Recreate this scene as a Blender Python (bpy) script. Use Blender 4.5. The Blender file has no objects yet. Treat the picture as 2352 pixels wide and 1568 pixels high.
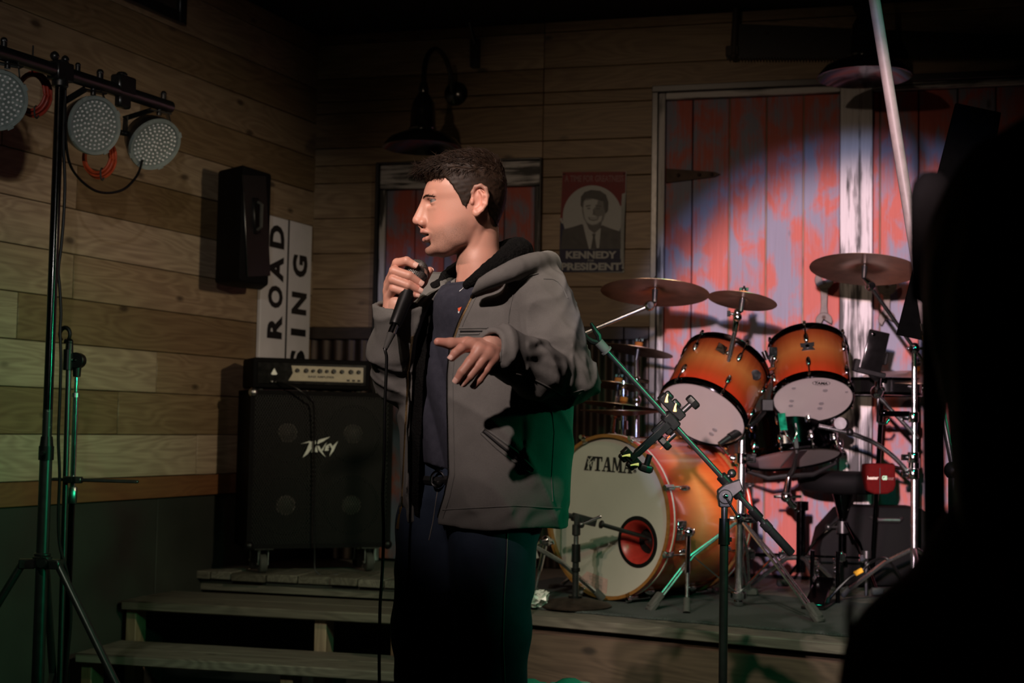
import bpy, bmesh, math, random
import numpy as np
from math import sin, cos, pi, atan, atan2, sqrt, tan, radians, asin, acos
from mathutils import Vector, Matrix
from mathutils.bvhtree import BVHTree
random.seed(7); np.random.seed(7)
S = bpy.context.scene; COL = S.collection
V = Vector
# ---------------------------------------------------------------- camera
FPX = 3267.0; CX, CY = 1176.0, 784.0
CAMZ = 1.2; PIT = atan(196/FPX); ROLL = 0.018
_f = V((0, cos(PIT), sin(PIT))); _r0 = V((1, 0, 0)); _u0 = V((0, -sin(PIT), cos(PIT)))
_R = _r0*cos(ROLL) + _u0*sin(ROLL); _U = -_r0*sin(ROLL) + _u0*cos(ROLL)
CAM = V((0, 0, CAMZ))
cd = bpy.data.cameras.new('camera'); cam = bpy.data.objects.new('camera', cd); COL.objects.link(cam)
cd.sensor_width = 36.0; cd.lens = 36.0*FPX/2352; cd.clip_start = 0.05; cd.clip_end = 60
cam.matrix_world = Matrix(((_R.x, _U.x, -_f.x, 0), (_R.y, _U.y, -_f.y, 0), (_R.z, _U.z, -_f.z, CAMZ), (0, 0, 0, 1)))
cd.dof.use_dof = True; cd.dof.focus_distance = 3.45; cd.dof.aperture_fstop = 5.0
S.camera = cam
# ---------------------------------------------------------------- exposure, world, lamps
S.view_settings.view_transform = 'Standard'; S.view_settings.look = 'None'
S.view_settings.gamma = 1.0; S.view_settings.use_curve_mapping = False
S.view_settings.exposure = 0.0
S.cycles.use_denoising = True
S.cycles.max_bounces = 5; S.cycles.diffuse_bounces = 3; S.cycles.glossy_bounces = 3; S.cycles.transmission_bounces = 4
S.cycles.sample_clamp_indirect = 3.0
wd = bpy.data.worlds.new('dark_club'); S.world = wd; wd.use_nodes = True
wd.node_tree.nodes['Background'].inputs[0].default_value = (0.9, 0.75, 0.65, 1)
wd.node_tree.nodes['Background'].inputs[1].default_value = 0.0016
def spot(name, loc, aim, col, watt, ang, blend=0.3, rad=0.04):
    l = bpy.data.lights.new(name, 'SPOT'); l.color = col; l.energy = watt; l.spot_size = radians(ang); l.spot_blend = blend
    l.shadow_soft_size = rad
    o = bpy.data.objects.new(name, l); COL.objects.link(o); o.location = loc
    o.rotation_euler = (V(aim) - V(loc)).to_track_quat('-Z', 'Y').to_euler(); return o
KEY = spot('key_spot', (-1.2, 0.55, 3.12), (0.05, 3.02, 1.50), (1.0, 0.79, 0.73), 420, 20.5, 1.0, 0.03)
KEY2 = spot('kick_spot', (-1.3, 0.9, 3.12), (0.6, 5.3, 0.70), (1.0, 0.86, 0.74), 230, 21, 0.7, 0.03)
DRW = spot('drum_spot_warm', (-0.2, -0.2, 1.66), (1.62, 6.6, 1.45), (1.0, 0.66, 0.64), 2400, 17.6, 0.42, 0.03)
DRB = spot('drum_spot_blue', (-0.2, -0.1, 1.72), (1.62, 6.6, 1.46), (0.50, 0.58, 1.0), 480, 19.4, 0.2, 0.03)
GRN = spot('green_spot', (2.4, 2.75, 1.55), (-1.1, 4.1, 0.75), (0.02, 1.0, 0.45), 66, 38, 0.6, 0.07)
LGT = spot('bar_spill_spot', (-0.2, -0.1, 2.15), (-1.55, 4.55, 2.08), (1.0, 0.95, 0.90), 105, 26, 0.9, 0.03)
DRB2 = spot('blue_spill_spot', (-0.5, 0.2, 2.0), (-0.46, 7.0, 1.72), (0.62, 0.60, 1.0), 190, 8.0, 0.8, 0.03)
GRNW = spot('green_wall_fill', (2.35, 2.2, 1.7), (-1.78, 5.3, 0.90), (0.05, 1.0, 0.42), 110, 26, 0.9, 0.06)  # added second green lamp, lifts the lower left wall only
GRN2 = spot('green_drum_fill', (1.5, 1.7, 2.9), (0.75, 5.0, 0.45), (0.02, 1.0, 0.5), 95, 46, 0.6, 0.08)  # extra green lamp, added for green glints on the drum chrome
WRM = spot('warm_house_lamp', (1.2, 3.9, 2.1), (-1.45, 6.1, 1.08), (1.0, 0.82, 0.58), 92, 64, 1.0, 0.06)
WRM2 = spot('warm_front_lamp', (-1.5, 1.2, 3.12), (0.8, 6.8, 0.95), (1.0, 0.72, 0.50), 140, 46, 1.0, 0.05)
STP = spot('step_fill', (-1.4, 1.3, 3.12), (-0.85, 5.5, 0.22), (0.95, 1.0, 0.76), 170, 22, 1.0, 0.05)  # added fill that brightens the steps, not a fixture of the room
FRN = spot('stage_edge_lamp', (0.05, 1.5, 3.12), (0.85, 4.7, 0.35), (1.0, 0.84, 0.68), 260, 30, 0.8, 0.04)

def ray(px, py): return _f*FPX + _R*(px - CX) - _U*(py - CY)
def W(px, py, Y):
    d = ray(px, py); return CAM + d*(Y/d.y)
def Wz(px, py, z):
    d = ray(px, py); return CAM + d*((z - CAMZ)/d.z)
def Wp(px, py, p0, n):
    d = ray(px, py); return CAM + d*((V(p0) - CAM).dot(n)/d.dot(n))
def spl(pts, m=5):                                # smooth curve through points
    o = []
    for i in range(len(pts) - 1):
        p, b_, c, d = V(pts[max(i - 1, 0)]), V(pts[i]), V(pts[i + 1]), V(pts[min(i + 2, len(pts) - 1)])
        for j in range(m):
            t = j/m; o.append(0.5*(2*b_ + (c - p)*t + (2*p - 5*b_ + 4*c - d)*t*t + (3*b_ - p - 3*c + d)*t**3))
    return o + [V(pts[-1])]
def mpp(Y): return Y/FPX                       # metres per pixel at distance Y
# ---------------------------------------------------------------- mesh helper
def basis(ax):
    ax = V(ax).normalized(); t = V((0, 0, 1)) if abs(ax.z) < 0.9 else V((1, 0, 0))
    u = t.cross(ax).normalized(); return u, ax.cross(u), ax
class MB:
    def __init__(s): s.v = []; s.f = []; s.sm = []
    def add(s, vs, fs):
        k = len(s.v); s.v += [tuple(p) for p in vs]; s.f += [tuple(i + k for i in f) for f in fs]; return s
    def box(s, c, d, M=None):
        c = V(c); h = V(d)/2; M = M or Matrix.Identity(3); vs = []
        for x in (-1, 1):
            for y in (-1, 1):
                for z in (-1, 1): vs.append(c + M @ V((x*h.x, y*h.y, z*h.z)))
        return s.add(vs, [(0, 1, 3, 2), (4, 6, 7, 5), (0, 4, 5, 1), (2, 3, 7, 6), (0, 2, 6, 4), (1, 5, 7, 3)])
    def cyl(s, p0, p1, r0, r1=None, n=16, caps=True):
        r1 = r0 if r1 is None else r1; p0 = V(p0); p1 = V(p1); u, w, a = basis(p1 - p0); vs = []
        for p, r in ((p0, r0), (p1, r1)):
            for i in range(n):
                t = 2*pi*i/n; vs.append(p + (u*cos(t) + w*sin(t))*r)
        fs = [(i, (i + 1) % n, n + (i + 1) % n, n + i) for i in range(n)]
        if caps: fs += [tuple(range(n))[::-1], tuple(range(n, 2*n))]
        return s.add(vs, fs)
    def tube(s, pts, r, n=8, closed=False, caps=True):
        pts = [V(p) for p in pts]; m = len(pts); rs = r if isinstance(r, (list, tuple)) else [r]*m
        vs = []; u = None
        for i, p in enumerate(pts):
            a = pts[(i + 1) % m] - pts[i - 1] if (closed or 0 < i < m - 1) else (pts[1] - pts[0] if i == 0 else pts[-1] - pts[-2])
            a = a.normalized()
            if u is None: u = basis(a)[0]
            u = (u - a*u.dot(a)).normalized(); w = a.cross(u)
            for k in range(n):
                t = 2*pi*k/n; vs.append(p + (u*cos(t) + w*sin(t))*rs[i])
        fs = []
        for i in range(m if closed else m - 1):
            j = (i + 1) % m
            for k in range(n): fs.append((i*n + k, i*n + (k + 1) % n, j*n + (k + 1) % n, j*n + k))
        if caps and not closed: fs += [tuple(range(n))[::-1], tuple(range((m - 1)*n, m*n))]
        return s.add(vs, fs)
    def lathe(s, prof, o, ax, n=32, closed=False, caps=True):
        o = V(o); u, w, a = basis(ax); vs = []; m = len(prof)
        for r, h in prof:
            for i in range(n):
                t = 2*pi*i/n; vs.append(o + a*h + (u*cos(t) + w*sin(t))*max(r, 1e-5))
        fs = []
        for j in range(m if closed else m - 1):
            q = (j + 1) % m
            for i in range(n): fs.append((j*n + i, j*n + (i + 1) % n, q*n + (i + 1) % n, q*n + i))
        if not closed and caps:
            fs += [tuple(range(n))[::-1], tuple(range((m - 1)*n, m*n))]
        return s.add(vs, fs)
    def tor(s, c, ax, R, r, n=32, m=8):
        return s.lathe([(R + r*cos(2*pi*k/m), r*sin(2*pi*k/m)) for k in range(m)], c, ax, n, True)
    def sph(s, c, r, n=12, M=None):
        c = V(c); r = (r, r, r) if not isinstance(r, (tuple, list, Vector)) else r; M = M or Matrix.Identity(3); vs = []; fs = []
        h = max(6, n//2 + 2)
        for j in range(h + 1):
            p = pi*j/h
            for i in range(n):
                t = 2*pi*i/n; vs.append(c + M @ V((r[0]*max(sin(p), 1e-4)*cos(t), r[1]*max(sin(p), 1e-4)*sin(t), r[2]*cos(p))))
        for j in range(h):
            for i in range(n): fs.append((j*n + i, (j + 1)*n + i, (j + 1)*n + (i + 1) % n, j*n + (i + 1) % n))
        return s.add(vs, fs)
    def prism(s, out, o, ux, uy, d, uz=None):
        o = V(o); ux = V(ux); uy = V(uy); uz = V(uz) if uz else ux.cross(uy).normalized(); n = len(out)
        vs = [o + ux*x + uy*y for x, y in out] + [o + ux*x + uy*y + uz*d for x, y in out]
        return s.add(vs, [tuple(range(n))[::-1], tuple(range(n, 2*n))] + [(i, (i + 1) % n, n + (i + 1) % n, n + i) for i in range(n)])
    def build(s, name, m, parent=None, bevel=0, M=None, org=None, ang=38, seg=1):
        a = np.array(s.v); o = V(org) if org is not None else V(((a.min(0) + a.max(0))/2).tolist())
        M = M or Matrix.Identity(3)
        loc = (a - np.array(o)) @ np.array(M)
        me = bpy.data.meshes.new(name); me.from_pydata(loc.tolist(), [], s.f); me.update()
        bm = bmesh.new(); bm.from_mesh(me)
        bmesh.ops.recalc_face_normals(bm, faces=bm.faces)
        if bevel:
            es = [e for e in bm.edges if len(e.link_faces) == 2 and e.calc_face_angle(0) > 0.5]
            bmesh.ops.bevel(bm, geom=es, offset=bevel, offset_type='OFFSET', segments=seg, profile=0.5, affect='EDGES', clamp_overlap=True)
        bm.to_mesh(me); bm.free()
        me.polygons.foreach_set('use_smooth', [True]*len(me.polygons)); me.set_sharp_from_angle(angle=radians(ang))
        me.materials.append(m)
        return link(name, me, parent, o, M)
WL = {}
def link(name, me, parent, o, M=None):
    ob = bpy.data.objects.new(name, me); COL.objects.link(ob)
    if parent is not None:
        ob.parent = parent; pl, pm = WL[parent]
        ob.location = pm.transposed() @ (V(o) - pl); rm = pm.transposed() @ (M or Matrix.Identity(3))
    else: ob.location = o; rm = M or Matrix.Identity(3)
    ob.rotation_euler = rm.to_euler(); WL[ob] = (V(o), M or Matrix.Identity(3)); return ob
def tag(o, label, cat=None, group=None):
    o['label'] = label
    if cat: o['category'] = cat
    if group: o['group'] = group
    return o
def thing(name, label, cat, loc, group=None):
    o = link(name, None, None, V(loc)); o.empty_display_size = 0.05; return tag(o, label, cat, group)
def struct(o): o['kind'] = 'structure'; return o
def copy_tree(o, delta, label=None, Mz=0.0):
    c = o.copy(); COL.objects.link(c); c.location = V(o.location) + V(delta)
    if Mz: c.rotation_euler.z += Mz
    if label: c['label'] = label
    def rec(a, b):
        for ch in list(a.children):
            q = ch.copy(); COL.objects.link(q); q.parent = b; rec(ch, q)
    rec(o, c); return c
# ---------------------------------------------------------------- materials
class NT:
    def __init__(s, name):
        s.m = bpy.data.materials.new(name); s.m.use_nodes = True; s.t = s.m.node_tree; s.n = s.t.nodes; s.l = s.t.links
        s.b = s.n['Principled BSDF']
    def N(s, typ, **kw):
        n = s.n.new(typ)
        for k, v in kw.items():
            if k.startswith('i_'):
                key = k[2:]; key = int(key) if key.isdigit() else key.replace('_', ' ')
                n.inputs[key].default_value = v
            else: setattr(n, k, v)
        return n
    def L(s, a, b): s.l.new(a, b)
    def co(s, scale=(1, 1, 1), rnd=True, kind='Object'):
        tc = s.N('ShaderNodeTexCoord'); mp = s.N('ShaderNodeMapping'); mp.inputs['Scale'].default_value = scale
        src = tc.outputs[kind]
        if rnd:
            oi = s.N('ShaderNodeObjectInfo'); mu = s.N('ShaderNodeVectorMath', operation='SCALE'); mu.inputs[0].default_value = (7.3, 11.1, 5.7)
            s.L(oi.outputs['Random'], mu.inputs['Scale']); ad = s.N('ShaderNodeVectorMath', operation='ADD')
            s.L(src, ad.inputs[0]); s.L(mu.outputs[0], ad.inputs[1]); src = ad.outputs[0]
        s.L(src, mp.inputs['Vector']); return mp.outputs[0]
    def noise(s, vec, scale, detail=4, rough=0.55, dist=0.0):
        n = s.N('ShaderNodeTexNoise'); n.inputs['Scale'].default_value = scale; n.inputs['Detail'].default_value = detail
        n.inputs['Roughness'].default_value = rough; n.inputs['Distortion'].default_value = dist; s.L(vec, n.inputs['Vector']); return n.outputs['Fac']
    def ramp(s, fac, stops):
        r = s.N('ShaderNodeValToRGB'); e = r.color_ramp.elements
        while len(e) < len(stops): e.new(0.5)
        for q, (p, c) in zip(e, stops): q.position = p; q.color = (*c, 1) if len(c) == 3 else c
        s.L(fac, r.inputs[0]); return r.outputs[0]
    def mix(s, fac, a, b, mode='MIX'):
        n = s.N('ShaderNodeMix', data_type='RGBA', blend_type=mode)
        for v, i in ((fac, 0), (a, 6), (b, 7)):
            if isinstance(v, (int, float)): n.inputs[i].default_value = v
            elif isinstance(v, (tuple, list)): n.inputs[i].default_value = (*v, 1) if len(v) == 3 else v
            else: s.L(v, n.inputs[i])
        return n.outputs[2]
    def math(s, op, a, b=0.0, c=0.0):
        n = s.N('ShaderNodeMath', operation=op)
        for i, v in enumerate((a, b, c)):
            if isinstance(v, (int, float)): n.inputs[i].default_value = v
            else: s.L(v, n.inputs[i])
        return n.outputs[0]
    def bump(s, h, st=0.3, dist=0.002):
        n = s.N('ShaderNodeBump'); n.inputs['Strength'].default_value = st; n.inputs['Distance'].default_value = dist
        s.L(h, n.inputs['Height']); s.L(n.outputs[0], s.b.inputs['Normal'])
    def out(s, col=None, rough=0.5, metal=0.0, spec=0.5, coat=0.0):
        if col is not None:
            if isinstance(col, (tuple, list)): s.b.inputs['Base Color'].default_value = (*col, 1)
            else: s.L(col, s.b.inputs['Base Color'])
        if isinstance(rough, (int, float)): s.b.inputs['Roughness'].default_value = rough
        else: s.L(rough, s.b.inputs['Roughness'])
        s.b.inputs['Metallic'].default_value = metal; s.b.inputs['Specular IOR Level'].default_value = spec
        s.b.inputs['Coat Weight'].default_value = coat; s.b.inputs['Coat Roughness'].default_value = 0.08
        return s.m
def plain(name, col, rough=0.5, metal=0.0, var=0.18, scale=40, bump=0.0, spec=0.5, coat=0.0, bscale=None):
    t = NT(name); co = t.co(rnd=False); n = t.noise(co, scale)
    c = t.ramp(n, [(0.25, tuple(x*(1 - var) for x in col)), (0.75, tuple(min(1, x*(1 + var)) for x in col))])
    r = t.math('MULTIPLY_ADD', n, 0.12, max(0.02, rough - 0.06))
    if bump: t.bump(t.noise(co, bscale or scale*3), bump, 0.001)
    return t.out(c, r, metal, spec, coat)
def wood(name, dark, light, rough=0.6, gscale=1.0, rnd=0.35, knots=True):
    t = NT(name); co = t.co((1, 1, 1))
    oi = t.N('ShaderNodeObjectInfo')
    m1 = t.N('ShaderNodeMapping'); m1.inputs['Scale'].default_value = (1.1*gscale, 7*gscale, 7*gscale); t.L(co, m1.inputs[0])
    low = t.noise(m1.outputs[0], 1.0, 2, 0.5, 0.4)
    ring = t.math('SINE', t.math('MULTIPLY', low, 95.0)); ring = t.math('MULTIPLY_ADD', ring, 0.5, 0.5)
    m2 = t.N('ShaderNodeMapping'); m2.inputs['Scale'].default_value = (3*gscale, 90*gscale, 90*gscale); t.L(co, m2.inputs[0])
    fine = t.noise(m2.outputs[0], 1.0, 5, 0.6, 0.2)
    g = t.math('ADD', t.math('MULTIPLY', ring, 0.24), t.math('MULTIPLY', fine, 0.80))
    c = t.ramp(g, [(0.22, dark), (0.75, light)])
    big = t.noise(m1.outputs[0], 0.55, 2)
    c = t.mix(t.math('MULTIPLY', big, 0.5), c, tuple(x*0.55 for x in light), 'MIX')
    if knots:
        m3 = t.N('ShaderNodeMapping'); m3.inputs['Scale'].default_value = (3.0, 6.5, 6.5); t.L(co, m3.inputs[0])
        vo = t.N('ShaderNodeTexVoronoi'); vo.inputs['Scale'].default_value = 1.0; t.L(m3.outputs[0], vo.inputs['Vector'])
        k = t.ramp(vo.outputs['Distance'], [(0.05, (1, 1, 1)), (0.12, (0, 0, 0))])
        c = t.mix(t.math('MULTIPLY', k, 0.8), c, tuple(x*0.22 for x in dark))
    br = t.math('MULTIPLY_ADD', oi.outputs['Random'], rnd*2, 1 - rnd)
    h = t.N('ShaderNodeHueSaturation'); t.L(c, h.inputs['Color']); t.L(br, h.inputs['Value'])
    t.L(t.math('MULTIPLY_ADD', oi.outputs['Random'], -0.35, 1.15), h.inputs['Saturation'])
    t.bump(fine, 0.25, 0.0012)
    return t.out(h.outputs[0], rough)
def peeling(name, base, over, streak=False):      # paint worn in patches; local X runs along the board
    t = NT(name); co = t.co()
    m1 = t.N('ShaderNodeMapping'); m1.inputs['Scale'].default_value = (4.2, 8.5, 8.5) if not streak else (1.6, 34, 34); t.L(co, m1.inputs[0])
    a = t.noise(m1.outputs[0], 1.0, 5 if not streak else 8, 0.55 if not streak else 0.7, 0.5)
    m2 = t.N('ShaderNodeMapping'); m2.inputs['Scale'].default_value = (4, 120, 120); t.L(co, m2.inputs[0])
    f = t.noise(m2.outputs[0], 1.0, 4, 0.6)
    if streak:
        m4 = t.N('ShaderNodeMapping'); m4.inputs['Scale'].default_value = (2.6, 6, 6); t.L(co, m4.inputs[0])
        k = t.math('ADD', a, t.math('MULTIPLY', t.math('SUBTRACT', t.noise(m4.outputs[0], 1.0, 3), 0.5), 0.75)); ms = t.ramp(k, [(0.41, (1, 1, 1)), (0.54, (0, 0, 0))])
    else:
        k = t.math('ADD', a, t.math('MULTIPLY', t.math('SUBTRACT', f, 0.5), 0.25)); ms = t.ramp(k, [(0.43, (0, 0, 0)), (0.58, (1, 1, 1))])
    b2 = t.mix(f, tuple(x*0.75 for x in base), tuple(min(1, x*1.2) for x in base))
    o2 = t.mix(f, tuple(x*0.8 for x in over), tuple(min(1, x*1.15) for x in over))
    c = t.mix(ms, b2, o2)
    m3 = t.N('ShaderNodeMapping'); m3.inputs['Scale'].default_value = (3, 7, 7); t.L(co, m3.inputs[0])
    vo = t.N('ShaderNodeTexVoronoi'); t.L(m3.outputs[0], vo.inputs['Vector']); vo.inputs['Scale'].default_value = 1.0
    c = t.mix(t.math('MULTIPLY', t.ramp(vo.outputs['Distance'], [(0.04, (1, 1, 1)), (0.09, (0, 0, 0))]), 0.75), c, (0.02, 0.012, 0.01))
    t.bump(f, 0.25, 0.001)
    return t.out(c, 0.62)
M = {}
M['pine'] = wood('pale_pine', (0.20, 0.125, 0.07), (0.40, 0.285, 0.165), 0.5)
M['pine_red'] = wood('reddish_pine', (0.20, 0.085, 0.045), (0.30, 0.14, 0.07), 0.55)
M['oldwood'] = wood('weathered_grey_wood', (0.055, 0.043, 0.034), (0.17, 0.145, 0.115), 0.7)
M['stagewood'] = wood('brown_stage_wood', (0.06, 0.038, 0.026), (0.15, 0.10, 0.07), 0.65)
M['post'] = wood('pale_post_wood', (0.13, 0.085, 0.05), (0.26, 0.18, 0.11), 0.65)
M['backing'] = plain('black_backing', (0.006, 0.005, 0.004), 0.9)
M['charcoal'] = plain('charcoal_paint', (0.020, 0.021, 0.017), 0.62, scale=3, bump=0.15, var=0.35)
M['velvet'] = plain('dead_black_cloth', (0.0012, 0.0012, 0.0012), 1.0, spec=0.0)
M['ceil'] = plain('black_ceiling', (0.004, 0.004, 0.004), 0.95)
M['floorwood'] = wood('dark_floor_boards', (0.03, 0.02, 0.014), (0.07, 0.05, 0.035), 0.5)
M['barn'] = peeling('worn_red_barn_paint', (0.44, 0.095, 0.068), (0.205, 0.21, 0.285))
M['white'] = peeling('worn_white_paint', (0.62, 0.61, 0.62), (0.04, 0.04, 0.04), True)
M['corr'] = plain('rusty_corrugated_steel', (0.035, 0.024, 0.018), 0.45, 0.6, 0.6, 9)
M['darkwood'] = wood('dark_cap_wood', (0.02, 0.014, 0.01), (0.045, 0.03, 0.022), 0.6, knots=False)
M['black'] = plain('matt_black_metal', (0.010, 0.010, 0.010), 0.32, spec=0.9)
M['gloss'] = plain('gloss_black_enamel', (0.004, 0.004, 0.004), 0.16, coat=0.2, spec=0.3)
M['blackplastic'] = plain('black_plastic', (0.004, 0.004, 0.004), 0.38, spec=0.3)
M['rubber'] = plain('grey_rubber', (0.05, 0.05, 0.045), 0.8)
M['tolex'] = plain('black_vinyl_covering', (0.004, 0.004, 0.004), 0.7, spec=0.12, bump=0.5, scale=180)
M['chrome'] = plain('polished_chrome', (0.72, 0.72, 0.74), 0.10, 1.0, 0.05)
M['satin'] = plain('satin_chrome', (0.66, 0.66, 0.68), 0.26, 1.0, 0.05)
M['steel'] = plain('dull_steel', (0.42, 0.42, 0.42), 0.32, 1.0, 0.15)
M['spanner'] = plain('worn_spanner_iron', (0.06, 0.048, 0.04), 0.5, 0.3, 0.6, 30)
M['brass'] = plain('brass', (0.62, 0.42, 0.16), 0.3, 1.0, 0.1)
M['iron'] = plain('rusty_iron', (0.05, 0.033, 0.026), 0.6, 0.7, 0.5, 25)
M['signwhite'] = plain('off_white_sign_paint', (0.78, 0.76, 0.78), 0.5, var=0.06, scale=8)
M['print_black'] = plain('black_print', (0.008, 0.008, 0.008), 0.5)
# ================================================================ the room
UP = V((0, 0, 1))
STZ = 0.525; CEIL = 3.2
ab = radians(15)
DB = V((cos(ab), -sin(ab), 0)); NB = V((-sin(ab), -cos(ab), 0))
B0 = W(1750, 986, 6.67)
CORN = Wp(705, 972, B0, NB); CORN.z = 0
DL = V((-1, -2.325, 0)).normalized(); NL = V((2.325, -1, 0)).normalized()
def onB(px, py, off=0.0): return Wp(px, py, B0 + NB*off, NB)
def onL(px, py, off=0.0): return Wp(px, py, CORN + NL*off, NL)
def sB(px, py=700): return (onB(px, py) - CORN).dot(DB)
def sL(px, py=700): return (onL(px, py) - CORN).dot(DL)
def frame(x, y):
    x = V(x).normalized(); y = V(y).normalized(); z = x.cross(y).normalized(); y = z.cross(x)
    return Matrix((x, y, z)).transposed()
MLW = frame(DL, NL); MBW = frame(DB, -NB)
MLV = frame(UP, NL); MBV = frame(UP, -NB)          # boards that stand upright: local X is the board's length
def board(name, m, parent, c, L, H, T, MM, bevel=0.0025):
    b = MB(); b.box(c, (L, T, H), MM); return b.build(name, m, parent, bevel=bevel, M=MM)
def rect_wall(b, p, d, n, s0, s1, z0, z1, t=0.1):
    c = p + d*((s0 + s1)/2) - n*(t/2) + UP*((z0 + z1)/2); b.box(c, (s1 - s0, t, z1 - z0), frame(d, n)); return b
# floor, ceiling, hidden walls behind the camera are left open
b = MB(); b.box((0.6, 3.6, -0.05), (8.0, 9.5, 0.1)); floor = struct(b.build('floor', M['backing']))
for k in range(20):
    x = -3.0 + k*0.36
    b = MB(); b.box((x + 0.18, 3.2, 0.008), (8.4, 0.016, 0.352), frame((0, 1, 0), (0, 0, 1))); b.build('plank', M['floorwood'], floor, bevel=0.002, M=frame((0, 1, 0), (0, 0, 1)))
b = MB(); b.box((0.6, 3.6, CEIL + 0.06), (8.0, 9.5, 0.12)); ceiling = struct(b.build('ceiling', M['ceil']))
# ---- left wall
b = MB(); rect_wall(b, CORN, DL, NL, -0.1, 6.0, 0, CEIL); wall_left = struct(b.build('wall_left', M['backing']))
zl = [onL(0, y).z for y in (1107, 6)]; pitch = (zl[1] - zl[0])/10; LW0 = zl[0]
rnd = random.Random(3)
fixed = {4: [158], 2: [357], 7: [555], 1: [], 0: [455], 5: [], 8: [300]}
r = 0; z = LW0
while z < CEIL - 0.02:
    h = min(pitch, CEIL - z)
    cuts = [sL(px) for px in fixed.get(r, [])]
    s = 0.0; js = []
    while s < 6.0: s += rnd.uniform(1.2, 2.4); js.append(s)
    js = sorted([c for c in js if all(abs(c - q) > 0.7 for q in cuts)] + cuts)
    js = [0.0] + [j for j in js if 0.25 < j < 5.8] + [6.0]
    for a, e in zip(js, js[1:]):
        d = 0.018 + rnd.uniform(-0.0015, 0.0015)
        board('plank', M['pine'], wall_left, CORN + DL*((a + e)/2) + NL*(d/2) + UP*(z + h/2), e - a - 0.002, h - 0.003, d, MLW)
    z += pitch; r += 1
ztr = onL(0, 1165).z
for a, e in ((0.0, 2.9), (2.9, 6.0)):
    board('trim_board', M['pine_red'], wall_left, CORN + DL*((a + e)/2) + NL*0.016 + UP*((LW0 + ztr)/2), e - a - 0.002, LW0 - ztr - 0.003, 0.032, MLW)
for a, e in ((0.0, 1.22), (1.22, 2.44), (2.44, 3.66), (3.66, 6.0)):
    board('panel', M['charcoal'], wall_left, CORN + DL*((a + e)/2) + NL*0.006 + UP*(ztr/2), e - a - 0.003, ztr - 0.004, 0.012, MLW)
# ---- back wall
SEND = 5.0
b = MB(); rect_wall(b, CORN, DB, -NB, 0, 0.01, 0, 0.01)
b = MB(); b.box(CORN + DB*2.45 - NB*0.05 + UP*(CEIL/2), (5.1, 0.1, CEIL), MBW); wall_back = struct(b.build('wall_back', M['backing']))
zb = [onB(1250, y).z for y in (660, 160)]; pb = (zb[1] - zb[0])/6
zwain = onB(1420, 752).z
sd1a, sd1b = sB(866, 560), sB(1246, 560); zd1 = onB(1060, 371).z
sd2a = sB(1497, 600); zd2 = onB(1520, 212).z
sseam = sB(1250, 250)
k0 = math.floor((zwain - zb[0])/pb); rnd = random.Random(11)
edges = sorted([zwain] + [zb[0] + k*pb for k in range(k0 + 1, 20) if zwain + 0.03 < zb[0] + k*pb < CEIL - 0.02] + [zd1 - 0.004, zd2 + 0.02, CEIL])
for z0, z1 in zip(edges, edges[1:]):
    if z1 - z0 < 0.02: continue
    segs = [(0.0, sseam), (sseam, SEND)]
    for lo, hi, top in ((sd1a, sd1b, zd1), (sd2a, SEND, zd2)):
        out = []
        for a, e in segs:
            if z0 + 0.006 >= top or e <= lo or a >= hi: out.append((a, e)); continue
            if a < lo - 0.01: out.append((a, lo))
            if e > hi + 0.01: out.append((hi, e))
        segs = out
    fin = []
    for a, e in segs:
        if e - a > 2.2: m_ = a + (e - a)*rnd.uniform(0.35, 0.65); fin += [(a, m_), (m_, e)]
        else: fin.append((a, e))
    for a, e in fin:
        if e - a < 0.02: continue
        d = 0.018 + rnd.uniform(-0.0015, 0.0015)
        board('plank', M['pine'], wall_back, CORN + DB*((a + e)/2) + NB*(d/2) + UP*((z0 + z1)/2), e - a - 0.002, z1 - z0 - 0.003, d, MBW)
# corrugated wainscot with a dark cap board
def corr(a, e):
    b = MB(); n = int((e - a)/0.0085); pts = []
    for i in range(n + 1):
        s = a + (e - a)*i/n; o = 0.012 + 0.008*sin(2*pi*s/0.068); pts.append((s, o))
    vs = []; fs = []
    for s, o in pts:
        for z in (STZ, zwain - 0.05):
            vs.append(CORN + DB*s + NB*o + UP*z)
    for i in range(n): fs.append((2*i, 2*i + 1, 2*i + 3, 2*i + 2))
    b.add(vs, fs); b.build('corrugated_panel', M['corr'], wall_back, ang=80)
    board('cap_board', M['darkwood'], wall_back, CORN + DB*((a + e)/2) + NB*0.022 + UP*(zwain - 0.03), e - a - 0.002, 0.06, 0.044, MBW)
for a, e in ((0.0, sd1a), (sd1b, sd1b + 0.42), (sd1b + 0.42, sd2a)): corr(a, e - 0.002)
# ---- small door behind the man
def bpt(s, z, o=0.0): return CORN + DB*s + NB*o + UP*z
def vboard(name, m, par, s0, s1, z0, z1, o, t, bevel=0.003):
    return board(name, m, par, bpt((s0 + s1)/2, (z0 + z1)/2, o + t/2), z1 - z0, s1 - s0, t, MBV, bevel)
def hboard(name, m, par, s0, s1, z0, z1, o, t, bevel=0.003):
    return board(name, m, par, bpt((s0 + s1)/2, (z0 + z1)/2, o + t/2), s1 - s0, z1 - z0, t, MBW, bevel)
door_1 = struct(thing('door_1', 'narrow worn red plank door with a white head rail behind the man', 'door', bpt((sd1a + sd1b)/2, STZ)))
zr = onB(1060, 433).z
for s0, s1 in ((sd1a, sd1a + 0.02), (sd1b - 0.008, sd1b)): vboard('jamb', M['black'], door_1, s0, s1, STZ, zd1, 0.0, 0.05)
hboard('lintel', M['black'], door_1, sd1a + 0.02, sd1b - 0.008, zd1 - 0.012, zd1, 0.0, 0.05)
hboard('rail', M['white'], door_1, sd1a + 0.022, sd1b - 0.01, zr, zd1 - 0.014, 0.012, 0.026)
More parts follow.
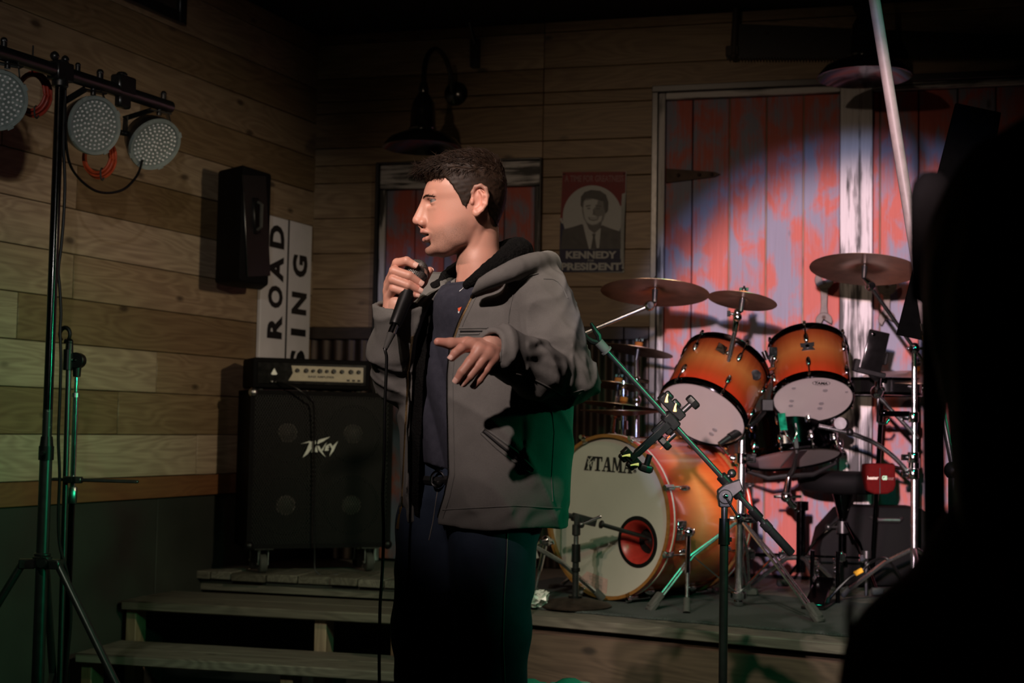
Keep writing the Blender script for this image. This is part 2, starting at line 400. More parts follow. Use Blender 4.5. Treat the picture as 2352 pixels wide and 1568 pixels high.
for s0, s1 in ((sd1a + 0.022, sd1a + 0.052), (sd1b - 0.034, sd1b - 0.01)): vboard('stile', M['white'], door_1, s0, s1, STZ, zr - 0.002, 0.012, 0.024)
n1 = 5; w1 = (sd1b - sd1a - 0.09)/n1
for i in range(n1): vboard('plank', M['barn'], door_1, sd1a + 0.054 + i*w1, sd1a + 0.051 + (i + 1)*w1, STZ + 0.01, zr - 0.003, 0.0, 0.016)
# ---- big barn doors
door_2 = struct(thing('door_2', 'wide pair of worn red and grey barn doors behind the drums', 'door', bpt(sd2a + 1.2, STZ)))
ta = onB(1940, 203).z; zt = (ta + zd2)/2
sin_ = sB(1511, 600)
vboard('jamb', M['black'], door_2, sd2a, sin_, STZ, zt, 0.0, 0.05)
hboard('lintel', M['black'], door_2, sd2a, SEND - 0.1, zt - 0.002, zd2 + 0.02, 0.0, 0.06)
strim = sB(1527, 600); zhr = zt - 0.035
vboard('stile', M['white'], door_2, sin_ + 0.002, strim, STZ, zt - 0.004, 0.01, 0.03)
spa, spb = sB(1930, 560), sB(2004, 560)
hboard('rail', M['white'], door_2, strim + 0.002, spa - 0.002, zhr, zt - 0.004, 0.01, 0.03)
hboard('rail', M['white'], door_2, spb + 0.002, SEND - 0.12, zhr, zt - 0.004, 0.01, 0.03)
vboard('post', M['white'], door_2, spa, spb, STZ, zt - 0.004, 0.012, 0.045)
seams = [strim] + [sB(x, 560) for x in (1590, 1675, 1760, 1845)] + [spa]
for a, e in zip(seams, seams[1:]): vboard('plank', M['barn'], door_2, a + 0.002, e - 0.002, STZ + 0.012, zhr - 0.003, 0.0, 0.018 + rnd.uniform(0, 0.004), 0.004)
for q in (seams[2], seams[3], seams[4]): vboard('joint_strip', M['post'], door_2, q - 0.0035, q + 0.0035, STZ + 0.012, zhr - 0.003, 0.0, 0.0172, 0.0005)
seams = [spb] + [sB(x, 560) for x in (2021, 2110, 2200, 2288)]
vboard('joint_strip', M['post'], door_2, seams[1] - 0.0035, seams[1] + 0.0035, STZ + 0.012, zhr - 0.003, 0.0, 0.0172, 0.0005)
while seams[-1] < SEND - 0.3: seams.append(seams[-1] + 0.18)
for a, e in zip(seams, seams[1:]): vboard('plank', M['barn'], door_2, a + 0.002, e - 0.002, STZ + 0.012, zhr - 0.003, 0.0, 0.018 + rnd.uniform(0, 0.004), 0.004)
# strap hinge
c = onB(1530, 404, 0.025); e = onB(1655, 404, 0.025); L = (e - c).length
b = MB(); b.prism([(0, -0.035), (0.05, -0.03), (L*0.9, -0.012), (L, 0), (L*0.9, 0.012), (0.05, 0.03), (0, 0.035)], c, DB, UP, 0.006, NB)
hg = b.build('strap_hinge', M['iron'], door_2, bevel=0.001)
for t in (0.06, 0.16, L - 0.04): b = MB(); b.sph(c + DB*t + NB*0.007, (0.009, 0.009, 0.009), 8); b.build('rivet', M['iron'], hg)
# two spanners bolted on as door pulls
def wrench(px, y0, y1, m):
    p0 = onB(px, y0, 0.09); p1 = onB(px, y1, 0.09); L = (p0 - p1).length; c = (p0 + p1)/2
    def hd(ang0, R): # open jaw
        pts = [];
        for i in range(19):
            t = ang0 + radians(50) + radians(260)*i/18; pts.append((R*cos(t), R*sin(t)))
        pts += [(R*0.42*cos(ang0 - radians(60)), R*0.42*sin(ang0 - radians(60))), (R*0.2*cos(ang0 + pi), R*0.2*sin(ang0 + pi)), (R*0.42*cos(ang0 + radians(60)), R*0.42*sin(ang0 + radians(60)))]
        return pts
    b = MB()
    b.prism([(-0.021, -L*0.33), (-0.014, -L*0.1), (-0.016, L*0.1), (-0.024, L*0.33), (0.024, L*0.33), (0.016, L*0.1), (0.014, -L*0.1), (0.021, -L*0.33)], c, DB, UP, 0.014, NB)
    b.prism(hd(radians(75), 0.043), c + UP*(L/2 - 0.043), DB, UP, 0.016, NB)
    b.prism(hd(radians(-75), 0.038), c - UP*(L/2 - 0.038), DB, UP, 0.016, NB)
    h = b.build('spanner_handle', m, door_2, bevel=0.002)
    for z in (L*0.3, -L*0.3):
        b = MB(); b.cyl(c + UP*z + NB*0.018, c + UP*z - NB*0.062, 0.009, n=10); b.build('bolt', M['iron'], h)
wrench(1893, 622, 756, M['spanner']); wrench(2037, 636, 752, M['spanner'])
# ---- stage
def zpt(px, py, z=STZ): return Wz(px, py, z)
E0, E1 = zpt(350, 1308), zpt(930, 1335)
E2, E3 = zpt(950, 1381.5), zpt(2500, 1521.5)
dE = (E1 - E0).normalized(); E0 = E0 - dE*0.06
stage = struct(thing('stage', 'low wooden stage with brown boarded front and grey nosing under the drums', 'stage', (E2 + E3)/2 - UP*STZ))
backs = [bpt(SEND, 0, 0.04), bpt(0.03, 0, 0.04)]
poly = [E0, E1, E2, E3, V((backs[0].x, backs[0].y, STZ)), V((backs[1].x, backs[1].y, STZ))]
b = MB(); b.prism([(p.x, p.y) for p in poly], (0, 0, STZ - 0.045), (1, 0, 0), (0, 1, 0), 0.02, (0, 0, 1)); b.build('deck', M['charcoal'], stage)
b = MB(); b.prism([(p.x, p.y) for p in poly], (0, 0, STZ - 0.024), (1, 0, 0), (0, 1, 0), 0.023, (0, 0, 1)); b.build('deck_cover', M['oldwood'], stage)
dR = (E3 - E2).normalized(); nR = V((dR.y, -dR.x, 0));  nR = nR if nR.y < 0 else -nR
MR = frame(dR, nR)
LR = (E3 - E2).length
for a, e in ((0, 2.05), (2.05, LR)):
    board('nosing', M['oldwood'], stage, E2 + dR*((a + e)/2) + nR*0.0 - UP*0.0185, e - a - 0.003, 0.037, 0.14, MR, 0.004)
for z0, z1 in ((0.205, STZ - 0.05), (0.0, 0.20)):
    for a, e in ((0, 1.9), (1.9, LR)):
        board('front_board', M['stagewood'], stage, E2 + dR*((a + e)/2) + nR*0.025 + UP*((z0 + z1)/2 - STZ), e - a - 0.003, z1 - z0, 0.02, MR)
dS = (E2 - E1).normalized(); nS = V((-dS.y, dS.x, 0)); nS = nS if nS.x < 0 else -nS
board('front_board', M['stagewood'], stage, (E1 + E2)/2 - UP*(STZ/2 + 0.02), (E2 - E1).length, STZ - 0.06, 0.02, frame(dS, nS))
# rough deck boards whose butt ends show at the top of the steps
nE = V((dE.y, -dE.x, 0)); nE = nE if nE.y < 0 else -nE
LE = (E1 - E0).length; s = 0.0; rnd = random.Random(5)
while s < LE - 0.02:
    w = min(rnd.uniform(0.10, 0.2), LE - s); L = 1.0
    j = rnd.uniform(-0.008, 0.012)
    board('deck_board', M['oldwood'], stage, E0 + dE*(s + w/2) - nE*(0.13 - j) + UP*(-0.012 + rnd.uniform(-0.002, 0.003)), 0.30, w - 0.004, 0.034, frame(nE, UP), 0.003)
    s += w
board('riser', M['oldwood'], stage, E0 + dE*(LE/2) - nE*0.02 - UP*0.055, LE, 0.05, 0.03, frame(dE, nE))
board('riser', M['stagewood'], stage, E0 + dE*(LE/2) - nE*0.04 - UP*0.29, LE, 0.40, 0.02, frame(dE, nE))
# ---- steps
stp = struct(thing('stage_steps', 'open wooden steps with grey worn treads left of the man', 'steps', W(560, 1480, 5.6) * 1.0))
def tread(pa, pb, z, depth):
    A = Wz(*pa, z); B = Wz(*pb, z); d = (B - A).normalized(); n = V((d.y, -d.x, 0)); n = n if n.y < 0 else -n; L = (B - A).length
    for k in range(2):
        w = depth/2; board('tread', M['oldwood'], stp, A + d*(L/2) - n*(w*(k + 0.5)) - UP*0.019, L + (0.0 if k == 0 else -0.004), w - 0.004, 0.038, frame(d, UP), 0.005)
    return A, B, d, n, L
A2, B2, d2, n2, L2 = tread((277, 1379), (940, 1413), 0.46, 0.40)
A1, B1, d1, n1_, L1 = tread((171, 1499), (960, 1546), 0.297, 0.36)
for t, w in ((0.03, 0.045), (0.86, 0.05), (L2 - 0.06, 0.05)):
    for off in (0.03,):
        board('post', M['post'], stp, A2 + d2*t - n2*(0.05 + off) + UP*(-0.038 - 0.21), 0.42, w, 0.09, frame(UP, n2), 0.003)
for t, w in ((0.03, 0.045), (0.86, 0.05), (L1 - 0.06, 0.05)):
    board('post', M['post'], stp, A1 + d1*t - n1_*0.09 + UP*(-0.038 - 0.12), 0.255, w, 0.10, frame(UP, n1_), 0.003)
# black sheet standing in for the shade behind the open risers
board('recess_shade', M['backing'], stp, A2 + d2*(L2/2) - n2*0.33 - UP*0.25, L2, 0.42, 0.01, frame(d2, n2))
# carpet
tc = NT('dark_green_carpet'); co = tc.co(rnd=False); nn = tc.noise(co, 220, 3, 0.7); n2_ = tc.noise(co, 9, 3)
cc = tc.mix(tc.math('MULTIPLY', n2_, 0.6), tc.ramp(nn, [(0.35, (0.018, 0.022, 0.02)), (0.7, (0.10, 0.115, 0.11))]), (0.03, 0.035, 0.033)); tc.bump(nn, 0.9, 0.006); M['carpet'] = tc.out(cc, 0.95)
c0 = E2 + dR*0.06 - nR*0.085; c1 = E2 + dR*(LR - 0.1) - nR*0.085
b = MB(); n = 60; vs = []; 
pl = []
for i in range(n + 1):
    p = c0.lerp(c1, i/n) + nR*0.006*sin(i*1.7) ; pl.append((p.x, p.y))
q1 = c1 - nR*0.85; q0 = c0 - nR*1.0
b.prism(pl + [(q1.x, q1.y), (q0.x, q0.y)], (0, 0, STZ), (1, 0, 0), (0, 1, 0), 0.009, (0, 0, 1))
carp = tag(b.build('carpet', M['carpet'], None, bevel=0.002), 'dark green-grey carpet spread under the drum kit along the stage edge', 'carpet')
CZ = STZ + 0.009
# ================================================================ writing
GL = {'T': [[(.36, 0), (.64, 0), (.64, 1), (.36, 1)], [(0, .88), (1, .88), (1, 1), (0, 1)], [(0, .66), (.1, .66), (.16, .9), (0, .9)], [(1, .66), (1, .9), (.84, .9), (.9, .66)], [(.2, 0), (.8, 0), (.8, .08), (.2, .08)]],
      'A': [[(.12, .05), (.22, .05), (.56, 1), (.46, 1)], [(.44, 1), (.68, 1), (.92, .05), (.62, .05)], [(.28, .28), (.72, .28), (.70, .38), (.32, .38)], [(0, 0), (.36, 0), (.36, .08), (0, .08)], [(.5, 0), (1, 0), (1, .08), (.5, .08)]],
      'M': [[(.08, .05), (.17, .05), (.24, 1), (.12, 1)], [(.70, .05), (.93, .05), (.88, 1), (.70, 1)], [(.1, 1), (.34, 1), (.58, .1), (.46, .1)], [(.46, .1), (.56, .1), (.84, 1), (.72, 1)], [(0, 0), (.3, 0), (.3, .08), (0, .08)], [(.6, 0), (1, 0), (1, .08), (.6, .08)]]}
def decal(name, polys, p0, n, off, m, parent, th=0.0012):     # flat print: outlines laid on a plane
    b = MB(); n = V(n)
    for pl in polys:
        f = [Wp(x, y, V(p0) + n*off, n) for x, y in pl]; k = len(f)
        b.add(f + [p + n*th for p in f], [tuple(range(k)), tuple(range(k, 2*k))] + [(i, (i + 1) % k, k + (i + 1) % k, k + i) for i in range(k)])
    return b.build(name, m, parent)
def glyphs(word, quad, gap=0.02, widths=None):      # glyph outlines spread over a picture quad (tl, tr, br, bl)
    tl, tr, br, bl = [V((*q, 0)) for q in quad]; n = len(word); ws = widths or [1]*n; tot = sum(ws); out = []; x0 = 0
    for ch, w in zip(word, ws):
        for st in GL[ch]:
            o = []
            for x, y in st:
                u = (x0 + w*(gap + x*(1 - 2*gap)))/tot; t = tl.lerp(tr, u); bt = bl.lerp(br, u); p = bt.lerp(t, y); o.append((p.x, p.y))
            out.append(o)
        x0 += w
    return out
def text(body, name, m, parent, o, ux, uy, wd, ht, bold=0.02, depth=0.001, spacing=1.0):
    cu = bpy.data.curves.new('lettering_source', 'FONT'); cu.body = body; cu.size = 1; cu.offset = bold; cu.extrude = 0.01; cu.space_character = spacing
    cu.resolution_u = 3
    to = bpy.data.objects.new('lettering_source', cu); COL.objects.link(to)
    me = bpy.data.meshes.new_from_object(to.evaluated_get(bpy.context.evaluated_depsgraph_get())); bpy.data.objects.remove(to); bpy.data.curves.remove(cu)
    a = np.array([v.co[:] for v in me.vertices]); mn, mx = a.min(0), a.max(0); a = (a - mn)/(mx - mn)
    ux = V(ux).normalized(); uy = V(uy).normalized(); uz = ux.cross(uy)
    b = MB(); b.add([V(o) + ux*(p[0]*wd) + uy*(p[1]*ht) + uz*(p[2]*depth) for p in a.tolist()], [tuple(p.vertices) for p in me.polygons]); bpy.data.meshes.remove(me)
    return b.build(name, m, parent)
# ================================================================ drum kit
def burst(name, stops, half, rough=0.18):
    t = NT(name); tc = t.N('ShaderNodeTexCoord'); sp = t.N('ShaderNodeSeparateXYZ'); t.L(tc.outputs['Object'], sp.inputs[0])
    f = t.math('MULTIPLY_ADD', sp.outputs[2], 0.5/half, 0.5)
    mp = t.N('ShaderNodeMapping'); mp.inputs['Scale'].default_value = (25, 25, 3); t.L(tc.outputs['Object'], mp.inputs[0])
    g = t.noise(mp.outputs[0], 2.0, 4, 0.6)
    f2 = t.math('ADD', f, t.math('MULTIPLY', t.math('SUBTRACT', g, 0.5), 0.06))
    c = t.mix(t.math('MULTIPLY', g, 0.35), t.ramp(f2, stops), (0.35, 0.10, 0.03), 'MULTIPLY')
    return t.out(c, rough, 0, 0.5, 0.7)
RED = (0.62, 0.045, 0.02); ORA = (0.80, 0.20, 0.045); AMB = (0.80, 0.34, 0.10); DRK = (0.22, 0.03, 0.012)
M['kick'] = burst('orange_burst_lacquer', [(0.0, RED), (0.16, (0.72, 0.10, 0.03)), (0.42, AMB), (0.6, ORA), (1.0, RED)], 0.26)
M['tom'] = burst('amber_burst_lacquer', [(0.0, (0.30, 0.015, 0.006)), (0.30, (0.20, 0.034, 0.008)), (0.58, (0.215, 0.08, 0.020)), (0.82, (0.14, 0.030, 0.008)), (1.0, (0.06, 0.008, 0.004))], 0.13)
M['hoopred'] = plain('red_hoop_lacquer', (0.62, 0.045, 0.025), 0.2, coat=0.6)
M['inlay'] = plain('cream_hoop_inlay', (0.75, 0.68, 0.58), 0.35)
M['maple'] = wood('maple_hoop', (0.20, 0.085, 0.03), (0.30, 0.15, 0.06), 0.4, knots=False, rnd=0.05)
M['headgrey'] = plain('aged_coated_drumhead', (0.40, 0.375, 0.32), 0.6, var=0.06, scale=6)
M['headclear'] = plain('frosted_drumhead', (0.30, 0.275, 0.26), 0.32, var=0.05, scale=8)
M['redpad'] = plain('red_port_lining', (0.36, 0.025, 0.018), 0.35)
M['blackchrome'] = plain('black_nickel', (0.035, 0.035, 0.038), 0.10, 1.0, 0.1)
M['cymbal'] = plain('worn_bronze_cymbal', (0.55, 0.38, 0.27), 0.33, 1.0, 0.25, 14)
M['felt'] = plain('orange_felt', (0.45, 0.13, 0.02), 0.9)
M['bag'] = plain('dark_red_cloth', (0.07, 0.003, 0.003), 0.85, spec=0.08, bump=0.4, scale=90)
M['yellow'] = plain('yellow_tape', (0.75, 0.38, 0.02), 0.5)
M['spot_grey'] = plain('grey_gel_pads', (0.16, 0.15, 0.15), 0.5)
KICK_PARTS = None
def hoop_ring(R, dep, wall=0.012, c=(0, 0, 0), ax=(0, 0, 1)):
    return MB().lathe([(R - wall, 0), (R, 0), (R, dep), (R - wall, dep)], c, ax, 72, True)
def drum(name, label, Cb, ax, R, L, shell, head, nl, group=None, hoopm='blackchrome', phase=0.0, rods='chrome', badge=None):
    """cylindrical drum: Cb centre of the lower (or front) head, ax from it to the other head"""
    ax = V(ax).normalized(); u, w, _ = basis(ax); Ct = Cb + ax*L; MM = Matrix((u, w, ax)).transposed()
    t = thing(name, label, 'drum', Cb, group); t['_'] = 1; del t['_']
    MB().lathe([(R*0.955, 0.004), (R*0.955, L - 0.004)], Cb, ax, 64).build('shell', shell, t, M=MM)
    MB().lathe([(0.0001, 0.001), (R*0.8, 0.0), (R*0.94, -0.0005), (R*0.965, 0.006)], Cb, ax, 64).build('drumhead', head, t)
    MB().lathe([(0.0001, 0.0), (R*0.94, 0.0005), (R*0.965, -0.006)], Ct, ax, 64).build('drumhead', M['headclear'], t)
    for c, sgn in ((Cb, 1), (Ct, -1)):
        a = ax*sgn
        MB().lathe([(R*0.965, -0.006), (R*0.985, -0.008), (R, -0.004), (R*0.985, 0.002), (R*0.98, 0.014), (R*1.01, 0.018), (R*1.012, 0.022), (R*0.968, 0.022), (R*0.966, 0.0)], c, a, 64, True).build('rim', M[hoopm], t)
    for i in range(nl):
        an = phase + 2*pi*i/nl; d = u*cos(an) + w*sin(an)
        for c, sgn in ((Cb, 1), (Ct, -1)):
            a = ax*sgn; p = c + a*(L*0.27) + d*(R*0.955)
            b = MB(); MMl = Matrix((d, a.cross(d), a)).transposed()
            b.sph(p + d*0.006, (0.013, 0.011, 0.024), 10, MMl); lg = b.build('lug', M['chrome'], t)
            b = MB(); q = c + d*(R*1.03); b.cyl(p + d*0.012 - a*0.01, q + a*0.004, 0.0035, n=8); b.cyl(q - a*0.010, q + a*0.003, 0.006, n=6); b.sph(q + a*0.004, 0.008, 8); b.build('tension_rod', M[rods], lg)
    return t, MM
# ---- bass drum
a46 = radians(46); KN = V((-sin(a46), -cos(a46), 0)); KH = V((cos(a46), -sin(a46), 0))
KC = W(1391, 1186, 5.58); KR = KC.z - CZ - 0.002
kick = thing('bass_drum', 'big orange lacquered bass drum with grey front head on the stage carpet', 'drum', V((KC.x, KC.y, CZ)))
KL = 0.52; MK = Matrix((KH, UP, KH.cross(UP))).transposed(); KA = -KN
MKz = Matrix((KH, -KA.cross(KH)*-1, KA)).transposed()
MB().lathe([(KR - 0.017, 0.03), (KR - 0.017, KL - 0.03)], KC, KA, 96, False, False).build('shell', M['kick'], kick, M=MKz)
for off, nm in ((0.0, 'front'), (KL - 0.045, 'rear')):
    c = KC + KA*off
    h = MB().lathe([(KR - 0.012, 0.0), (KR, 0.001), (KR, 0.045), (KR - 0.012, 0.045)], c, KA, 96, True).build('hoop', M['hoopred'], kick)
    MB().lathe([(KR - 0.001, 0.027), (KR + 0.0012, 0.027), (KR + 0.0012, 0.034), (KR - 0.001, 0.034)], c, KA, 96, True).build('inlay', M['inlay'], h)
    MB().lathe([(KR - 0.0125, -0.002), (KR - 0.0005, -0.002), (KR + 0.0004, 0.004), (KR - 0.0125, 0.004)], c, KA, 96, True).build('edge_ring', M['maple'], h)
    MB().lathe([(KR - 0.0135, 0.0), (KR - 0.0122, 0.0), (KR - 0.0122, 0.044), (KR - 0.0135, 0.044)], c, KA, 96, True).build('inner_face', M['maple'], h)
hb = KC + KA*0.016                               # the head sits a little inside the hoop
PO = hb + KH*0.152 - UP*0.088; PR = 0.098
bm = bmesh.new(); o1 = [bm.verts.new(hb + (KH*cos(2*pi*i/72) + UP*sin(2*pi*i/72))*(KR - 0.014)) for i in range(72)]
o2 = [bm.verts.new(PO + (KH*cos(2*pi*i/40) + UP*sin(2*pi*i/40))*(PR - 0.012)) for i in range(40)]
es = [bm.edges.new((o1[i], o1[(i + 1) % 72])) for i in range(72)] + [bm.edges.new((o2[i], o2[(i + 1) % 40])) for i in range(40)]
bmesh.ops.triangle_fill(bm, edges=es, use_beauty=True); bmesh.ops.recalc_face_normals(bm, faces=bm.faces)
bm.verts.index_update(); hv = [tuple(v.co) for v in bm.verts]; hf = [tuple(v.index for v in f.verts) for f in bm.faces]; bm.free()
khead = MB().add(hv, hf).build('drumhead', M['headgrey'], kick)
MB().lathe([(0.001, 0), (KR - 0.02, 0)], KC + KA*(KL - 0.02), KA, 64).build('drumhead', M['headclear'], kick)
pr = MB().lathe([(PR - 0.014, -0.004), (PR, -0.003), (PR + 0.0015, 0.002), (PR - 0.014, 0.002)], PO, KA, 56, True).build('port_ring', M['blackplastic'], kick)
MB().lathe([(PR - 0.014, -0.002), (PR - 0.024, 0.003), (PR - 0.036, 0.018), (PR - 0.046, 0.045), (PR - 0.05, 0.065)], PO, KA, 56, False, False).build('port_cup', M['redpad'], pr)
MB().lathe([(0.001, 0.066), (PR - 0.045, 0.066)], PO, KA, 40).build('port_shade', M['backing'], pr)  # black disc stands in for the darkness inside the drum
for i in range(8):
    an = radians(22.5 + 45*i); d = KH*cos(an) + UP*sin(an); tg = -KH*sin(an) + UP*cos(an)
    for c, a in ((KC, KA), (KC + KA*KL, -KA)):
        MM = Matrix((d, tg, d.cross(tg))).transposed(); p = c + d*KR
        b = MB(); b.box(p + a*0.004 - d*0.004, (0.022, 0.026, 0.012), MM); b.box(p + a*0.022 + d*0.006, (0.012, 0.024, 0.05), MM)
        cl = b.build('claw', M['chrome'], kick, bevel=0.003)
        b = MB(); q = c + d*(KR + 0.012); b.cyl(q - a*0.012, q + a*0.12, 0.004, n=8); b.cyl(q - a*0.014, q + a*0.006, 0.009, n=8); b.build('tension_rod', M['chrome'], cl)
        b = MB(); b.sph(c + a*0.13 + d*(KR - 0.010), (0.016, 0.013, 0.03), 10, Matrix((d, a.cross(d), a)).transposed()); b.build('lug', M['chrome'], kick)
# front head print: maker's name, square emblem and a faded pink sticker
zq = lambda x, y: (1200 + x/3.137, 940 + y/3.137)
decal('lettering', glyphs('TAMA', [zq(517, 338), zq(792, 352), zq(792, 462), zq(510, 440)], 0.0, [0.9, 1.0, 1.15, 1.0]) + [[zq(472, 334), zq(517, 338), zq(497, 440), zq(444, 436)]], hb, KN, 0.0008, M['print_black'], khead)
sw = [[zq(500, 340), zq(506, 341), zq(478, 380), zq(482, 436), zq(475, 436), zq(470, 378)], [zq(512, 365), zq(512, 369), zq(485, 392), zq(468, 430), zq(463, 430), zq(480, 388)], [zq(470, 352), zq(474, 350), zq(496, 385), zq(498, 410), zq(494, 410), zq(491, 388)]]
decal('emblem_lines', sw, hb, KN, 0.0022, M['headgrey'], khead, 0.0004)
ring = [zq(811 + 11*cos(t*pi/8), 444 + 13*sin(t*pi/8)) for t in range(16)]
b_ = [[ring[i], ring[(i + 1) % 16], zq(811 + 8*cos((i + 1)*pi/8), 444 + 10*sin((i + 1)*pi/8)), zq(811 + 8*cos(i*pi/8), 444 + 10*sin(i*pi/8))] for i in range(16)] + [[zq(807, 437), zq(809, 437), zq(809, 451), zq(807, 451)], [zq(809, 437), zq(815, 438), zq(815, 444), zq(809, 444)], [zq(811, 444), zq(813, 444), zq(817, 451), zq(814, 451)]]
decal('registered_mark', b_, hb, KN, 0.0008, M['print_black'], khead)
z3 = lambda x, y: (1320 + x/6.535, 1160 + y/6.535)
M['sticker'] = plain('faded_pink_sticker', (0.46, 0.30, 0.265), 0.6); M['sticker_ink'] = plain('faded_sticker_ink', (0.33, 0.25, 0.22), 0.6)
decal('sticker', [[z3(190, 990), z3(498, 1110), z3(478, 1330), z3(85, 1170), z3(110, 1070)]], hb, KN, 0.0008, M['sticker'], khead)
def strokes(x, y, n, dx, dy, w, h):
    o = []
    for i in range(n):
        X = x + dx*i; Y = y + dy*i
        o.append([z3(X, Y), z3(X + w*0.3, Y + 3), z3(X + w*0.3, Y + h + 3), z3(X, Y + h)])
        o.append([z3(X, Y), z3(X + w, Y + 8), z3(X + w, Y + 22), z3(X, Y + 14)])
        if i % 2 == 0: o.append([z3(X, Y + h - 14), z3(X + w, Y + h - 6), z3(X + w, Y + h + 8), z3(X, Y + h)])
        else: o.append([z3(X + w*0.7, Y + 6), z3(X + w, Y + 8), z3(X + w, Y + h + 8), z3(X + w*0.7, Y + h + 6)])
    return o
decal('sticker_lettering', strokes(225, 1050, 4, 52, 18, 36, 66) + strokes(180, 1125, 4, 60, 22, 40, 66), hb, KN, 0.0022, M['sticker_ink'], khead, 0.0004)
# spurs
for sg, foot_px, brk in ((1, (1577, 1408), (1581, 1222)), (-1, (1226, 1372), (1254, 1242))):
    ft = Wz(*foot_px, CZ); d = (KH*0.85*sg - UP*0.2).normalized()
    if sg > 0: top = W(brk[0], brk[1], ft.y + 0.16)
    else: top = W(brk[0], brk[1], ft.y + 0.0)
    sp = MB().cyl(top, top.lerp(ft, 0.52), 0.0095, n=12).build('spur', M['chrome'], kick)
    MB().cyl(top.lerp(ft, 0.5), top.lerp(ft, 0.84), 0.0065, n=12).build('spur_rod', M['satin'], sp)
    MB().cyl(top.lerp(ft, 0.82), ft + UP*0.002, 0.012, 0.014, n=12).build('rubber_tip', M['rubber'], sp)
    n_ = (top - KC); n_ = n_ - KA*n_.dot(KA); n_.normalize(); p = KC + KA*((top - KC).dot(KA)) + n_*(KR - 0.012)
    b = MB(); MM = Matrix((n_, KA, n_.cross(KA))).transposed(); b.box(p, (0.012, 0.05, 0.075), MM); b.cyl(p, top, 0.016, n=12); b.sph(top, 0.021, 12); b.cyl(top - KA*0.03, top + KA*0.03, 0.010, n=10); b.box(top + KA*0.032, (0.006, 0.004, 0.03), MM)
    b.build('spur_bracket', M['chrome'], kick, bevel=0.002)
# ---- toms
def imgax(ix, iy, away, px, py):          # axis from its slope in the view and how far it leans away
    v = ray(px, py).normalized(); k = sqrt(1 - away*away); s = (_R*ix + _U*iy).normalized(); return (s*k + v*away).normalized()
T1C = W(1612, 951, 5.40); T1A = imgax(0.45, 0.89, 0.58, 1612, 951)
tom1, MT1 = drum('rack_tom', 'amber rack tom tilted over the bass drum, the left and larger of two', T1C, T1A, 0.177, 0.262, M['tom'], M['headclear'], 6, 'rack toms', phase=0.35)
T2C = W(1867, 917, 5.5); T2A = imgax(-0.1, 0.99, 0.60, 1867, 917)
tom2, MT2 = drum('rack_tom', 'amber rack tom with a black badge hanging right of the two', T2C, T2A, 0.158, 0.248, M['tom'], M['headclear'], 6, 'rack toms', phase=0.32)
# badge and head print of the right tom
v_ = (CAM - T2C).normalized(); rad = (v_ - T2A*v_.dot(T2A)).normalized()
bp = T2C + T2A*0.142 + rad*(0.158*0.955 + 0.0); bx = T2A.cross(rad)*-1
if bx.dot(_R) < 0: bx = -bx
b = MB(); b.prism([(-0.027, 0.018), (0.027, 0.018), (0.025, 0.002), (0.018, -0.002), (0.027, -0.016), (-0.023, -0.016), (-0.016, -0.002), (-0.025, 0.002)], bp - rad*0.001, bx, T2A, 0.004, rad); bd = b.build('badge', M['print_black'], tom2)
b = MB(); b.cyl(bp, bp + rad*0.007, 0.008, n=14); b.build('vent_grommet', M['chrome'], bd)
hx = (_R - T2A*_R.dot(T2A)).normalized(); hy = T2A.cross(hx); hy = hy if hy.z > 0 else -hy
if hx.cross(hy).dot(T2A) > 0: hx2 = hx
text('TAMA', 'lettering', M['print_black'], tom2, T2C - T2A*0.0022 + hy*0.104 - hx*0.012, hx, hy, 0.05, 0.016, 0.03)
b = MB()
for k in range(40):
    t0, t1 = 2*pi*k/40, 2*pi*(k + 1)/40
    P = lambda t, r: T2C - T2A*0.002 + hy*(0.112 + 0.017*r*sin(t)) + hx*(0.013 + 0.034*r*cos(t))
    b.add([P(t0, 1), P(t1, 1), P(t1, 0.93), P(t0, 0.93)], [(0, 1, 2, 3)])
b.build('logo_oval', M['print_black'], tom2)
def pads(t, C, A, pts):
    hx = (_R - A*_R.dot(A)).normalized(); hy = A.cross(hx); hy = hy if hy.z > 0 else -hy
    for x, y, r in pts:
        b = MB(); p = C - A*0.001 + hx*x + hy*y; b.cyl(p, p - A*0.0015, r, n=14); b.build('gel_pad', M['spot_grey'], t)
pads(tom2, T2C, T2A, [(-0.085, 0.072, 0.008), (0.036, 0.065, 0.0095), (-0.08, -0.012, 0.009), (-0.078, -0.045, 0.009), (0.036, -0.022, 0.010), (0.036, -0.055, 0.010), (0.118, 0.06, 0.006)])
pads(tom1, T1C, T1A, [(-0.085, 0.0, 0.010), (0.06, -0.062, 0.010), (0.05, -0.095, 0.010)])
# ---- snare and stand
SC = W(1822, 1052, 5.75); SA = imgax(-0.14, 0.98, 0.30, 1822, 1052)
M['snare'] = plain('dark_chrome_shell', (0.02, 0.02, 0.022), 0.14, 1.0, 0.1)
snare, MS = drum('snare_drum', 'black chrome snare drum under the right rack tom', SC, SA, 0.197, 0.165, M['snare'], M['headclear'], 10, None, phase=0.2)
sx = (_R - SA*_R.dot(SA)).normalized(); sy = SA.cross(sx); sf = -sy if sy.y > 0 else sy
b = MB(); p = SC + SA*0.10 + sf*0.19 - sx*0.07; b.box(p + sf*0.02, (0.03, 0.03, 0.07), Matrix((sx, sf, SA)).transposed()); b.tube([p + sf*0.03 - SA*0.03 + sx*x for x in (0, 0.005)] , 0.004); b.tube([p + sf*0.03 - SA*0.03, p + sf*0.032 - SA*0.06 + sx*0.01, p + sf*0.02 - SA*0.085 + sx*0.03, p + sf*0.03 - SA*0.05 + sx*0.05, p + sf*0.03 - SA*0.01 + sx*0.05], 0.004)
b.build('strainer', M['chrome'], snare, bevel=0.002)
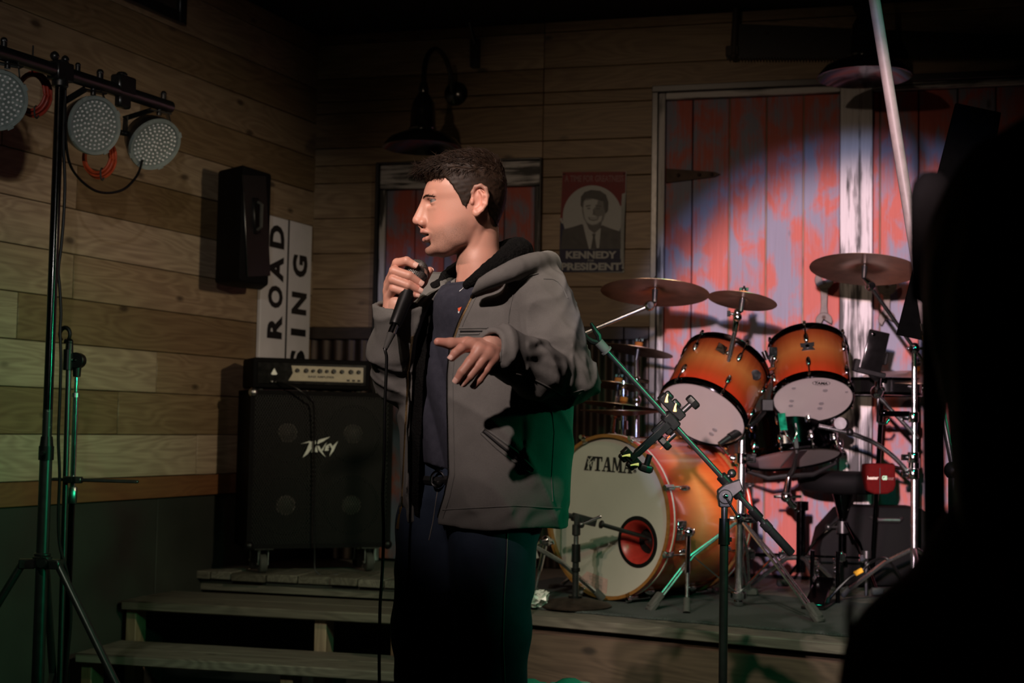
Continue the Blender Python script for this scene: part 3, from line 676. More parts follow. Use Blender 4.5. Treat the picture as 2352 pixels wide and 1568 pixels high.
b = MB(); b.box(SC - SA*0.003, (0.05, 0.30, 0.003), Matrix((sx, sy, SA)).transposed()); b.build('snare_wires', M['black'], snare)
def tripod(b, hub, foot_z, R, angs, r, brace=0.5):
    for a in angs:
        d = V((cos(a), sin(a), 0)); f = V((hub.x, hub.y, foot_z)) + d*R; b.tube([hub, hub.lerp(f, 0.3) + UP*0.03, f], r, 8)
sst = thing('snare_stand', 'chrome stand with three black arms holding the snare drum', 'stand', V((W(1833, 1330, 5.8).x, 5.8, CZ)))
pj = W(1812, 1092, 5.78); pe = W(1806, 1140, 5.78); pk = W(1834, 1166, 5.8); pb_ = V((pk.x + 0.01, pk.y, CZ + 0.1))
MB().cyl(pk + UP*0.012, pb_ + UP*0.20, 0.0125, n=12).build('tube', M['chrome'], sst)
b = MB(); b.cyl(pb_ + UP*0.26, pb_, 0.018, n=14); b.cyl(pb_ + UP*0.25, pb_ + UP*0.285, 0.03, n=10); b.build('lower_tube', M['blackchrome'], sst)
b = MB(); b.tube([pj, pe, pe.lerp(pk, 0.5) - UP*0.012, pk], [0.012, 0.017, 0.015, 0.015], 10); b.sph(pe, 0.024, 10); b.cyl(pe - _R*0.05, pe + _R*0.06, 0.006, n=8); b.sph(pk, 0.02, 10); b.build('swivel', M['chrome'], sst)
for k, a in enumerate((-0.4, 1.7, 3.6)):
    d = sx*cos(a) + sf*sin(a); c0 = pj; e1 = SC - SA*0.02 + d*0.20; e2 = SC + SA*0.035 + d*0.212
    ar = MB().tube([c0, c0.lerp(e1, 0.5) - SA*0.02, e1, e2], [0.010, 0.009, 0.007, 0.007], 8).build('basket_arm', M['black'], sst)
    b = MB(); b.box(e2.lerp(e1, 0.4), (0.024, 0.022, 0.05), Matrix((d, SA.cross(d), SA)).transposed()); b.build('rubber_grip', M['blackplastic'], ar, bevel=0.004)
for a in (2.6, 4.9, 0.5):
    d = V((cos(a), sin(a), 0)); h = pb_ + UP*0.06; f = V((pb_.x, pb_.y, CZ + 0.012)) + d*0.24
    lg = MB().tube([h, h.lerp(f, 0.25) + UP*0.03, f], [0.010, 0.010, 0.009], 8).build('leg', M['satin'], sst)
    b = MB(); b.box(f + UP*0.004, (0.05, 0.026, 0.03), Matrix((d, UP.cross(d), UP)).transposed()); b.build('rubber_foot', M['rubber'], lg, bevel=0.005)
# ---- cymbals
def cymbal(label, px, py, Y, R, ix, iy, away, group='cymbals', felt='felt', nut=True):
    C = W(px, py, Y); A = imgax(ix, iy, away, px, py)
    t = thing('cymbal', label, 'cymbal', C, group); h = R*0.10
    pr_ = [(0.004, h*1.25), (R*0.08, h*1.22), (R*0.16, h*0.9), (R*0.20, h*0.66), (R*0.5, h*0.42), (R*0.8, h*0.16), (R, 0), (R, -0.0012), (R*0.8, h*0.16 - 0.0014), (R*0.5, h*0.42 - 0.0014), (R*0.2, h*0.66 - 0.0016), (R*0.16, h*0.9 - 0.002), (R*0.08, h*1.22 - 0.0025), (0.004, h*1.25 - 0.0025)]
    MB().lathe(pr_, C - A*h, A, 96, True).build('plate', M['cymbal'], t, ang=60)
    MB().cyl(C + A*0.004, C + A*0.022, 0.017, n=16).build('felt_washer', M[felt], t)
    b = MB(); b.cyl(C - A*0.02, C + A*0.045, 0.004, n=8); b.cyl(C + A*0.024, C + A*0.036, 0.010, n=8); b.box(C + A*0.032, (0.034, 0.008, 0.012), Matrix((_R, A.cross(_R), A)).transposed()); b.build('wing_nut', M['black'], t, bevel=0.001)
    b = MB(); b.cyl(C - A*0.055, C - A*0.008, 0.009, 0.012, n=12); b.build('sleeve', M['black'], t)
    return C, A, t
def rodset(name, mat_, parent, pts, r):
    return MB().tube(pts, r, 10).build(name, mat_, parent)
C1, A1_, _t = cymbal('large dark crash cymbal overlapping the door edge beside the poster', 1505, 660, 5.3, 0.203, 0.05, 1.0, 0.22)
C2, A2_, _t = cymbal('small pale splash cymbal between the two crash cymbals', 1706, 683, 5.25, 0.128, 0.14, 0.99, 0.22)
C3, A3_, _t = cymbal('pale crash cymbal highest on the kit in front of the white post', 1986, 607, 5.45, 0.208, 0.06, 1.0, 0.24)
C4, A4_, _t = cymbal('thin cymbal with orange felt in the shadow left of the toms', 1466, 798, 6.0, 0.150, 0.16, 0.99, 0.13)
C5, A5_, _t = cymbal('dim little cymbal in shadow by the elbow of the man', 1420, 880, 5.95, 0.125, 0.13, 0.99, 0.16)
C6, A6_, _t = cymbal('upper hi-hat cymbal with orange felt above the bass drum', 1432, 924, 5.85, 0.178, 0.12, 0.99, 0.10)
C7, A7_, _t = cymbal('bronze ride cymbal edge beside the phone holder', 2105, 853, 5.95, 0.22, 0.0, 1.0, -0.10)
def clampbox(b, p, s=(0.04, 0.035, 0.04), MM=None): b.box(p, s, MM); b.cyl(p, p + V((0.05, -0.02, 0)), 0.006, n=8); b.box(p + V((0.055, -0.022, 0)), (0.008, 0.008, 0.03))
# left crash boom stand: upright hidden behind the man
def boomstand(label, base, top_z, tip, C, A, group='boom cymbal stands', legs=0.3, ang=0.4):
    t = thing('cymbal_stand', label, 'stand', base, group)
    up = V((base.x, base.y, top_z))
    MB().cyl(base + UP*0.14, base.lerp(up, 0.55), 0.0145, n=12).build('lower_tube', M['satin'], t)
    MB().cyl(base.lerp(up, 0.5), up, 0.011, n=12).build('upper_tube', M['satin'], t)
    MB().cyl(base.lerp(up, 0.53), base.lerp(up, 0.57), 0.022, n=10).build('collar', M['chrome'], t); b = MB(); b.sph(up, 0.024, 12); b.cyl(up - _R*0.03, up + _R*0.05, 0.006, n=8); b.box(up + _R*0.05, (0.01, 0.008, 0.03)); b.build('clamp', M['chrome'], t, bevel=0.001)
    d = (tip - up).normalized()
    MB().cyl(up - d*0.12, tip, 0.008, n=12).build('boom', M['satin'], t)
    q = C - A*0.055; b = MB(); b.sph(tip, 0.020, 12); b.tube([tip, tip.lerp(q, 0.5) + _R*0.004, q], [0.014, 0.012, 0.007], 10); b.cyl(tip - V((0, 0.03, 0)), tip + V((0, 0.03, 0)), 0.013, n=12); b.build('tilter', M['chrome'], t)
    for k in range(3):
        a = ang + 2*pi*k/3; dd = V((cos(a), sin(a), 0)); h = base + UP*0.22; f = base + dd*legs + UP*0.012
        lg = MB().tube([h, h.lerp(f, 0.4) + UP*0.02, f], 0.009, 8).build('leg', M['satin'], t)
        MB().cyl(f + UP*0.03 - dd*0.03, f, 0.014, 0.016, n=10).build('rubber_foot', M['rubber'], lg)
    return t
p = W(1230, 812, 5.42); boomstand('chrome boom stand reaching from behind the man to the dark crash cymbal', V((p.x, p.y, CZ)), p.z, W(1492, 702, 5.32), C1, A1_)
# right-hand stand with two booms and clamps
p = W(2100, 800, 5.62); rst = boomstand('chrome boom stand at the edge of the dark figure holding the highest crash', V((p.x, p.y, CZ)), p.z, W(1999, 657, 5.47), C3, A3_)
up2 = V((p.x, p.y, 0))
b = MB(); q0 = W(2014, 906, 5.6); q1 = W(2108, 1006, 5.62); b.cyl(q0, q1, 0.0085, n=12); b.build('second_boom', M['satin'], rst)
b = MB(); b.tube(spl([W(1880, 978, 5.58), W(1950, 994, 5.58), W(2010, 1018, 5.6), W(2056, 1052, 5.61), W(2092, 1092, 5.62)]), 0.0095, 12); b.build('curved_arm', M['satin'], rst)
b = MB(); b.sph(W(1938, 972, 5.57), 0.022, 12); b.cyl(W(1930, 972, 5.52), W(1930, 972, 5.62), 0.024, n=14); b.sph(W(1952, 992, 5.57), 0.016, 10); b.build('arm_clamp', M['blackplastic'], rst)
for yy in (958, 1050, 1088):
    b = MB(); c = W(2097, yy, 5.60); b.cyl(c - UP*0.02, c + UP*0.02, 0.022, n=12); b.box(c - _R*0.03, (0.03, 0.02, 0.024)); b.cyl(c - _R*0.02 - V((0, 0.04, 0)), c - _R*0.02 + V((0, 0.02, 0)), 0.006, n=8); b.build('memory_clamp', M['chrome'], rst, bevel=0.002)
b = MB(); b.box(W(2058, 950, 5.6), (0.11, 0.02, 0.022)); b.sph(W(2030, 948, 5.6), 0.016, 10); b.build('clamp_arm', M['blackchrome'], rst, bevel=0.004)
b = MB(); b.tube([W(2017, 912, 5.6), W(2016, 968, 5.6), W(2022, 972, 5.6), W(2036, 972, 5.6), W(2044, 960, 5.6)], 0.006, 10); b.build('loop_hook', M['chrome'], rst)
b = MB(); c = W(2014, 900, 5.58); b.sph(c, 0.026, 12); b.cyl(c - V((0, 0.05, 0)), c + V((0, 0.03, 0)), 0.012, n=10); b.cyl(c, W(2018, 858, 5.56), 0.012, n=10); b.sph(c + _R*0.02 + UP*0.01, 0.013, 8); b.build('ball_clamp', M['chrome'], rst)
# phone in a holder on that boom
ph = thing('phone_holder', 'black phone in a tilted clamp holder left of the dark figure', 'holder', W(2014, 860, 5.55))
o = W(2010, 806, 5.54); ux = (_R*0.93 - _U*0.22).normalized(); uy = (_U*0.93 + _R*0.34).normalized(); uy = (uy - ux*uy.dot(ux)).normalized(); MP = Matrix((ux, uy, ux.cross(uy))).transposed()
b = MB(); b.box(o, (0.082, 0.160, 0.010), MP); phb = b.build('phone', M['gloss'], ph, bevel=0.006, M=MP, seg=2)
b = MB(); b.sph(o + ux.cross(uy)*0.006 + uy*0.062 - ux*0.022, (0.008, 0.008, 0.002), 10, MP); b.build('camera_lens', M['blackchrome'], phb)
b = MB(); b.box(o - uy*0.086, (0.12, 0.022, 0.03), MP); b.box(o - uy*0.07 - ux*0.06, (0.022, 0.05, 0.03), MP); b.box(o - uy*0.02 + ux*0.047, (0.014, 0.05, 0.024), MP); b.cyl(o - uy*0.09, W(2016, 872, 5.56), 0.012, n=10); b.build('clamp', M['blackplastic'], ph, bevel=0.004)
# shallow black drum (seen edge on) behind the holder
c = W(2026, 889, 5.95); b = MB()
sh = thing('shallow_drum', 'shallow black drum with chrome lugs behind the phone holder', 'drum', c)
MB().lathe([(0.165, -0.032), (0.165, 0.032)], c, UP, 64).build('shell', M['gloss'], sh)
for s in (-1, 1):
    MB().lathe([(0.160, 0.024*s), (0.170, 0.024*s), (0.171, 0.036*s), (0.163, 0.037*s)], c, UP, 64, True).build('rim', M['blackchrome'], sh)
    MB().lathe([(0.001, 0.030*s), (0.161, 0.031*s)], c, UP, 48).build('drumhead', M['headclear'], sh)
for k in range(8):
    a = 2*pi*k/8 + 0.5; d = V((cos(a), sin(a), 0)); b = MB(); b.sph(c + d*0.167, (0.010, 0.010, 0.016), 8); b.cyl(c + d*0.174 - UP*0.036, c + d*0.174 + UP*0.036, 0.003, n=6); b.build('lug', M['chrome'], sh)
b = MB(); b.cyl(c - UP*0.035, V((c.x + 0.02, c.y + 0.25, CZ)), 0.01, n=10); b.build('post', M['blackchrome'], sh)
# red pouch clipped to the stand
pc = W(2016, 1100, 5.66)
po = thing('stick_pouch', 'dark red cloth pouch with white lettering clipped to the right stand', 'pouch', pc)
b = MB(); q = [(-0.060, 0.062), (-0.0, 0.063), (0.06, 0.061), (0.061, 0.02), (0.063, -0.02), (0.055, -0.045), (0.03, -0.057), (-0.02, -0.058), (-0.05, -0.045), (-0.057, -0.01), (-0.062, 0.03)]
b.prism(q, pc + V((0, 0.02, 0)), _R, UP, 0.06, V((0, -1, 0))); b.build('bag', M['bag'], po, bevel=0.010, seg=3)
b = MB(); b.box(pc + V((-0.002, -0.0415, -0.005)), (0.003, 0.002, 0.10)); b.build('seam', M['print_black'], po)
fr = pc + V((0, -0.0412, 0))
text('heater', 'lettering', M['inlay'], po, fr - _R*0.052 + UP*0.0, _R, UP, 0.044, 0.014, 0.02)
M['mint'] = plain('pale_green_print', (0.35, 0.62, 0.42), 0.5); M['dimprint'] = plain('dim_print', (0.16, 0.07, 0.06), 0.6)
text('GB', 'lettering', M['mint'], po, fr + _R*0.006 - UP*0.002, _R, UP, 0.021, 0.017, 0.05)
text('our', 'lettering', M['dimprint'], po, fr + _R*0.03 - UP*0.002, _R, UP, 0.024, 0.010, 0.02)
b = MB(); b.cyl(pc + _R*0.055 + UP*0.05, W(2096, 1082, 5.62), 0.007, n=8); b.sph(pc + _R*0.056 + UP*0.05, 0.014, 8); b.build('clip', M['chrome'], po)
# ---- tom stand
tb = Wz(1696, 1392, CZ); TZ = W(1697, 842, tb.y).z
ts = thing('tom_stand', 'chrome double-braced tripod stand carrying both rack toms and the splash cymbal', 'stand', tb)
top = V((tb.x + 0.012, tb.y, TZ))
MB().cyl(tb + UP*0.03, tb.lerp(top, 0.58), 0.0165, n=16).build('lower_tube', M['satin'], ts)
MB().cyl(tb.lerp(top, 0.55), top, 0.0135, n=16).build('upper_tube', M['satin'], ts)
zat = lambda y: V((tb.x + 0.006, tb.y, W(1697, y, tb.y).z))
for y, s in ((868, 0.055), (908, 0.06), (1052, 0.055), (1190, 0.045)):
    b = MB(); c = zat(y); b.cyl(c - UP*0.02, c + UP*0.02, 0.026, n=14); b.box(c + _R*0.03, (0.05, 0.034, 0.034)); b.cyl(c + _R*0.02 - V((0, 0.05, 0)), c + _R*0.02 + V((0, 0.03, 0)), 0.006, n=8); b.box(c + _R*0.02 - V((0, 0.055, 0)), (0.03, 0.006, 0.012)); b.cyl(c - _R*0.045, c, 0.011, n=10)
    b.build('clamp', M['chrome'], ts, bevel=0.002)
b = MB(); c = W(1730, 862, 5.42); b.sph(c, 0.032, 16); b.cyl(c - V((0, 0.03, 0)), c - V((0, 0.055, 0)), 0.02, n=12); b.cyl(W(1700, 862, 5.44), c, 0.016, n=12); b.cyl(c, W(1776, 845, 5.5), 0.008, n=10); b.tube([W(1776, 845, 5.5), W(1778, 800, 5.52)], 0.010, 10); b.box(W(1774, 812, 5.5), (0.03, 0.03, 0.05)); b.sph(W(1779, 824, 5.48), 0.014, 10); b.cyl(W(1754, 806, 5.5), W(1762, 826, 5.5), 0.011, n=10); b.build('tom_arm', M['chrome'], ts)
b = MB(); b.tube([W(1690, 868, 5.4), W(1648, 866, 5.38), W(1638, 860, 5.38), W(1652, 820, 5.36), W(1660, 800, 5.38)], 0.0075, 10); b.box(W(1656, 800, 5.36), (0.045, 0.03, 0.04), Matrix((T1A.cross(_f), _f, T1A)).transposed()); b.sph(W(1672, 812, 5.35), 0.012, 8); b.build('tom_arm', M['chrome'], ts, bevel=0.002)
sp0 = W(1658, 896, 5.40); sp1 = W(1690, 752, 5.28); qs = C2 - A2_*0.055
b = MB(); b.cyl(sp0, sp1, 0.0085, n=12); b.build('splash_rod', M['satin'], ts)
b = MB(); b.cyl(sp1.lerp(sp0, 0.06), W(1694, 712, 5.26), 0.012, n=12); b.sph(W(1694, 728, 5.26), 0.017, 12); b.cyl(W(1694, 712, 5.26), qs, 0.010, 0.007, n=10); b.cyl(W(1694, 722, 5.26), W(1676, 720, 5.26), 0.006, n=8); b.box(W(1674, 720, 5.26), (0.012, 0.008, 0.022)); b.build('tilter', M['chrome'], ts, bevel=0.001)
def strapleg(name, pts, w, parent, m=M['satin']):      # twin-strut leg of folded strip
    b = MB(); d = (pts[-1] - pts[0]); s = V((d.y, -d.x, 0)).normalized()
    for k in (-1, 1):
        b.tube([p + s*(w*k*(0.25 if i in (0, len(pts) - 1) else 1.0)) for i, p in enumerate(pts)], 0.0055, 8)
    return b.build(name, m, parent)
hubT = zat(1192)
for fx, fy, mid in (((1497), 1396, (1590, 1275)), (1881, 1424, (1775, 1280))):
    f = Wz(fx, fy, CZ + 0.006); m_ = W(mid[0], mid[1], (hubT.y + f.y)/2)
    lg = strapleg('leg', [hubT, hubT.lerp(m_, 0.8), m_, m_.lerp(f, 0.75), f.lerp(m_, 0.12)], 0.011, ts)
    b = MB(); dd = (f - m_).normalized(); s = dd.cross(UP).normalized(); MM = Matrix((dd, s, dd.cross(s))).transposed(); g = f.lerp(m_, 0.10)
    b.box(g + UP*0.008, (0.072, 0.036, 0.026), MM); b.box(g + dd*0.02 + UP*0.002, (0.05, 0.042, 0.024), MM); b.build('rubber_foot', M['rubber'], lg, bevel=0.006)
    b = MB(); b.box((m_ + tb + UP*0.045)/2, ((m_ - tb - UP*0.045).length, 0.016, 0.005), frame((m_ - tb - UP*0.045), V((0, 1, 0)))); b.build('brace', M['chrome'], ts)
f = tb + V((0.10, 0.36, 0.012)); lg = strapleg('leg', [hubT, hubT.lerp(f, 0.5), f], 0.011, ts)
b = MB(); b.box(f + UP*0.004, (0.07, 0.035, 0.03)); b.build('rubber_foot', M['rubber'], lg, bevel=0.006)
b = MB(); b.cyl(tb + UP*0.028, tb + UP*0.055, 0.03, n=14); b.cyl(tb + UP*0.002, tb + UP*0.03, 0.018, n=12); b.build('collar', M['chrome'], ts, bevel=0.003)
# tom microphone clipped under the right tom
tm = thing('tom_microphone', 'small black microphone on a short arm under the right rack tom', 'microphone', W(1700, 1005, 5.38))
b = MB(); b.cyl(W(1652, 1020, 5.36), W(1676, 1004, 5.37), 0.010, 0.013, n=12); b.cyl(W(1676, 1004, 5.37), W(1712, 982, 5.4), 0.016, n=12); b.build('body', M['blackplastic'], tm)
b = MB(); b.tube([W(1712, 982, 5.4), W(1738, 966, 5.43), W(1756, 944, 5.47)], 0.010, 10); b.box(W(1762, 930, 5.47), (0.045, 0.03, 0.045)); b.build('clip_arm', M['blackplastic'], tm, bevel=0.004)
# ---- hi-hat stand and the little cymbal stand in the shade
hh = thing('hihat_stand', 'dim chrome hi-hat stand behind the bass drum and the man', 'stand', V((C6.x, C6.y, CZ)))
MB().cyl(V((C6.x, C6.y, CZ + 0.1)), C6 + UP*0.09, 0.010, n=12).build('tube', M['chrome'], hh)
MB().lathe([(0.01, 0.0), (0.05, 0.002), (0.12, 0.012), (0.178, 0.02), (0.178, 0.0215), (0.12, 0.0145), (0.05, 0.005)], C6 - UP*0.055, UP, 72).build('lower_cymbal', M['cymbal'], hh)
b = MB(); b.cyl(C6 + UP*0.03, C6 + UP*0.05, 0.02, n=12); b.sph(C6 + UP*0.065, 0.014, 8); b.cyl(C6 - UP*0.11, C6 - UP*0.075, 0.02, n=12); b.build('clutch', M['chrome'], hh)
for k in range(3):
    a = 0.2 + 2.1*k; dd = V((cos(a), sin(a), 0)); h = V((C6.x, C6.y, CZ + 0.24)); f = V((C6.x, C6.y, CZ + 0.01)) + dd*0.24
    MB().tube([h, f], 0.009, 8).build('leg', M['satin'], hh)
for C_, A_, lab, dx in ((C4, A4_, 'slim chrome stand with a green glint under the thin cymbal', 0.0), (C5, A5_, 'slim chrome stand under the dim little cymbal', -0.02)):
    t = thing('cymbal_stand', lab, 'stand', V((C_.x, C_.y + 0.04, CZ)), 'straight cymbal stands')
    tp = C_ - A_*0.05; md = V((C_.x + dx, C_.y + 0.04, C_.z - 0.22))
    MB().tube([md, md.lerp(tp, 0.6), tp], [0.010, 0.009, 0.007], 10).build('upper_tube', M['satin'], t)
    MB().cyl(V((md.x, md.y, CZ + 0.05)), md, 0.012, n=12).build('lower_tube', M['satin'], t)
    MB().sph(md, 0.02, 10).build('clamp', M['chrome'], t); b = MB(); b.sph(md.lerp(tp, 0.5), 0.017, 10); b.cyl(md.lerp(tp, 0.5), md.lerp(tp, 0.5) + V((0.05, -0.02, -0.01)), 0.009, n=10); b.build('tilter', M['chrome'], t)
    for k in range(3):
        a = 0.9 + 2.1*k; dd = V((cos(a), sin(a), 0)); h = V((md.x, md.y, CZ + 0.2)); f = V((md.x, md.y, CZ + 0.01)) + dd*0.2
        MB().tube([h, f], 0.008, 8).build('leg', M['satin'], t)
# ---- stool
stc = W(1935, 1108, 6.15)
st = thing('drum_stool', 'round black padded drum stool with a chrome post behind the snare', 'stool', V((stc.x, stc.y, CZ)))
MB().lathe([(0.001, -0.045), (0.13, -0.045), (0.175, -0.03), (0.19, 0.0), (0.19, 0.025), (0.175, 0.042), (0.12, 0.048), (0.001, 0.048)], stc, UP, 56).build('seat', M['tolex'], st, ang=60)
MB().cyl(stc - UP*0.16, stc - UP*0.045, 0.014, 0.045, n=16).build('seat_post', M['blackchrome'], st)
MB().cyl(V((stc.x, stc.y, CZ + 0.10)), stc - UP*0.13, 0.016, n=14).build('tube', M['blackchrome'], st)
b = MB(); c = stc - UP*0.19; b.cyl(c - UP*0.025, c + UP*0.025, 0.026, n=12); b.cyl(c, c - _R*0.05, 0.006, n=8); b.sph(c - _R*0.06, 0.015, 10); b.build('height_clamp', M['black'], st)
for k in range(3):
    a = 0.9 + 2*pi*k/3; dd = V((cos(a), sin(a), 0)); h = V((stc.x, stc.y, CZ + 0.30)); f = V((stc.x, stc.y, CZ + 0.012)) + dd*0.25
    lg = strapleg('leg', [h, h.lerp(f, 0.45) + UP*0.03, f], 0.010, st, M['blackchrome']); b = MB(); b.box(f + UP*0.004, (0.05, 0.04, 0.03)); b.build('rubber_foot', M['rubber'], lg, bevel=0.006)
# ---- double pedal: slave pedal, linkage, springs
pd = thing('drum_pedal', 'black and chrome double bass-drum pedal on the carpet below the stool', 'pedal', Wz(1880, 1392, CZ))
o = Wz(1870, 1398, CZ); bd_ = (Wz(1930, 1360, CZ) - o).normalized(); sd = V((bd_.y, -bd_.x, 0))
b = MB(); b.box(o + bd_*0.12 + UP*0.006, (0.30, 0.09, 0.010), frame(bd_, sd)); b.build('base_plate', M['blackplastic'], pd, bevel=0.003)
b = MB(); fb = frame((bd_*-1 + UP*-0.30), sd); b.box(o + bd_*0.12 + UP*0.055, (0.27, 0.075, 0.008), fb); b.build('footboard', M['blackchrome'], pd, bevel=0.004)
for s in (-1, 1):
    b = MB(); q = o + bd_*0.24 + sd*0.05*s; b.cyl(q, q + UP*0.20, 0.009, n=10); b.build('frame_post', M['blackchrome'], pd)
    b = MB(); q = o + bd_*0.26 + sd*0.035*s; pts = [q + UP*(0.06 + 0.11*i/60) + V((0.006*cos(i*1.2), 0.006*sin(i*1.2), 0)) for i in range(61)]; b.tube(pts, 0.0022, 6); b.build('spring', M['chrome'], pd)
ax0 = W(1702, 1272, 5.86); ax1 = W(1990, 1281, 5.9)
b = MB(); b.cyl(ax0, ax1, 0.005, n=10); b.cyl(ax0, ax0.lerp(ax1, 0.36), 0.0085, n=10); b.build('link_shaft', M['blackchrome'], pd)
for t_ in (0.08, 0.33, 0.8, 0.97):
    b = MB(); c = ax0.lerp(ax1, t_); b.box(c, (0.03, 0.024, 0.03)); b.cyl(c - UP*0.02, c + UP*0.022, 0.006, n=8); b.build('joint', M['chrome'], pd, bevel=0.002)
b = MB(); c = ax1; b.cyl(c, c + UP*0.03 - V((0, 0.0, 0)), 0.02, n=12); b.cyl(c, V((c.x, c.y, CZ)), 0.008, n=8); b.build('beater', M['black'], pd)
b = MB(); c = ax0; b.cyl(c, V((c.x, c.y, CZ)), 0.008, n=8); b.build('frame_post', M['blackchrome'], pd)
# yellow taped cable, dark case, little items
yt = W(1968, 1316, 5.6); 
cb = thing('taped_cable', 'black cable with a yellow tape band rising by the stool', 'cable', yt)
pts = [Wz(1893, 1388, CZ + 0.006), Wz(1900, 1380, CZ + 0.01), W(1925, 1352, 5.6), W(1948, 1330, 5.6), yt, W(1982, 1308, 5.6), W(2002, 1290, 5.6), W(2040, 1285, 5.7), Wz(2085, 1350, CZ + 0.01)]
MB().tube(spl(pts), 0.006, 8).build('cable', M['blackplastic'], cb)
b = MB(); b.box(W(1972, 1313, 5.59), (0.036, 0.012, 0.020), Matrix((( _R*0.88 + _U*0.47).normalized(), V((0, 1, 0)), (_U*0.88 - _R*0.47).normalized())).transposed()); b.build('tape', M['yellow'], cb, bevel=0.003)
gc = W(1985, 1270, 6.35)
gb = thing('gear_case', 'dark round-shouldered gear case standing behind the drum stool', 'case', V((gc.x, gc.y, CZ)))
q = [(-0.21, 0.0), (-0.22, 0.16), (-0.20, 0.24), (-0.12, 0.33), (-0.08, 0.345), (0.22, 0.345), (0.26, 0.32), (0.28, 0.0)]
b = MB(); b.prism(q, V((gc.x, gc.y + 0.10, CZ + 0.002)), (1, 0, 0), UP, 0.2, (0, -1, 0)); b.build('body', M['tolex'], gb, bevel=0.015, seg=2)
b = MB(); b.tube([V((gc.x + 0.0, gc.y - 0.10, CZ + 0.30)), V((gc.x + 0.02, gc.y - 0.13, CZ + 0.29)), V((gc.x + 0.12, gc.y - 0.13, CZ + 0.29)), V((gc.x + 0.14, gc.y - 0.10, CZ + 0.30))], 0.009, 8); b.build('handle', M['steel'], gb)
# ---- kick microphone on a short round-base stand
kb = Wz(1321, 1392, CZ)
ks = thing('microphone_stand', 'short black stand with a round iron base and boom in front of the bass drum', 'stand', kb, 'microphone stands')
MB().lathe([(0.001, 0.0), (0.135, 0.0), (0.137, 0.006), (0.125, 0.014), (0.07, 0.026), (0.02, 0.032), (0.001, 0.032)], kb, UP, 64).build('base', M['iron'], ks, ang=60)
kt = V((kb.x, kb.y, W(1322, 1222, kb.y).z))
MB().cyl(kb + UP*0.03, kb.lerp(kt, 0.75), 0.0125, n=16).build('tube', M['black'], ks)
MB().cyl(kb.lerp(kt, 0.7), kt, 0.0095, n=16).build('inner_tube', M['steel'], ks)
b = MB(); b.cyl(kb.lerp(kt, 0.60), kb.lerp(kt, 0.84), 0.018, 0.016, n=16); b.cyl(kb.lerp(kt, 0.47), kb.lerp(kt, 0.52), 0.017, n=14); b.cyl(kb + UP*0.03, kb + UP*0.04, 0.026, n=16); b.build('collar', M['blackplastic'], ks)
ka = W(1296, 1181, 5.40); ke = W(1378, 1203, 5.44); kd = (ke - ka).normalized(); MM = frame(kd, kd.cross(UP))
tip = PO + KN*0.0 + KH*0.0 + UP*0.012 + KH*0.02
b = MB(); b.box((ka.lerp(ke, 0.55)), (0.095, 0.028, 0.032), MM); b.cyl(ka - kd*0.12, ka.lerp(ke, 0.3), 0.011, n=12); b.cyl(ke, ke + kd*0.012, 0.016, n=14); b.build('boom_clutch', M['black'], ks, bevel=0.005)
MB().cyl(ke, tip + KA*0.05, 0.0085, n=12).build('boom', M['black'], ks)
b = MB(); b.cyl(kt - UP*0.012, kt + UP*0.03, 0.016, n=14); b.box(kt + UP*0.04, (0.018, 0.026, 0.05)); b.sph(kt + UP*0.012 + V((0.018, -0.02, 0.018)), 0.013, 10); b.build('swivel', M['black'], ks, bevel=0.004)
b = MB(); s0 = kt + V((0.01, -0.022, 0.03)); b.cyl(s0, s0 + _R*0.075 + UP*0.028, 0.0045, 0.006, n=10); b.sph(s0 + _R*0.077 + UP*0.029, 0.007, 8); b.build('lever', M['chrome'], ks)
km = MB().cyl(tip + KA*0.045, tip + KA*0.10 + KH*0.02 - UP*0.05, 0.024, 0.03, n=18).build('kick_microphone', M['black'])
tag(km, 'dark stubby microphone inside the red port of the bass drum', 'microphone')
# ---- floor boom microphone stand in front of the stage
fs0 = W(1661, 1500, 4.05); fb = V((fs0.x, fs0.y, 0.016)); fj = W(1664, 1128, 4.05)
fs = thing('microphone_stand', 'tall black boom microphone stand on the floor in front of the drums', 'stand', fb, 'microphone stands')
fx = lambda y: V((fb.x, fb.y, W(1661, y, 4.05).z))
MB().cyl(fb + UP*0.03, fx(1240), 0.0125, n=16).build('tube', M['black'], fs)
MB().cyl(fx(1260), fx(1150), 0.0095, n=16).build('inner_tube', M['black'], fs)
MB().lathe([(0.001, 0), (0.14, 0), (0.142, 0.008), (0.12, 0.018), (0.02, 0.035), (0.001, 0.035)], fb, UP, 48).build('base', M['black'], fs)
b = MB(); b.cyl(fx(1250), fx(1190), 0.0165, 0.0145, n=16); b.box(fx(1238) + _R*0.016 - V((0, 0.006, 0)), (0.008, 0.012, 0.012)); b.build('grip_collar', M['blackplastic'], fs)
bt0 = W(1381, 792, 3.95); bt1 = W(1818, 1270, 4.12); bdv = (bt1 - bt0).normalized()
MB().cyl(bt0, bt1, 0.0078, n=14).build('boom', M['black'], fs)
b = MB(); b.cyl(bt1 - bdv*0.105, bt1, 0.0125, n=16); b.cyl(bt1 - bdv*0.125, bt1 - bdv*0.10, 0.0145, n=16); b.build('counterweight', M['black'], fs)
bj = bt0 + bdv*((fj - bt0).dot(bdv)) ; nn_ = (fj - bj)
b = MB(); b.cyl(bj - bdv*0.035, bj + bdv*0.045, 0.0155, n=16); b.cyl(bj + bdv*0.10, bj + bdv*0.135, 0.014, n=14); b.cyl(bj - bdv*0.02, bj - bdv*0.02 + (_R*0.75 + _U*0.65)*0.026, 0.008, n=10); b.sph(bj - bdv*0.02 + (_R*0.75 + _U*0.65)*0.028, 0.013, 10); b.build('boom_clutch', M['blackplastic'], fs)
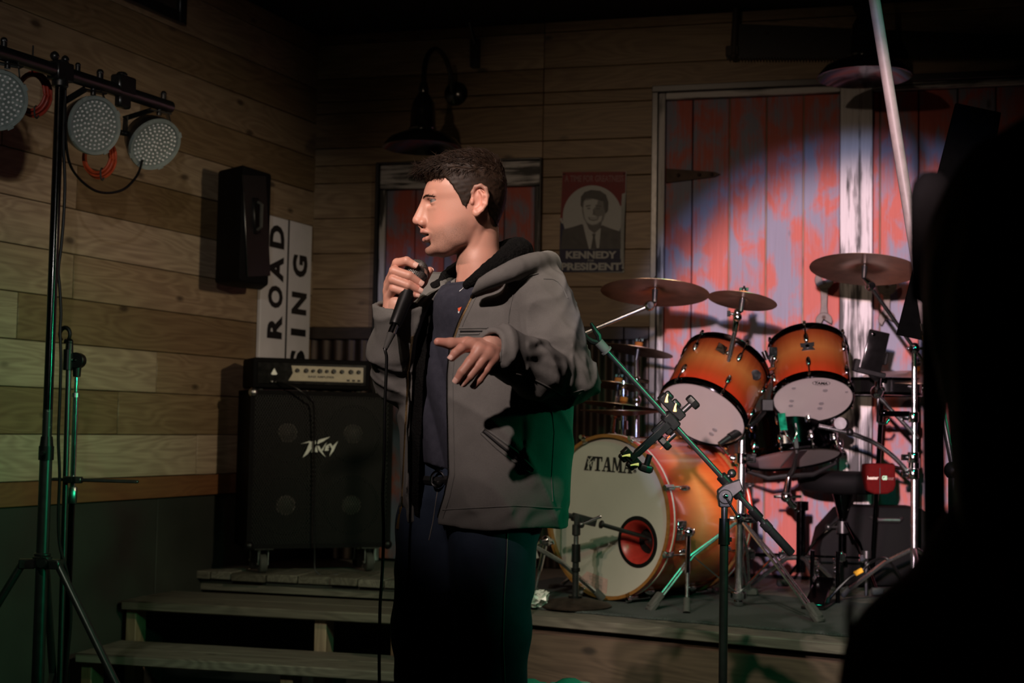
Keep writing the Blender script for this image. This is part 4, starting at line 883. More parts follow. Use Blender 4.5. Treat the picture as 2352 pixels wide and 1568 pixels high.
b = MB(); hj = fx(1140); b.prism([(-0.016, -0.03), (0.016, -0.03), (0.024, 0.0), (0.05, 0.02), (0.042, 0.05), (0.0, 0.035), (-0.022, 0.018)], hj + V((0, 0.012, 0)), _R, UP, 0.024, (0, -1, 0)); b.cyl(hj - V((0, 0.016, 0)), hj + V((0, 0.016, 0)), 0.021, n=18); b.build('swivel', M['black'], fs, bevel=0.003)
b = MB(); b.cyl(hj + V((0, -0.018, 0.0)), hj + _R*0.032 - UP*0.052 - V((0, 0.03, 0)), 0.0035, n=8); b.sph(hj + V((0, -0.018, 0.002)), 0.008, 8); tip_ = hj + _R*0.034 - UP*0.055 - V((0, 0.03, 0)); b.sph(tip_, 0.008, 10); b.build('lever', M['chrome'], fs)
# empty clip at its tip
cp = thing('microphone_clip', 'empty black microphone clip at the tip of the tall boom stand', 'clip', bt0)
b = MB(); b.cyl(bt0 - bdv*0.012, bt0 + bdv*0.022, 0.0135, 0.013, n=14); b.cyl(bt0 + bdv*0.02, bt0 + bdv*0.025, 0.0165, n=14); b.build('socket', M['rubber'], cp)
pv = (_R*0.75 + _U*0.66).normalized()
for s, L in ((1, 0.060), (-1, 0.052)):
    b = MB(); a0 = bt0 - bdv*0.006; b.tube([a0, a0 - bdv*0.02 + pv*0.013*s, a0 - bdv*L*0.7 + pv*0.016*s, a0 - bdv*L + pv*(0.02 if s > 0 else 0.012)*s], [0.008, 0.009, 0.007, 0.004], 8); b.build('jaw', M['blackplastic'], cp)
# spring tablet holder clamped half way up the boom
bh = bt0 + bdv*((W(1548, 962, 4.0) - bt0).dot(bdv)); dn = (_R*-0.75 - _U*0.62).normalized(); dn = (dn - bdv*dn.dot(bdv)).normalized()
fr_ = bdv.cross(dn); fr_ = fr_ if fr_.y < 0 else -fr_; MH = Matrix((bdv, dn, bdv.cross(dn))).transposed()
th = thing('tablet_holder', 'black spring tablet holder clamped across the tall boom stand', 'holder', bh)
b = MB(); b.box(bh, (0.050, 0.032, 0.036), MH); b.box(bh - dn*0.03, (0.034, 0.028, 0.03), MH); b.box(bh + dn*0.02 + bdv*0.01, (0.03, 0.03, 0.03), MH); b.build('clamp', M['blackplastic'], th, bevel=0.004)
b = MB(); b.box(bh + dn*0.07 + fr_*0.012, (0.022, 0.13, 0.012), MH); b.box(bh + dn*0.125 + fr_*0.012, (0.016, 0.06, 0.016), MH); b.box(bh + dn*0.03 - bdv*0.012 + fr_*0.006, (0.016, 0.06, 0.012), MH); b.build('arm', M['blackplastic'], th, bevel=0.002)
def jaw(c, s):
    b = MB(); b.box(c, (0.062, 0.026, 0.028), MH); b.cyl(c - bdv*0.028 + dn*0.016*s, c - bdv*0.002 + dn*0.016*s, 0.010, n=12); b.cyl(c + bdv*0.004 + dn*0.016*s, c + bdv*0.03 + dn*0.016*s, 0.010, n=12); j = b.build('jaw', M['blackplastic'], th, bevel=0.003)
    for k in (-0.018, 0.018):
        b = MB(); b.tube([c + bdv*k + fr_*0.015 + dn*(0.016*s) - bdv*0.006, c + bdv*k + fr_*0.016 + dn*0.006*s, c + bdv*(k + 0.008) + fr_*0.016 - dn*0.002*s], [0.002, 0.003, 0.0055], 8); b.build('pad', M['yellowpad'], j)
M['yellowpad'] = plain('cream_yellow_pad', (0.75, 0.50, 0.18), 0.5)
jaw(bh - dn*0.028 - bdv*0.042, -1); jaw(bh + dn*0.152 + bdv*0.0, 1)
for c, d in ((bh - dn*0.062 + bdv*0.004, -dn), (bh + dn*0.035 + bdv*0.036, dn), (bh + dn*0.125 + bdv*0.042, (dn + bdv*0.6).normalized())):
    b = MB(); b.cyl(c - d*0.02, c + d*0.012, 0.0085, n=10); b.lathe([(0.001, 0.01), (0.02, 0.01), (0.022, 0.014), (0.022, 0.026), (0.018, 0.03), (0.001, 0.03)], c, d, 8); b.build('knob', M['blackplastic'], th)
M['warning_red'] = plain('orange_warning_print', (0.85, 0.14, 0.04), 0.5)
b = MB()
for k in range(4): b.box(bh + dn*(0.035 + 0.012*k) + bdv*(0.028 + 0.003*k) + fr_*0.010, (0.003, 0.010, 0.003), MH)
b.build('warning_print', M['warning_red'], th)
# ---- small things on the stage edge by the man
M['redcard'] = plain('red_card', (0.55, 0.06, 0.045), 0.5); M['cling'] = plain('crumpled_clear_wrap', (0.62, 0.60, 0.56), 0.25, coat=0.5)
c = Wz(1203, 1382, CZ); b = MB(); b.box(c + UP*0.025, (0.022, 0.035, 0.05)); tag(b.build('cardboard_packet', M['redcard'], None, bevel=0.003), 'small red packet standing on the stage edge beside the leg of the man', 'packet')
c = Wz(1232, 1394, CZ); rr = random.Random(4); b = MB()
b.sph(c + UP*0.028, (0.05, 0.03, 0.026), 22, Matrix.Rotation(-0.45, 3, 'Y'))
b.v = [tuple(np.array(p) + np.array([rr.uniform(-.009, .009) for _ in range(3)])) for p in b.v]; b.v = [(x, y, max(z, CZ + 0.001)) for x, y, z in b.v]
tag(b.build('plastic_wrap', M['cling'], None, ang=10), 'crumpled clear plastic wrap lying by the round stand base', 'wrapper')
# ================================================================ lighting stand at the left
LY = 4.5
Hb = W(97, 1285, LY); Pt = V((Hb.x, Hb.y, W(122, 165, LY).z))
ls = thing('lighting_stand', 'black tripod lighting stand with a tilted top bar at the left edge', 'stand', V((Hb.x, Hb.y, 0)))
vz = lambda y: V((Hb.x, Hb.y, W(105, y, LY).z))
M['chipped'] = None
t = NT('chipped_black_paint'); co = t.co(rnd=False); k = t.noise(co, 60, 4, 0.6); M['chipped'] = t.out(t.ramp(k, [(0.62, (0.01, 0.01, 0.01)), (0.68, (0.45, 0.45, 0.42))]), 0.4)
MB().cyl(vz(1030), vz(940), 0.0152, n=20).build('worn_tube', M['chipped'], ls)
MB().cyl(vz(945), Pt, 0.015, n=20).build('upper_tube', M['gloss'], ls)
MB().cyl(V((Hb.x, Hb.y, 0.16)), vz(1040), 0.0195, n=20).build('lower_tube', M['black'], ls)
b = MB(); b.cyl(vz(1056), vz(1024), 0.0235, n=20); b.cyl(vz(1024), vz(1002), 0.021, 0.018, n=20); b.cyl(vz(1040), vz(1040) + V((0.0, -0.045, 0)), 0.007, n=8); b.build('collar', M['blackplastic'], ls)
b = MB(); h0 = vz(1285)
b.cyl(h0 - UP*0.024, h0 + UP*0.012, 0.03, n=18); b.cyl(h0 + UP*0.012, h0 + UP*0.022, 0.026, n=18)
dirs = [V((0.93, -0.30, 0)), V((-0.80, -0.25, 0)), V((-0.12, 0.85, 0))]
for d in dirs: b.box(h0 + d.normalized()*0.045 - UP*0.012, (0.05, 0.032, 0.03), frame(d, UP.cross(d)))
b.build('hub', M['black'], ls, bevel=0.003)
b = MB(); b.cyl(h0 + V((0.01, -0.03, -0.005)), h0 + V((0.014, -0.055, -0.005)), 0.019, n=8); b.build('locking_knob', M['blackplastic'], ls, bevel=0.003)
for d, sp in zip(dirs, (0.52, 0.46, 0.45)):
    d = d.normalized(); a0 = h0 + d*0.06 - UP*0.015; f = V((Hb.x, Hb.y, 0.02)) + d*sp
    lg = MB().cyl(a0, f, 0.0125, n=16).build('leg', M['black'], ls)
    MB().cyl(f + UP*0.03 - d*0.02, f - UP*0.018, 0.015, 0.018, n=12).build('rubber_foot', M['rubber'], lg)
    m_ = a0.lerp(f, 0.52); c0 = V((Hb.x, Hb.y, 0.20)); b = MB(); b.box((m_ + c0)/2, ((m_ - c0).length, 0.016, 0.004), frame(m_ - c0, V((d.y, -d.x, 0)))); br = b.build('brace', M['black'], ls)
    b = MB(); b.sph(m_, 0.012, 10); b.build('rivet', M['steel'], br)
b = MB(); b.cyl(V((Hb.x, Hb.y, 0.18)), V((Hb.x, Hb.y, 0.22)), 0.026, n=16); b.build('lower_collar', M['blackplastic'], ls)
Eb = W(390, 246, 5.03); Sb = Pt - (Eb - Pt)*0.95; bdir = (Eb - Sb).normalized()
MB().cyl(Sb, Eb, 0.0225, n=20).build('top_bar', M['black'], ls)
b = MB(); b.cyl(Pt - UP*0.05, Pt + UP*0.035, 0.026, n=16); b.box(Pt + UP*0.0, (0.075, 0.06, 0.05), frame(bdir, UP)); b.sph(Pt + UP*0.045 + bdir*0.02, 0.014, 8); b.sph(Pt + UP*0.045 - bdir*0.03, 0.016, 8); b.build('tee_joint', M['black'], ls, bevel=0.004)
onbar = lambda px: Sb + bdir*(((W(px, 200, 4.7) - Sb).dot(bdir)))
def barpt(px):            # point of the bar seen in that picture column
    lo, hi = 0.0, (Eb - Sb).length
    for _ in range(40):
        m_ = (lo + hi)/2; p = Sb + bdir*m_; q = p - CAM; x = CX + FPX*q.dot(_R)/q.dot(_f)
        if x < px: lo = m_
        else: hi = m_
    return Sb + bdir*lo
for px, s in ((178, 0.012), (229, 0.016), (375, 0.014), (8, 0.014)):
    p = barpt(px); b = MB(); b.cyl(p, p + UP*0.04, s*0.7, n=10); b.sph(p + UP*0.04, s*0.8, 8); b.build('bolt', M['black'], ls)
p = barpt(283); b = MB(); b.box(p + UP*0.022, (0.09, 0.065, 0.045), frame(bdir, UP)); b.box(p - UP*0.03, (0.06, 0.05, 0.03), frame(bdir, UP)); b.cyl(p + UP*0.045 - bdir*0.01, p + UP*0.066 - bdir*0.01, 0.02, n=10); b.build('bar_clamp', M['black'], ls, bevel=0.006)
M['lens'] = plain('frosted_led_lens', (0.42, 0.50, 0.475), 0.35, var=0.08, scale=30)
M['lensrim'] = plain('grey_lens_rim', (0.26, 0.31, 0.295), 0.4)
M['led'] = plain('clear_led_dome', (0.92, 0.92, 0.90), 0.06, coat=1.0, spec=1.0)
def par(label, px, py, Y, R, ix, iy, tilt, barpx):
    C = W(px, py, Y); v = -ray(px, py).normalized(); s = (_R*ix + _U*iy).normalized(); n = (v*cos(tilt) + s*sin(tilt)).normalized()
    t = thing('stage_light', label, 'stage light', C, 'LED stage lights on the top bar'); u, w, _ = basis(n)
    MB().lathe([(0.001, -0.085), (R*0.62, -0.085), (R*0.80, -0.07), (R*0.97, -0.02), (R*0.99, 0.004), (R*0.97, 0.004), (R*0.95, -0.004), (0.001, -0.004)], C, n, 48).build('housing', M['black'], t)
    MB().lathe([(R*0.86, 0.0), (R, 0.0), (R, 0.010), (R*0.98, 0.014), (R*0.88, 0.012), (R*0.86, 0.006)], C, n, 48, True).build('rim', M['lensrim'], t)
    ln = MB().lathe([(0.001, 0.005), (R*0.87, 0.005)], C, n, 48).build('lens', M['lens'], t)
    b = MB()
    for rr, k in ((0.10, 4), (0.24, 9), (0.38, 14), (0.52, 19), (0.66, 24), (0.79, 29)):
        for i in range(k):
            a = 2*pi*i/k + rr*7; p = C + (u*cos(a) + w*sin(a))*(R*rr) + n*0.005
            b.lathe([(0.0045, 0.0), (0.004, 0.003), (0.0022, 0.0052), (0.0002, 0.006)], p, n, 6)
    o = b.build('led_domes', M['led'], t); o['kind'] = 'stuff'
    for i in range(4):
        a = 2*pi*i/4 + 0.6; b = MB(); b.box(C + (u*cos(a) + w*sin(a))*R*0.97 + n*0.010, (0.012, 0.02, 0.008), Matrix(((u*cos(a) + w*sin(a)), n.cross(u*cos(a) + w*sin(a)), n)).transposed()); b.build('rim_clip', M['lensrim'], t)
    hs = n.cross(UP).normalized(); bp_ = barpt(barpx); cc = C - n*0.045
    b = MB(); tp = bp_ - UP*0.03
    for sg in (-1, 1):
        piv = cc + hs*sg*(R*0.86 + 0.012); k1 = cc + hs*sg*(R*0.84 + 0.012) + UP*(R*0.55); k2 = tp + hs*sg*0.035
        for a_, e_ in ((piv, k1), (k1, k2)):
            d = e_ - a_; b.box((a_ + e_)/2, (d.length + 0.012, 0.026, 0.004), frame(d, d.cross(hs)))
        b.cyl(piv - hs*sg*0.012, piv + hs*sg*0.016, 0.010, n=10)
    b.box(tp, (0.09, 0.026, 0.005), frame(hs, UP.cross(hs))); b.cyl(tp - UP*0.012, bp_, 0.009, n=10)
    b.build('yoke', M['black'], t)
    return C, n
par('round LED stage light cut by the left picture edge on the top bar', -8, 229, 4.34, 0.096, 0.85, -0.4, 0.50, 18)
par('round LED stage light hanging beside the pole of the stand', 215, 288, 4.66, 0.098, 1.0, -0.12, 0.72, 215)
P3, N3 = par('round LED stage light tilted down at the right end of the bar', 354, 330, 4.95, 0.098, 0.72, -0.70, 0.84, 366)
M['orange'] = plain('orange_cable', (0.55, 0.075, 0.02), 0.5); M['redcable'] = plain('red_orange_cable', (0.40, 0.035, 0.015), 0.5)
def coil(label, px, py, Y, rx, ry, m, n=8):
    C = W(px, py, Y); rr = random.Random(int(px)); pts = []
    for i in range(n*28):
        a = 2*pi*i/28; k = int(i/28); q = 1 + 0.05*sin(a*0.37 + k*1.7) + 0.30*(k/n - 0.5)
        pts.append(C + _R*(rx*q*cos(a)) + UP*(ry*q*sin(a)) + V((0, 0.012*sin(a*0.5 + k) + 0.004*k, 0)))
    t = thing('cable_coil', label, 'cable', C, 'coiled orange cables on the lighting stand')
    MB().tube(pts, 0.0045, 6).build('loops', m, t)
    MB().tor(C - UP*(ry*0.96) + V((0, 0.01, 0)) + _R*rx*0.3, _R, 0.020, 0.003, 14, 6).build('tie', M['rubber'], t)
    top = C + UP*ry; b = MB(); b.tube([top, top + UP*0.03, top + UP*0.09], 0.003, 6); b.build('hanging_tie', M['black'], t)
coil('coiled red-orange cable hanging left of the pole behind the bar', 72, 212, 4.62, 0.052, 0.066, M['redcable'])
coil('coiled bright orange cable hanging below the middle stage light', 224, 358, 4.80, 0.050, 0.064, M['orange'])
# black cables
cs = MB(); p0 = P3 - N3*0.07 - UP*0.06; pts = [p0] + [W(x, y, Y) for x, y, Y in ((322, 386, 4.93), (310, 410, 4.9), (285, 434, 4.85), (250, 443, 4.78), (215, 436, 4.7), (180, 408, 4.62), (160, 375, 4.56), (152, 330, 4.54), (150, 270, 4.54), (150, 215, 4.54))]
tag(cs.tube(spl(pts), 0.0045, 8).build('power_cable', M['blackplastic']), 'thin black cable sagging from the right stage light to the pole', 'cable')
pts = [W(x, y, 4.54) for x, y in ((150, 200), (148, 260), (146, 330), (149, 420), (146, 500), (140, 570), (134, 620), (137, 660), (140, 720), (138, 760), (140, 830), (137, 930), (134, 1010), (137, 1090), (134, 1180), (137, 1250), (150, 1300), (160, 1350), (163, 1420), (156, 1500), (150, 1580), (146, 1700))] + [V((W(146, 1700, 4.54).x, 4.56, 0.01))]
tag(MB().tube(spl(pts, 4), 0.0052, 8).build('power_cable', M['blackplastic']), 'long black cable running down along the lighting stand pole', 'cable')
# ---- boom microphone stand behind the tripod
sy_ = 4.78
cb_ = W(166, 1120, sy_); m0 = V((cb_.x, cb_.y, 0.016)); vz2 = lambda y: V((cb_.x, cb_.y, W(170, y, sy_).z))
ms = thing('microphone_stand', 'chrome microphone stand with its black boom folded down behind the tripod', 'stand', m0, 'microphone stands')
MB().cyl(m0 + UP*0.03, vz2(1150), 0.0105, n=16).build('lower_tube', M['blackchrome'], ms)
MB().cyl(vz2(1130), vz2(905), 0.0098, n=16).build('tube', M['chrome'], ms)
MB().cyl(vz2(915), vz2(850), 0.0068, n=16).build('inner_tube', M['chrome'], ms)
MB().cyl(vz2(912), vz2(902), 0.0125, n=16).build('ferrule', M['steel'], ms); MB().cyl(vz2(1156), vz2(1118), 0.0175, n=6).build('clutch', M['steel'], ms, bevel=0.002)
MB().lathe([(0.001, 0), (0.13, 0), (0.132, 0.008), (0.11, 0.016), (0.02, 0.03), (0.001, 0.03)], m0, UP, 40).build('base', M['iron'], ms)
kn = V((cb_.x + 0.004, cb_.y - 0.01, W(183, 828, sy_).z)); tj = W(156, 826, sy_ - 0.03)
b = MB(); b.cyl(kn - UP*0.055, kn - UP*0.02, 0.013, 0.015, n=14); b.cyl(kn - V((0, 0.022, 0)), kn + V((0, 0.02, 0)), 0.0265, n=20); b.cyl(tj, kn, 0.015, n=14); b.cyl(tj - UP*0.035, tj + UP*0.035, 0.016, n=14); b.sph(kn - V((0, 0.024, 0)), 0.006, 8); b.build('swivel_clutch', M['blackplastic'], ms, bevel=0.002)
be = W(137, 1568, sy_ - 0.03); bt_ = W(159, 806, sy_ - 0.03)
MB().cyl(bt_, be, 0.0095, n=14).build('boom', M['black'], ms)
b = MB(); b.cyl(bt_ - UP*0.008, bt_ + UP*0.026, 0.014, 0.012, n=14); b.sph(bt_ + UP*0.03, 0.013, 10); b.build('clip_socket', M['blackplastic'], ms)
rc = W(149, 768, sy_ - 0.03); rp = [rc + _R*(0.017*cos(a)) + UP*(0.023*sin(a)) for a in [radians(-60 + 300*i/16) for i in range(17)]]
b = MB(); b.tube(rp, [0.005 + 0.0025*sin(i/16*pi) for i in range(17)], 8); b.cyl(bt_ + UP*0.03, rc - UP*0.022, 0.008, n=8); b.build('clip_ring', M['blackplastic'], ms)
b = MB(); q0, q1 = W(120, 1100, sy_ - 0.05), W(318, 1106, sy_ - 0.05); b.box((q0 + q1)/2, ((q1 - q0).length, 0.02, 0.011), frame(q1 - q0, V((0, 1, 0)))); b.box(q0.lerp(q1, 0.24), (0.06, 0.03, 0.022), frame(q1 - q0, V((0, 1, 0)))); b.build('cross_bar', M['black'], ms, bevel=0.003)
# ================================================================ amplifier and cabinet
ay = radians(21); AX = V((cos(ay), sin(ay), 0)); AB = V((-sin(ay), cos(ay), 0)); AF = -AB; MA = frame(AX, AB)
c0 = W(566, 1250, 6.33); zc0 = 0.64; zc1 = W(566, 894, 6.33).z; CWd, CD = 0.66, 0.30
cab = thing('speaker_cabinet', 'tall black bass speaker cabinet on casters with a silver logo behind the man', 'speaker cabinet', V((c0.x, c0.y, STZ)))
O = lambda x, d, z: V((c0.x, c0.y, 0)) + AX*x + AB*d + UP*z
b = MB(); t_ = 0.02
b.box(O(CWd/2, CD/2 + 0.0, zc1 - t_/2), (CWd, CD, t_), MA); b.box(O(CWd/2, CD/2, zc0 + t_/2), (CWd, CD, t_), MA)
for x in (t_/2, CWd - t_/2): b.box(O(x, CD/2, (zc0 + zc1)/2), (t_, CD, zc1 - zc0), MA)
b.box(O(CWd/2, CD - 0.01, (zc0 + zc1)/2), (CWd, 0.02, zc1 - zc0), MA); b.build('cabinet', M['tolex'], cab)
b = MB(); b.box(O(CWd/2, 0.05, (zc0 + zc1)/2), (CWd - 0.03, 0.02, zc1 - zc0 - 0.03), MA); bf = b.build('baffle', M['backing'], cab)
M['cone'] = plain('grey_paper_cone', (0.012, 0.012, 0.012), 0.9, spec=0.1); M['dust'] = plain('pale_dust_cap', (0.15, 0.14, 0.125), 0.6)
hz = (zc1 - zc0)
for x, z in ((0.27, 0.27), (0.73, 0.27), (0.27, 0.73), (0.73, 0.73)):
    p = O(CWd*x, 0.038, zc0 + hz*z)
    cn = MB().lathe([(0.135, 0.0), (0.125, 0.006), (0.118, 0.0), (0.06, -0.012), (0.04, -0.008), (0.001, -0.008)], p, AF, 40).build('speaker_cone', M['cone'], cab)
    MB().lathe([(0.052, -0.008), (0.036, 0.008), (0.001, 0.016)], p, AF, 28).build('dust_cap', M['dust'], cn)
t = NT('perforated_grille'); tc = t.N('ShaderNodeTexCoord'); sp = t.N('ShaderNodeSeparateXYZ'); t.L(tc.outputs['Object'], sp.inputs[0])
u = t.math('ADD', sp.outputs[0], t.math('MULTIPLY', sp.outputs[2], 0.577)); w = t.math('SUBTRACT', sp.outputs[0], t.math('MULTIPLY', sp.outputs[2], 0.577))
su = t.math('SINE', t.math('MULTIPLY', u, 520.0)); sw_ = t.math('SINE', t.math('MULTIPLY', w, 520.0))
hole = t.math('GREATER_THAN', t.math('ADD', su, sw_), 0.15)
t.out((0.004, 0.005, 0.0045), 0.5, 0.0, 0.2); tr = t.N('ShaderNodeBsdfTransparent'); mx = t.N('ShaderNodeMixShader'); t.L(hole, mx.inputs[0]); t.L(t.b.outputs[0], mx.inputs[1]); t.L(tr.outputs[0], mx.inputs[2]); t.L(mx.outputs[0], t.n['Material Output'].inputs[0]); M['grille'] = t.m
b = MB(); b.box(O(CWd/2, 0.004, (zc0 + zc1)/2), (CWd - 0.04, 0.002, hz - 0.04), MA); gr = b.build('grille', M['grille'], cab, M=MA)
gp = O(0.3, -0.001, 1.0)
zz = lambda l: [(420 + x/2.8, 760 + y/2.8) for x, y in l]
M['silver'] = plain('silver_logo', (0.62, 0.66, 0.62), 0.35, 0.3)
logo = [[(758, 725), (818, 706), (815, 716)], [(815, 712), (852, 704), (856, 722), (842, 735), (800, 792), (770, 813), (798, 756)], [(862, 722), (872, 700), (946, 679), (905, 708), (868, 726)],
        [(829, 745), (846, 742), (842, 752), (840, 762), (838, 778), (824, 780)], [(850, 752), (858, 735), (866, 778), (846, 778)], [(864, 738), (876, 738), (890, 765), (918, 812), (894, 790), (872, 765)],
        [(886, 768), (915, 726), (926, 716), (908, 748), (900, 770)], [(918, 738), (948, 722), (944, 733), (930, 742), (942, 744), (936, 752), (926, 756), (938, 759), (932, 770), (910, 770)], [(950, 722), (962, 740), (996, 708), (968, 770), (940, 808), (956, 756), (944, 734)]]
decal('logo', [zz(l) for l in logo], gp, AF, 0.002, M['silver'], cab, 0.004)
for x in (0.085, CWd - 0.085):
    for d in (0.06, CD - 0.05):
        p = O(x, d, 0); w_ = thing('caster', '', None, p); w_['_']=0; del w_['_']; del w_['label']
        w_.parent = cab; w_.location = p - WL[cab][0]; 
        b = MB(); b.box(p + UP*(zc0 - 0.004), (0.085, 0.07, 0.008), MA)
        for s in (-1, 1): b.box(p + AX*(0.022*s) + UP*(zc0 - 0.04), (0.005, 0.04, 0.07), MA)
        b.cyl(p + UP*(STZ + 0.043) - AX*0.026, p + UP*(STZ + 0.043) + AX*0.026, 0.007, n=10); f_ = b.build('fork', M['steel'], w_, bevel=0.001)
        b = MB(); b.cyl(p + UP*(STZ + 0.0445) - AX*0.017, p + UP*(STZ + 0.0445) + AX*0.017, 0.042, n=28); b.build('wheel', M['rubber'], w_, bevel=0.004)
for x in (0.012, CWd - 0.012):
    for z in (zc0 + 0.012, zc1 - 0.012):
        b = MB(); b.sph(O(x, 0.004, z), (0.022, 0.018, 0.022), 10, MA); b.build('corner_cap', M['steel'] if z > 1 else M['blackplastic'], cab)
hd = thing('amplifier_head', 'black amplifier head with a cream knob panel on the speaker cabinet', 'amplifier', O(0.30, 0.10, zc1))
HZ0 = zc1 + 0.008; HZ1 = zc1 + 0.145; HX0, HX1 = 0.006, 0.545
b = MB(); b.box(O((HX0 + HX1)/2, 0.125, (HZ0 + HZ1)/2), (HX1 - HX0, 0.25, HZ1 - HZ0), MA); b.build('case', M['tolex'], hd, bevel=0.012, seg=2)
b = MB(); b.box(O((HX0 + HX1)/2, -0.002, (HZ0 + HZ1)/2), (HX1 - HX0 - 0.04, 0.008, HZ1 - HZ0 - 0.04), MA); b.build('front_plate', M['gloss'], hd, bevel=0.002)
M['cream'] = plain('cream_control_panel', (0.50, 0.46, 0.33), 0.45)
b = MB(); pa, pe = 0.165, 0.51; zp0, zp1 = HZ0 + 0.036, HZ0 + 0.104; b.prism([(pa, zp0), (pe, zp0), (pe, zp1), (pa + 0.012, zp1), (pa + 0.02, (zp0 + zp1)/2)], V((c0.x, c0.y, 0)) - AB*0.007, AX, UP, 0.003, AF); pn = b.build('control_panel', M['cream'], hd)
for x, r in ((0.205, .010), (0.245, .011), (0.277, .008), (0.308, .011), (0.340, .008), (0.372, .011), (0.410, .010), (0.452, .011), (0.488, .010)):
    p = O(x, -0.010, HZ0 + 0.083); MB().cyl(p, p + AF*0.014, r, r*0.8, n=16).build('knob', M['blackplastic'], pn)
text('BASS AMPLIFIER', 'lettering', M['print_black'], hd, O(0.255, -0.0105, HZ0 + 0.052), AX, UP, 0.12, 0.009, 0.02)
for x in (0.44, 0.465, 0.49): b = MB(); b.box(O(x, -0.012, HZ0 + 0.044), (0.012, 0.006, 0.008), MA); b.build('switch', M['blackplastic'], hd)
b = MB(); b.prism([(0, 0.03), (0.014, 0.004), (0.008, 0.0), (-0.008, 0.0), (-0.014, 0.004)], O(0.10, -0.007, HZ0 + 0.06), AX, UP, 0.004, AF); b.build('emblem', M['silver'], hd)
b = MB(); b.sph(O(0.09, -0.012, HZ0 + 0.03), 0.007, 8); b.sph(O(0.11, -0.012, HZ0 + 0.028), 0.006, 8); b.build('input_jack', M['steel'], hd)
for x in (0.05, 0.50):
    for q in (0.04, 0.2): MB().cyl(O(x, q, HZ0 + 0.001), O(x, q, zc1), 0.014, n=10).build('foot', M['rubber'], hd)
lead = MB().tube(spl([O(0.11, -0.016, HZ0 + 0.028), O(0.16, -0.05, HZ0 + 0.015), O(0.21, -0.06, HZ0 - 0.01), O(0.26, -0.045, HZ0 - 0.05), O(0.28, -0.03, zc1 - 0.08), O(0.29, -0.02, zc1 - 0.3), O(0.30, -0.03, zc0 + 0.0), O(0.31, -0.05, STZ + 0.01), O(0.4, -0.08, STZ + 0.005)]), 0.004, 8).build('instrument_lead', M['blackplastic'])
tag(lead, 'thin black lead drooping from the amplifier head over the cabinet front', 'cable')
# ================================================================ things on the walls
# loudspeaker in the corner
sz0, sz1 = W(555, 652, 6.3).z, W(555, 392, 6.3).z
pl = [W(497, 520, 6.30), W(553, 520, 6.14), W(620, 520, 6.36), W(606, 520, 6.60), W(520, 520, 6.42)]
wsp = thing('wall_loudspeaker', 'black loudspeaker mounted high on the left plank wall by the crossing sign', 'loudspeaker', V((pl[1].x, pl[1].y, sz0)))
b = MB(); b.prism([(p.x, p.y) for p in pl], (0, 0, sz0), (1, 0, 0), (0, 1, 0), sz1 - sz0, (0, 0, 1)); b.build('cabinet', M['tolex'], wsp, bevel=0.012, seg=2)
fx_ = (pl[2] - pl[1]).normalized(); fn = V((fx_.y, -fx_.x, 0)); fc = (pl[1] + pl[2])/2; MF = frame(fx_, -fn); fw = (pl[2] - pl[1]).length
b = MB(); b.box(V((fc.x, fc.y, (sz0 + sz1)/2)) + fn*0.004, (fw - 0.05, 0.008, sz1 - sz0 - 0.06), MF); b.build('grille', M['black'], wsp, bevel=0.003)
b = MB(); zc = W(583, 500, 6.3).z; b.box(V((fc.x, fc.y, zc)) + fn*0.010 - fx_*0.012, (0.05, 0.012, 0.16), MF); b.build('handle_recess', M['blackplastic'], wsp, bevel=0.005)
b = MB(); b.tube([V((fc.x, fc.y, zc - 0.06)) + fn*0.015 - fx_*0.01, V((fc.x, fc.y, zc - 0.05)) + fn*0.034 - fx_*0.01, V((fc.x, fc.y, zc + 0.05)) + fn*0.034 - fx_*0.01, V((fc.x, fc.y, zc + 0.06)) + fn*0.015 - fx_*0.01], 0.009, 8); b.build('handle', M['rubber'], wsp)
bc = (pl[3] + pl[4])/2; q = Wp(560, 520, CORN + NL*0.02, NL); 
wallp = bc - NL*((bc - CORN).dot(NL) - 0.018)
b = MB(); b.cyl(V((bc.x, bc.y, (sz0 + sz1)/2)), V((wallp.x, wallp.y, (sz0 + sz1)/2)), 0.02, n=10); b.box(V((wallp.x, wallp.y, (sz0 + sz1)/2)) + NL*0.004, (0.12, 0.008, 0.16), MLW); b.build('wall_bracket', M['black'], wsp)
# railroad crossing sign boards
sg = thing('crossing_sign', 'white railroad crossing sign boards with black letters upright in the corner', 'sign', CORN + DL*0.25 + NL*0.02 + UP*1.2)
sE, sM_, sF = sL(700, 600), sL(645, 600), sL(585, 600)
ztop = onL(660, 509).z; zbot = 0.95
for a, e in ((max(sE, 0.015), sM_ - 0.006), (sM_ + 0.002, sF)):
    board('board', M['signwhite'], sg, CORN + DL*((a + e)/2) + NL*0.03 + UP*((ztop + zbot)/2), ztop - zbot, e - a, 0.02, MLV, 0.003)
b = MB(); b.box(CORN + DL*(sM_ - 0.002) + NL*0.036 + UP*((ztop + zbot)/2), (ztop - zbot, 0.012, 0.010), MLV); b.build('joint_strip', M['print_black'], sg)
def letter(ch, px0, px1, y0, y1):
    pc_ = (px0 + px1)/2; za = onL(pc_, y1).z; zb_ = onL(pc_, y0).z; s0 = sL(px1, 650); s1 = sL(px0, 650)
    text(ch, 'letter', M['print_black'], sg, CORN + DL*s0 + NL*0.0408 + UP*za, UP, DL, zb_ - za, s1 - s0, 0.045, 0.001)
for ch, y0, y1 in (('R', 724, 778), ('O', 656, 708), ('A', 588, 646), ('D', 517, 570)): letter(ch, 600, 634, y0, y1)
for ch, y0, y1 in (('G', 586, 637), ('N', 672, 723), ('I', 756, 772), ('S', 804, 850)): letter(ch, 655, 689, y0, y1)
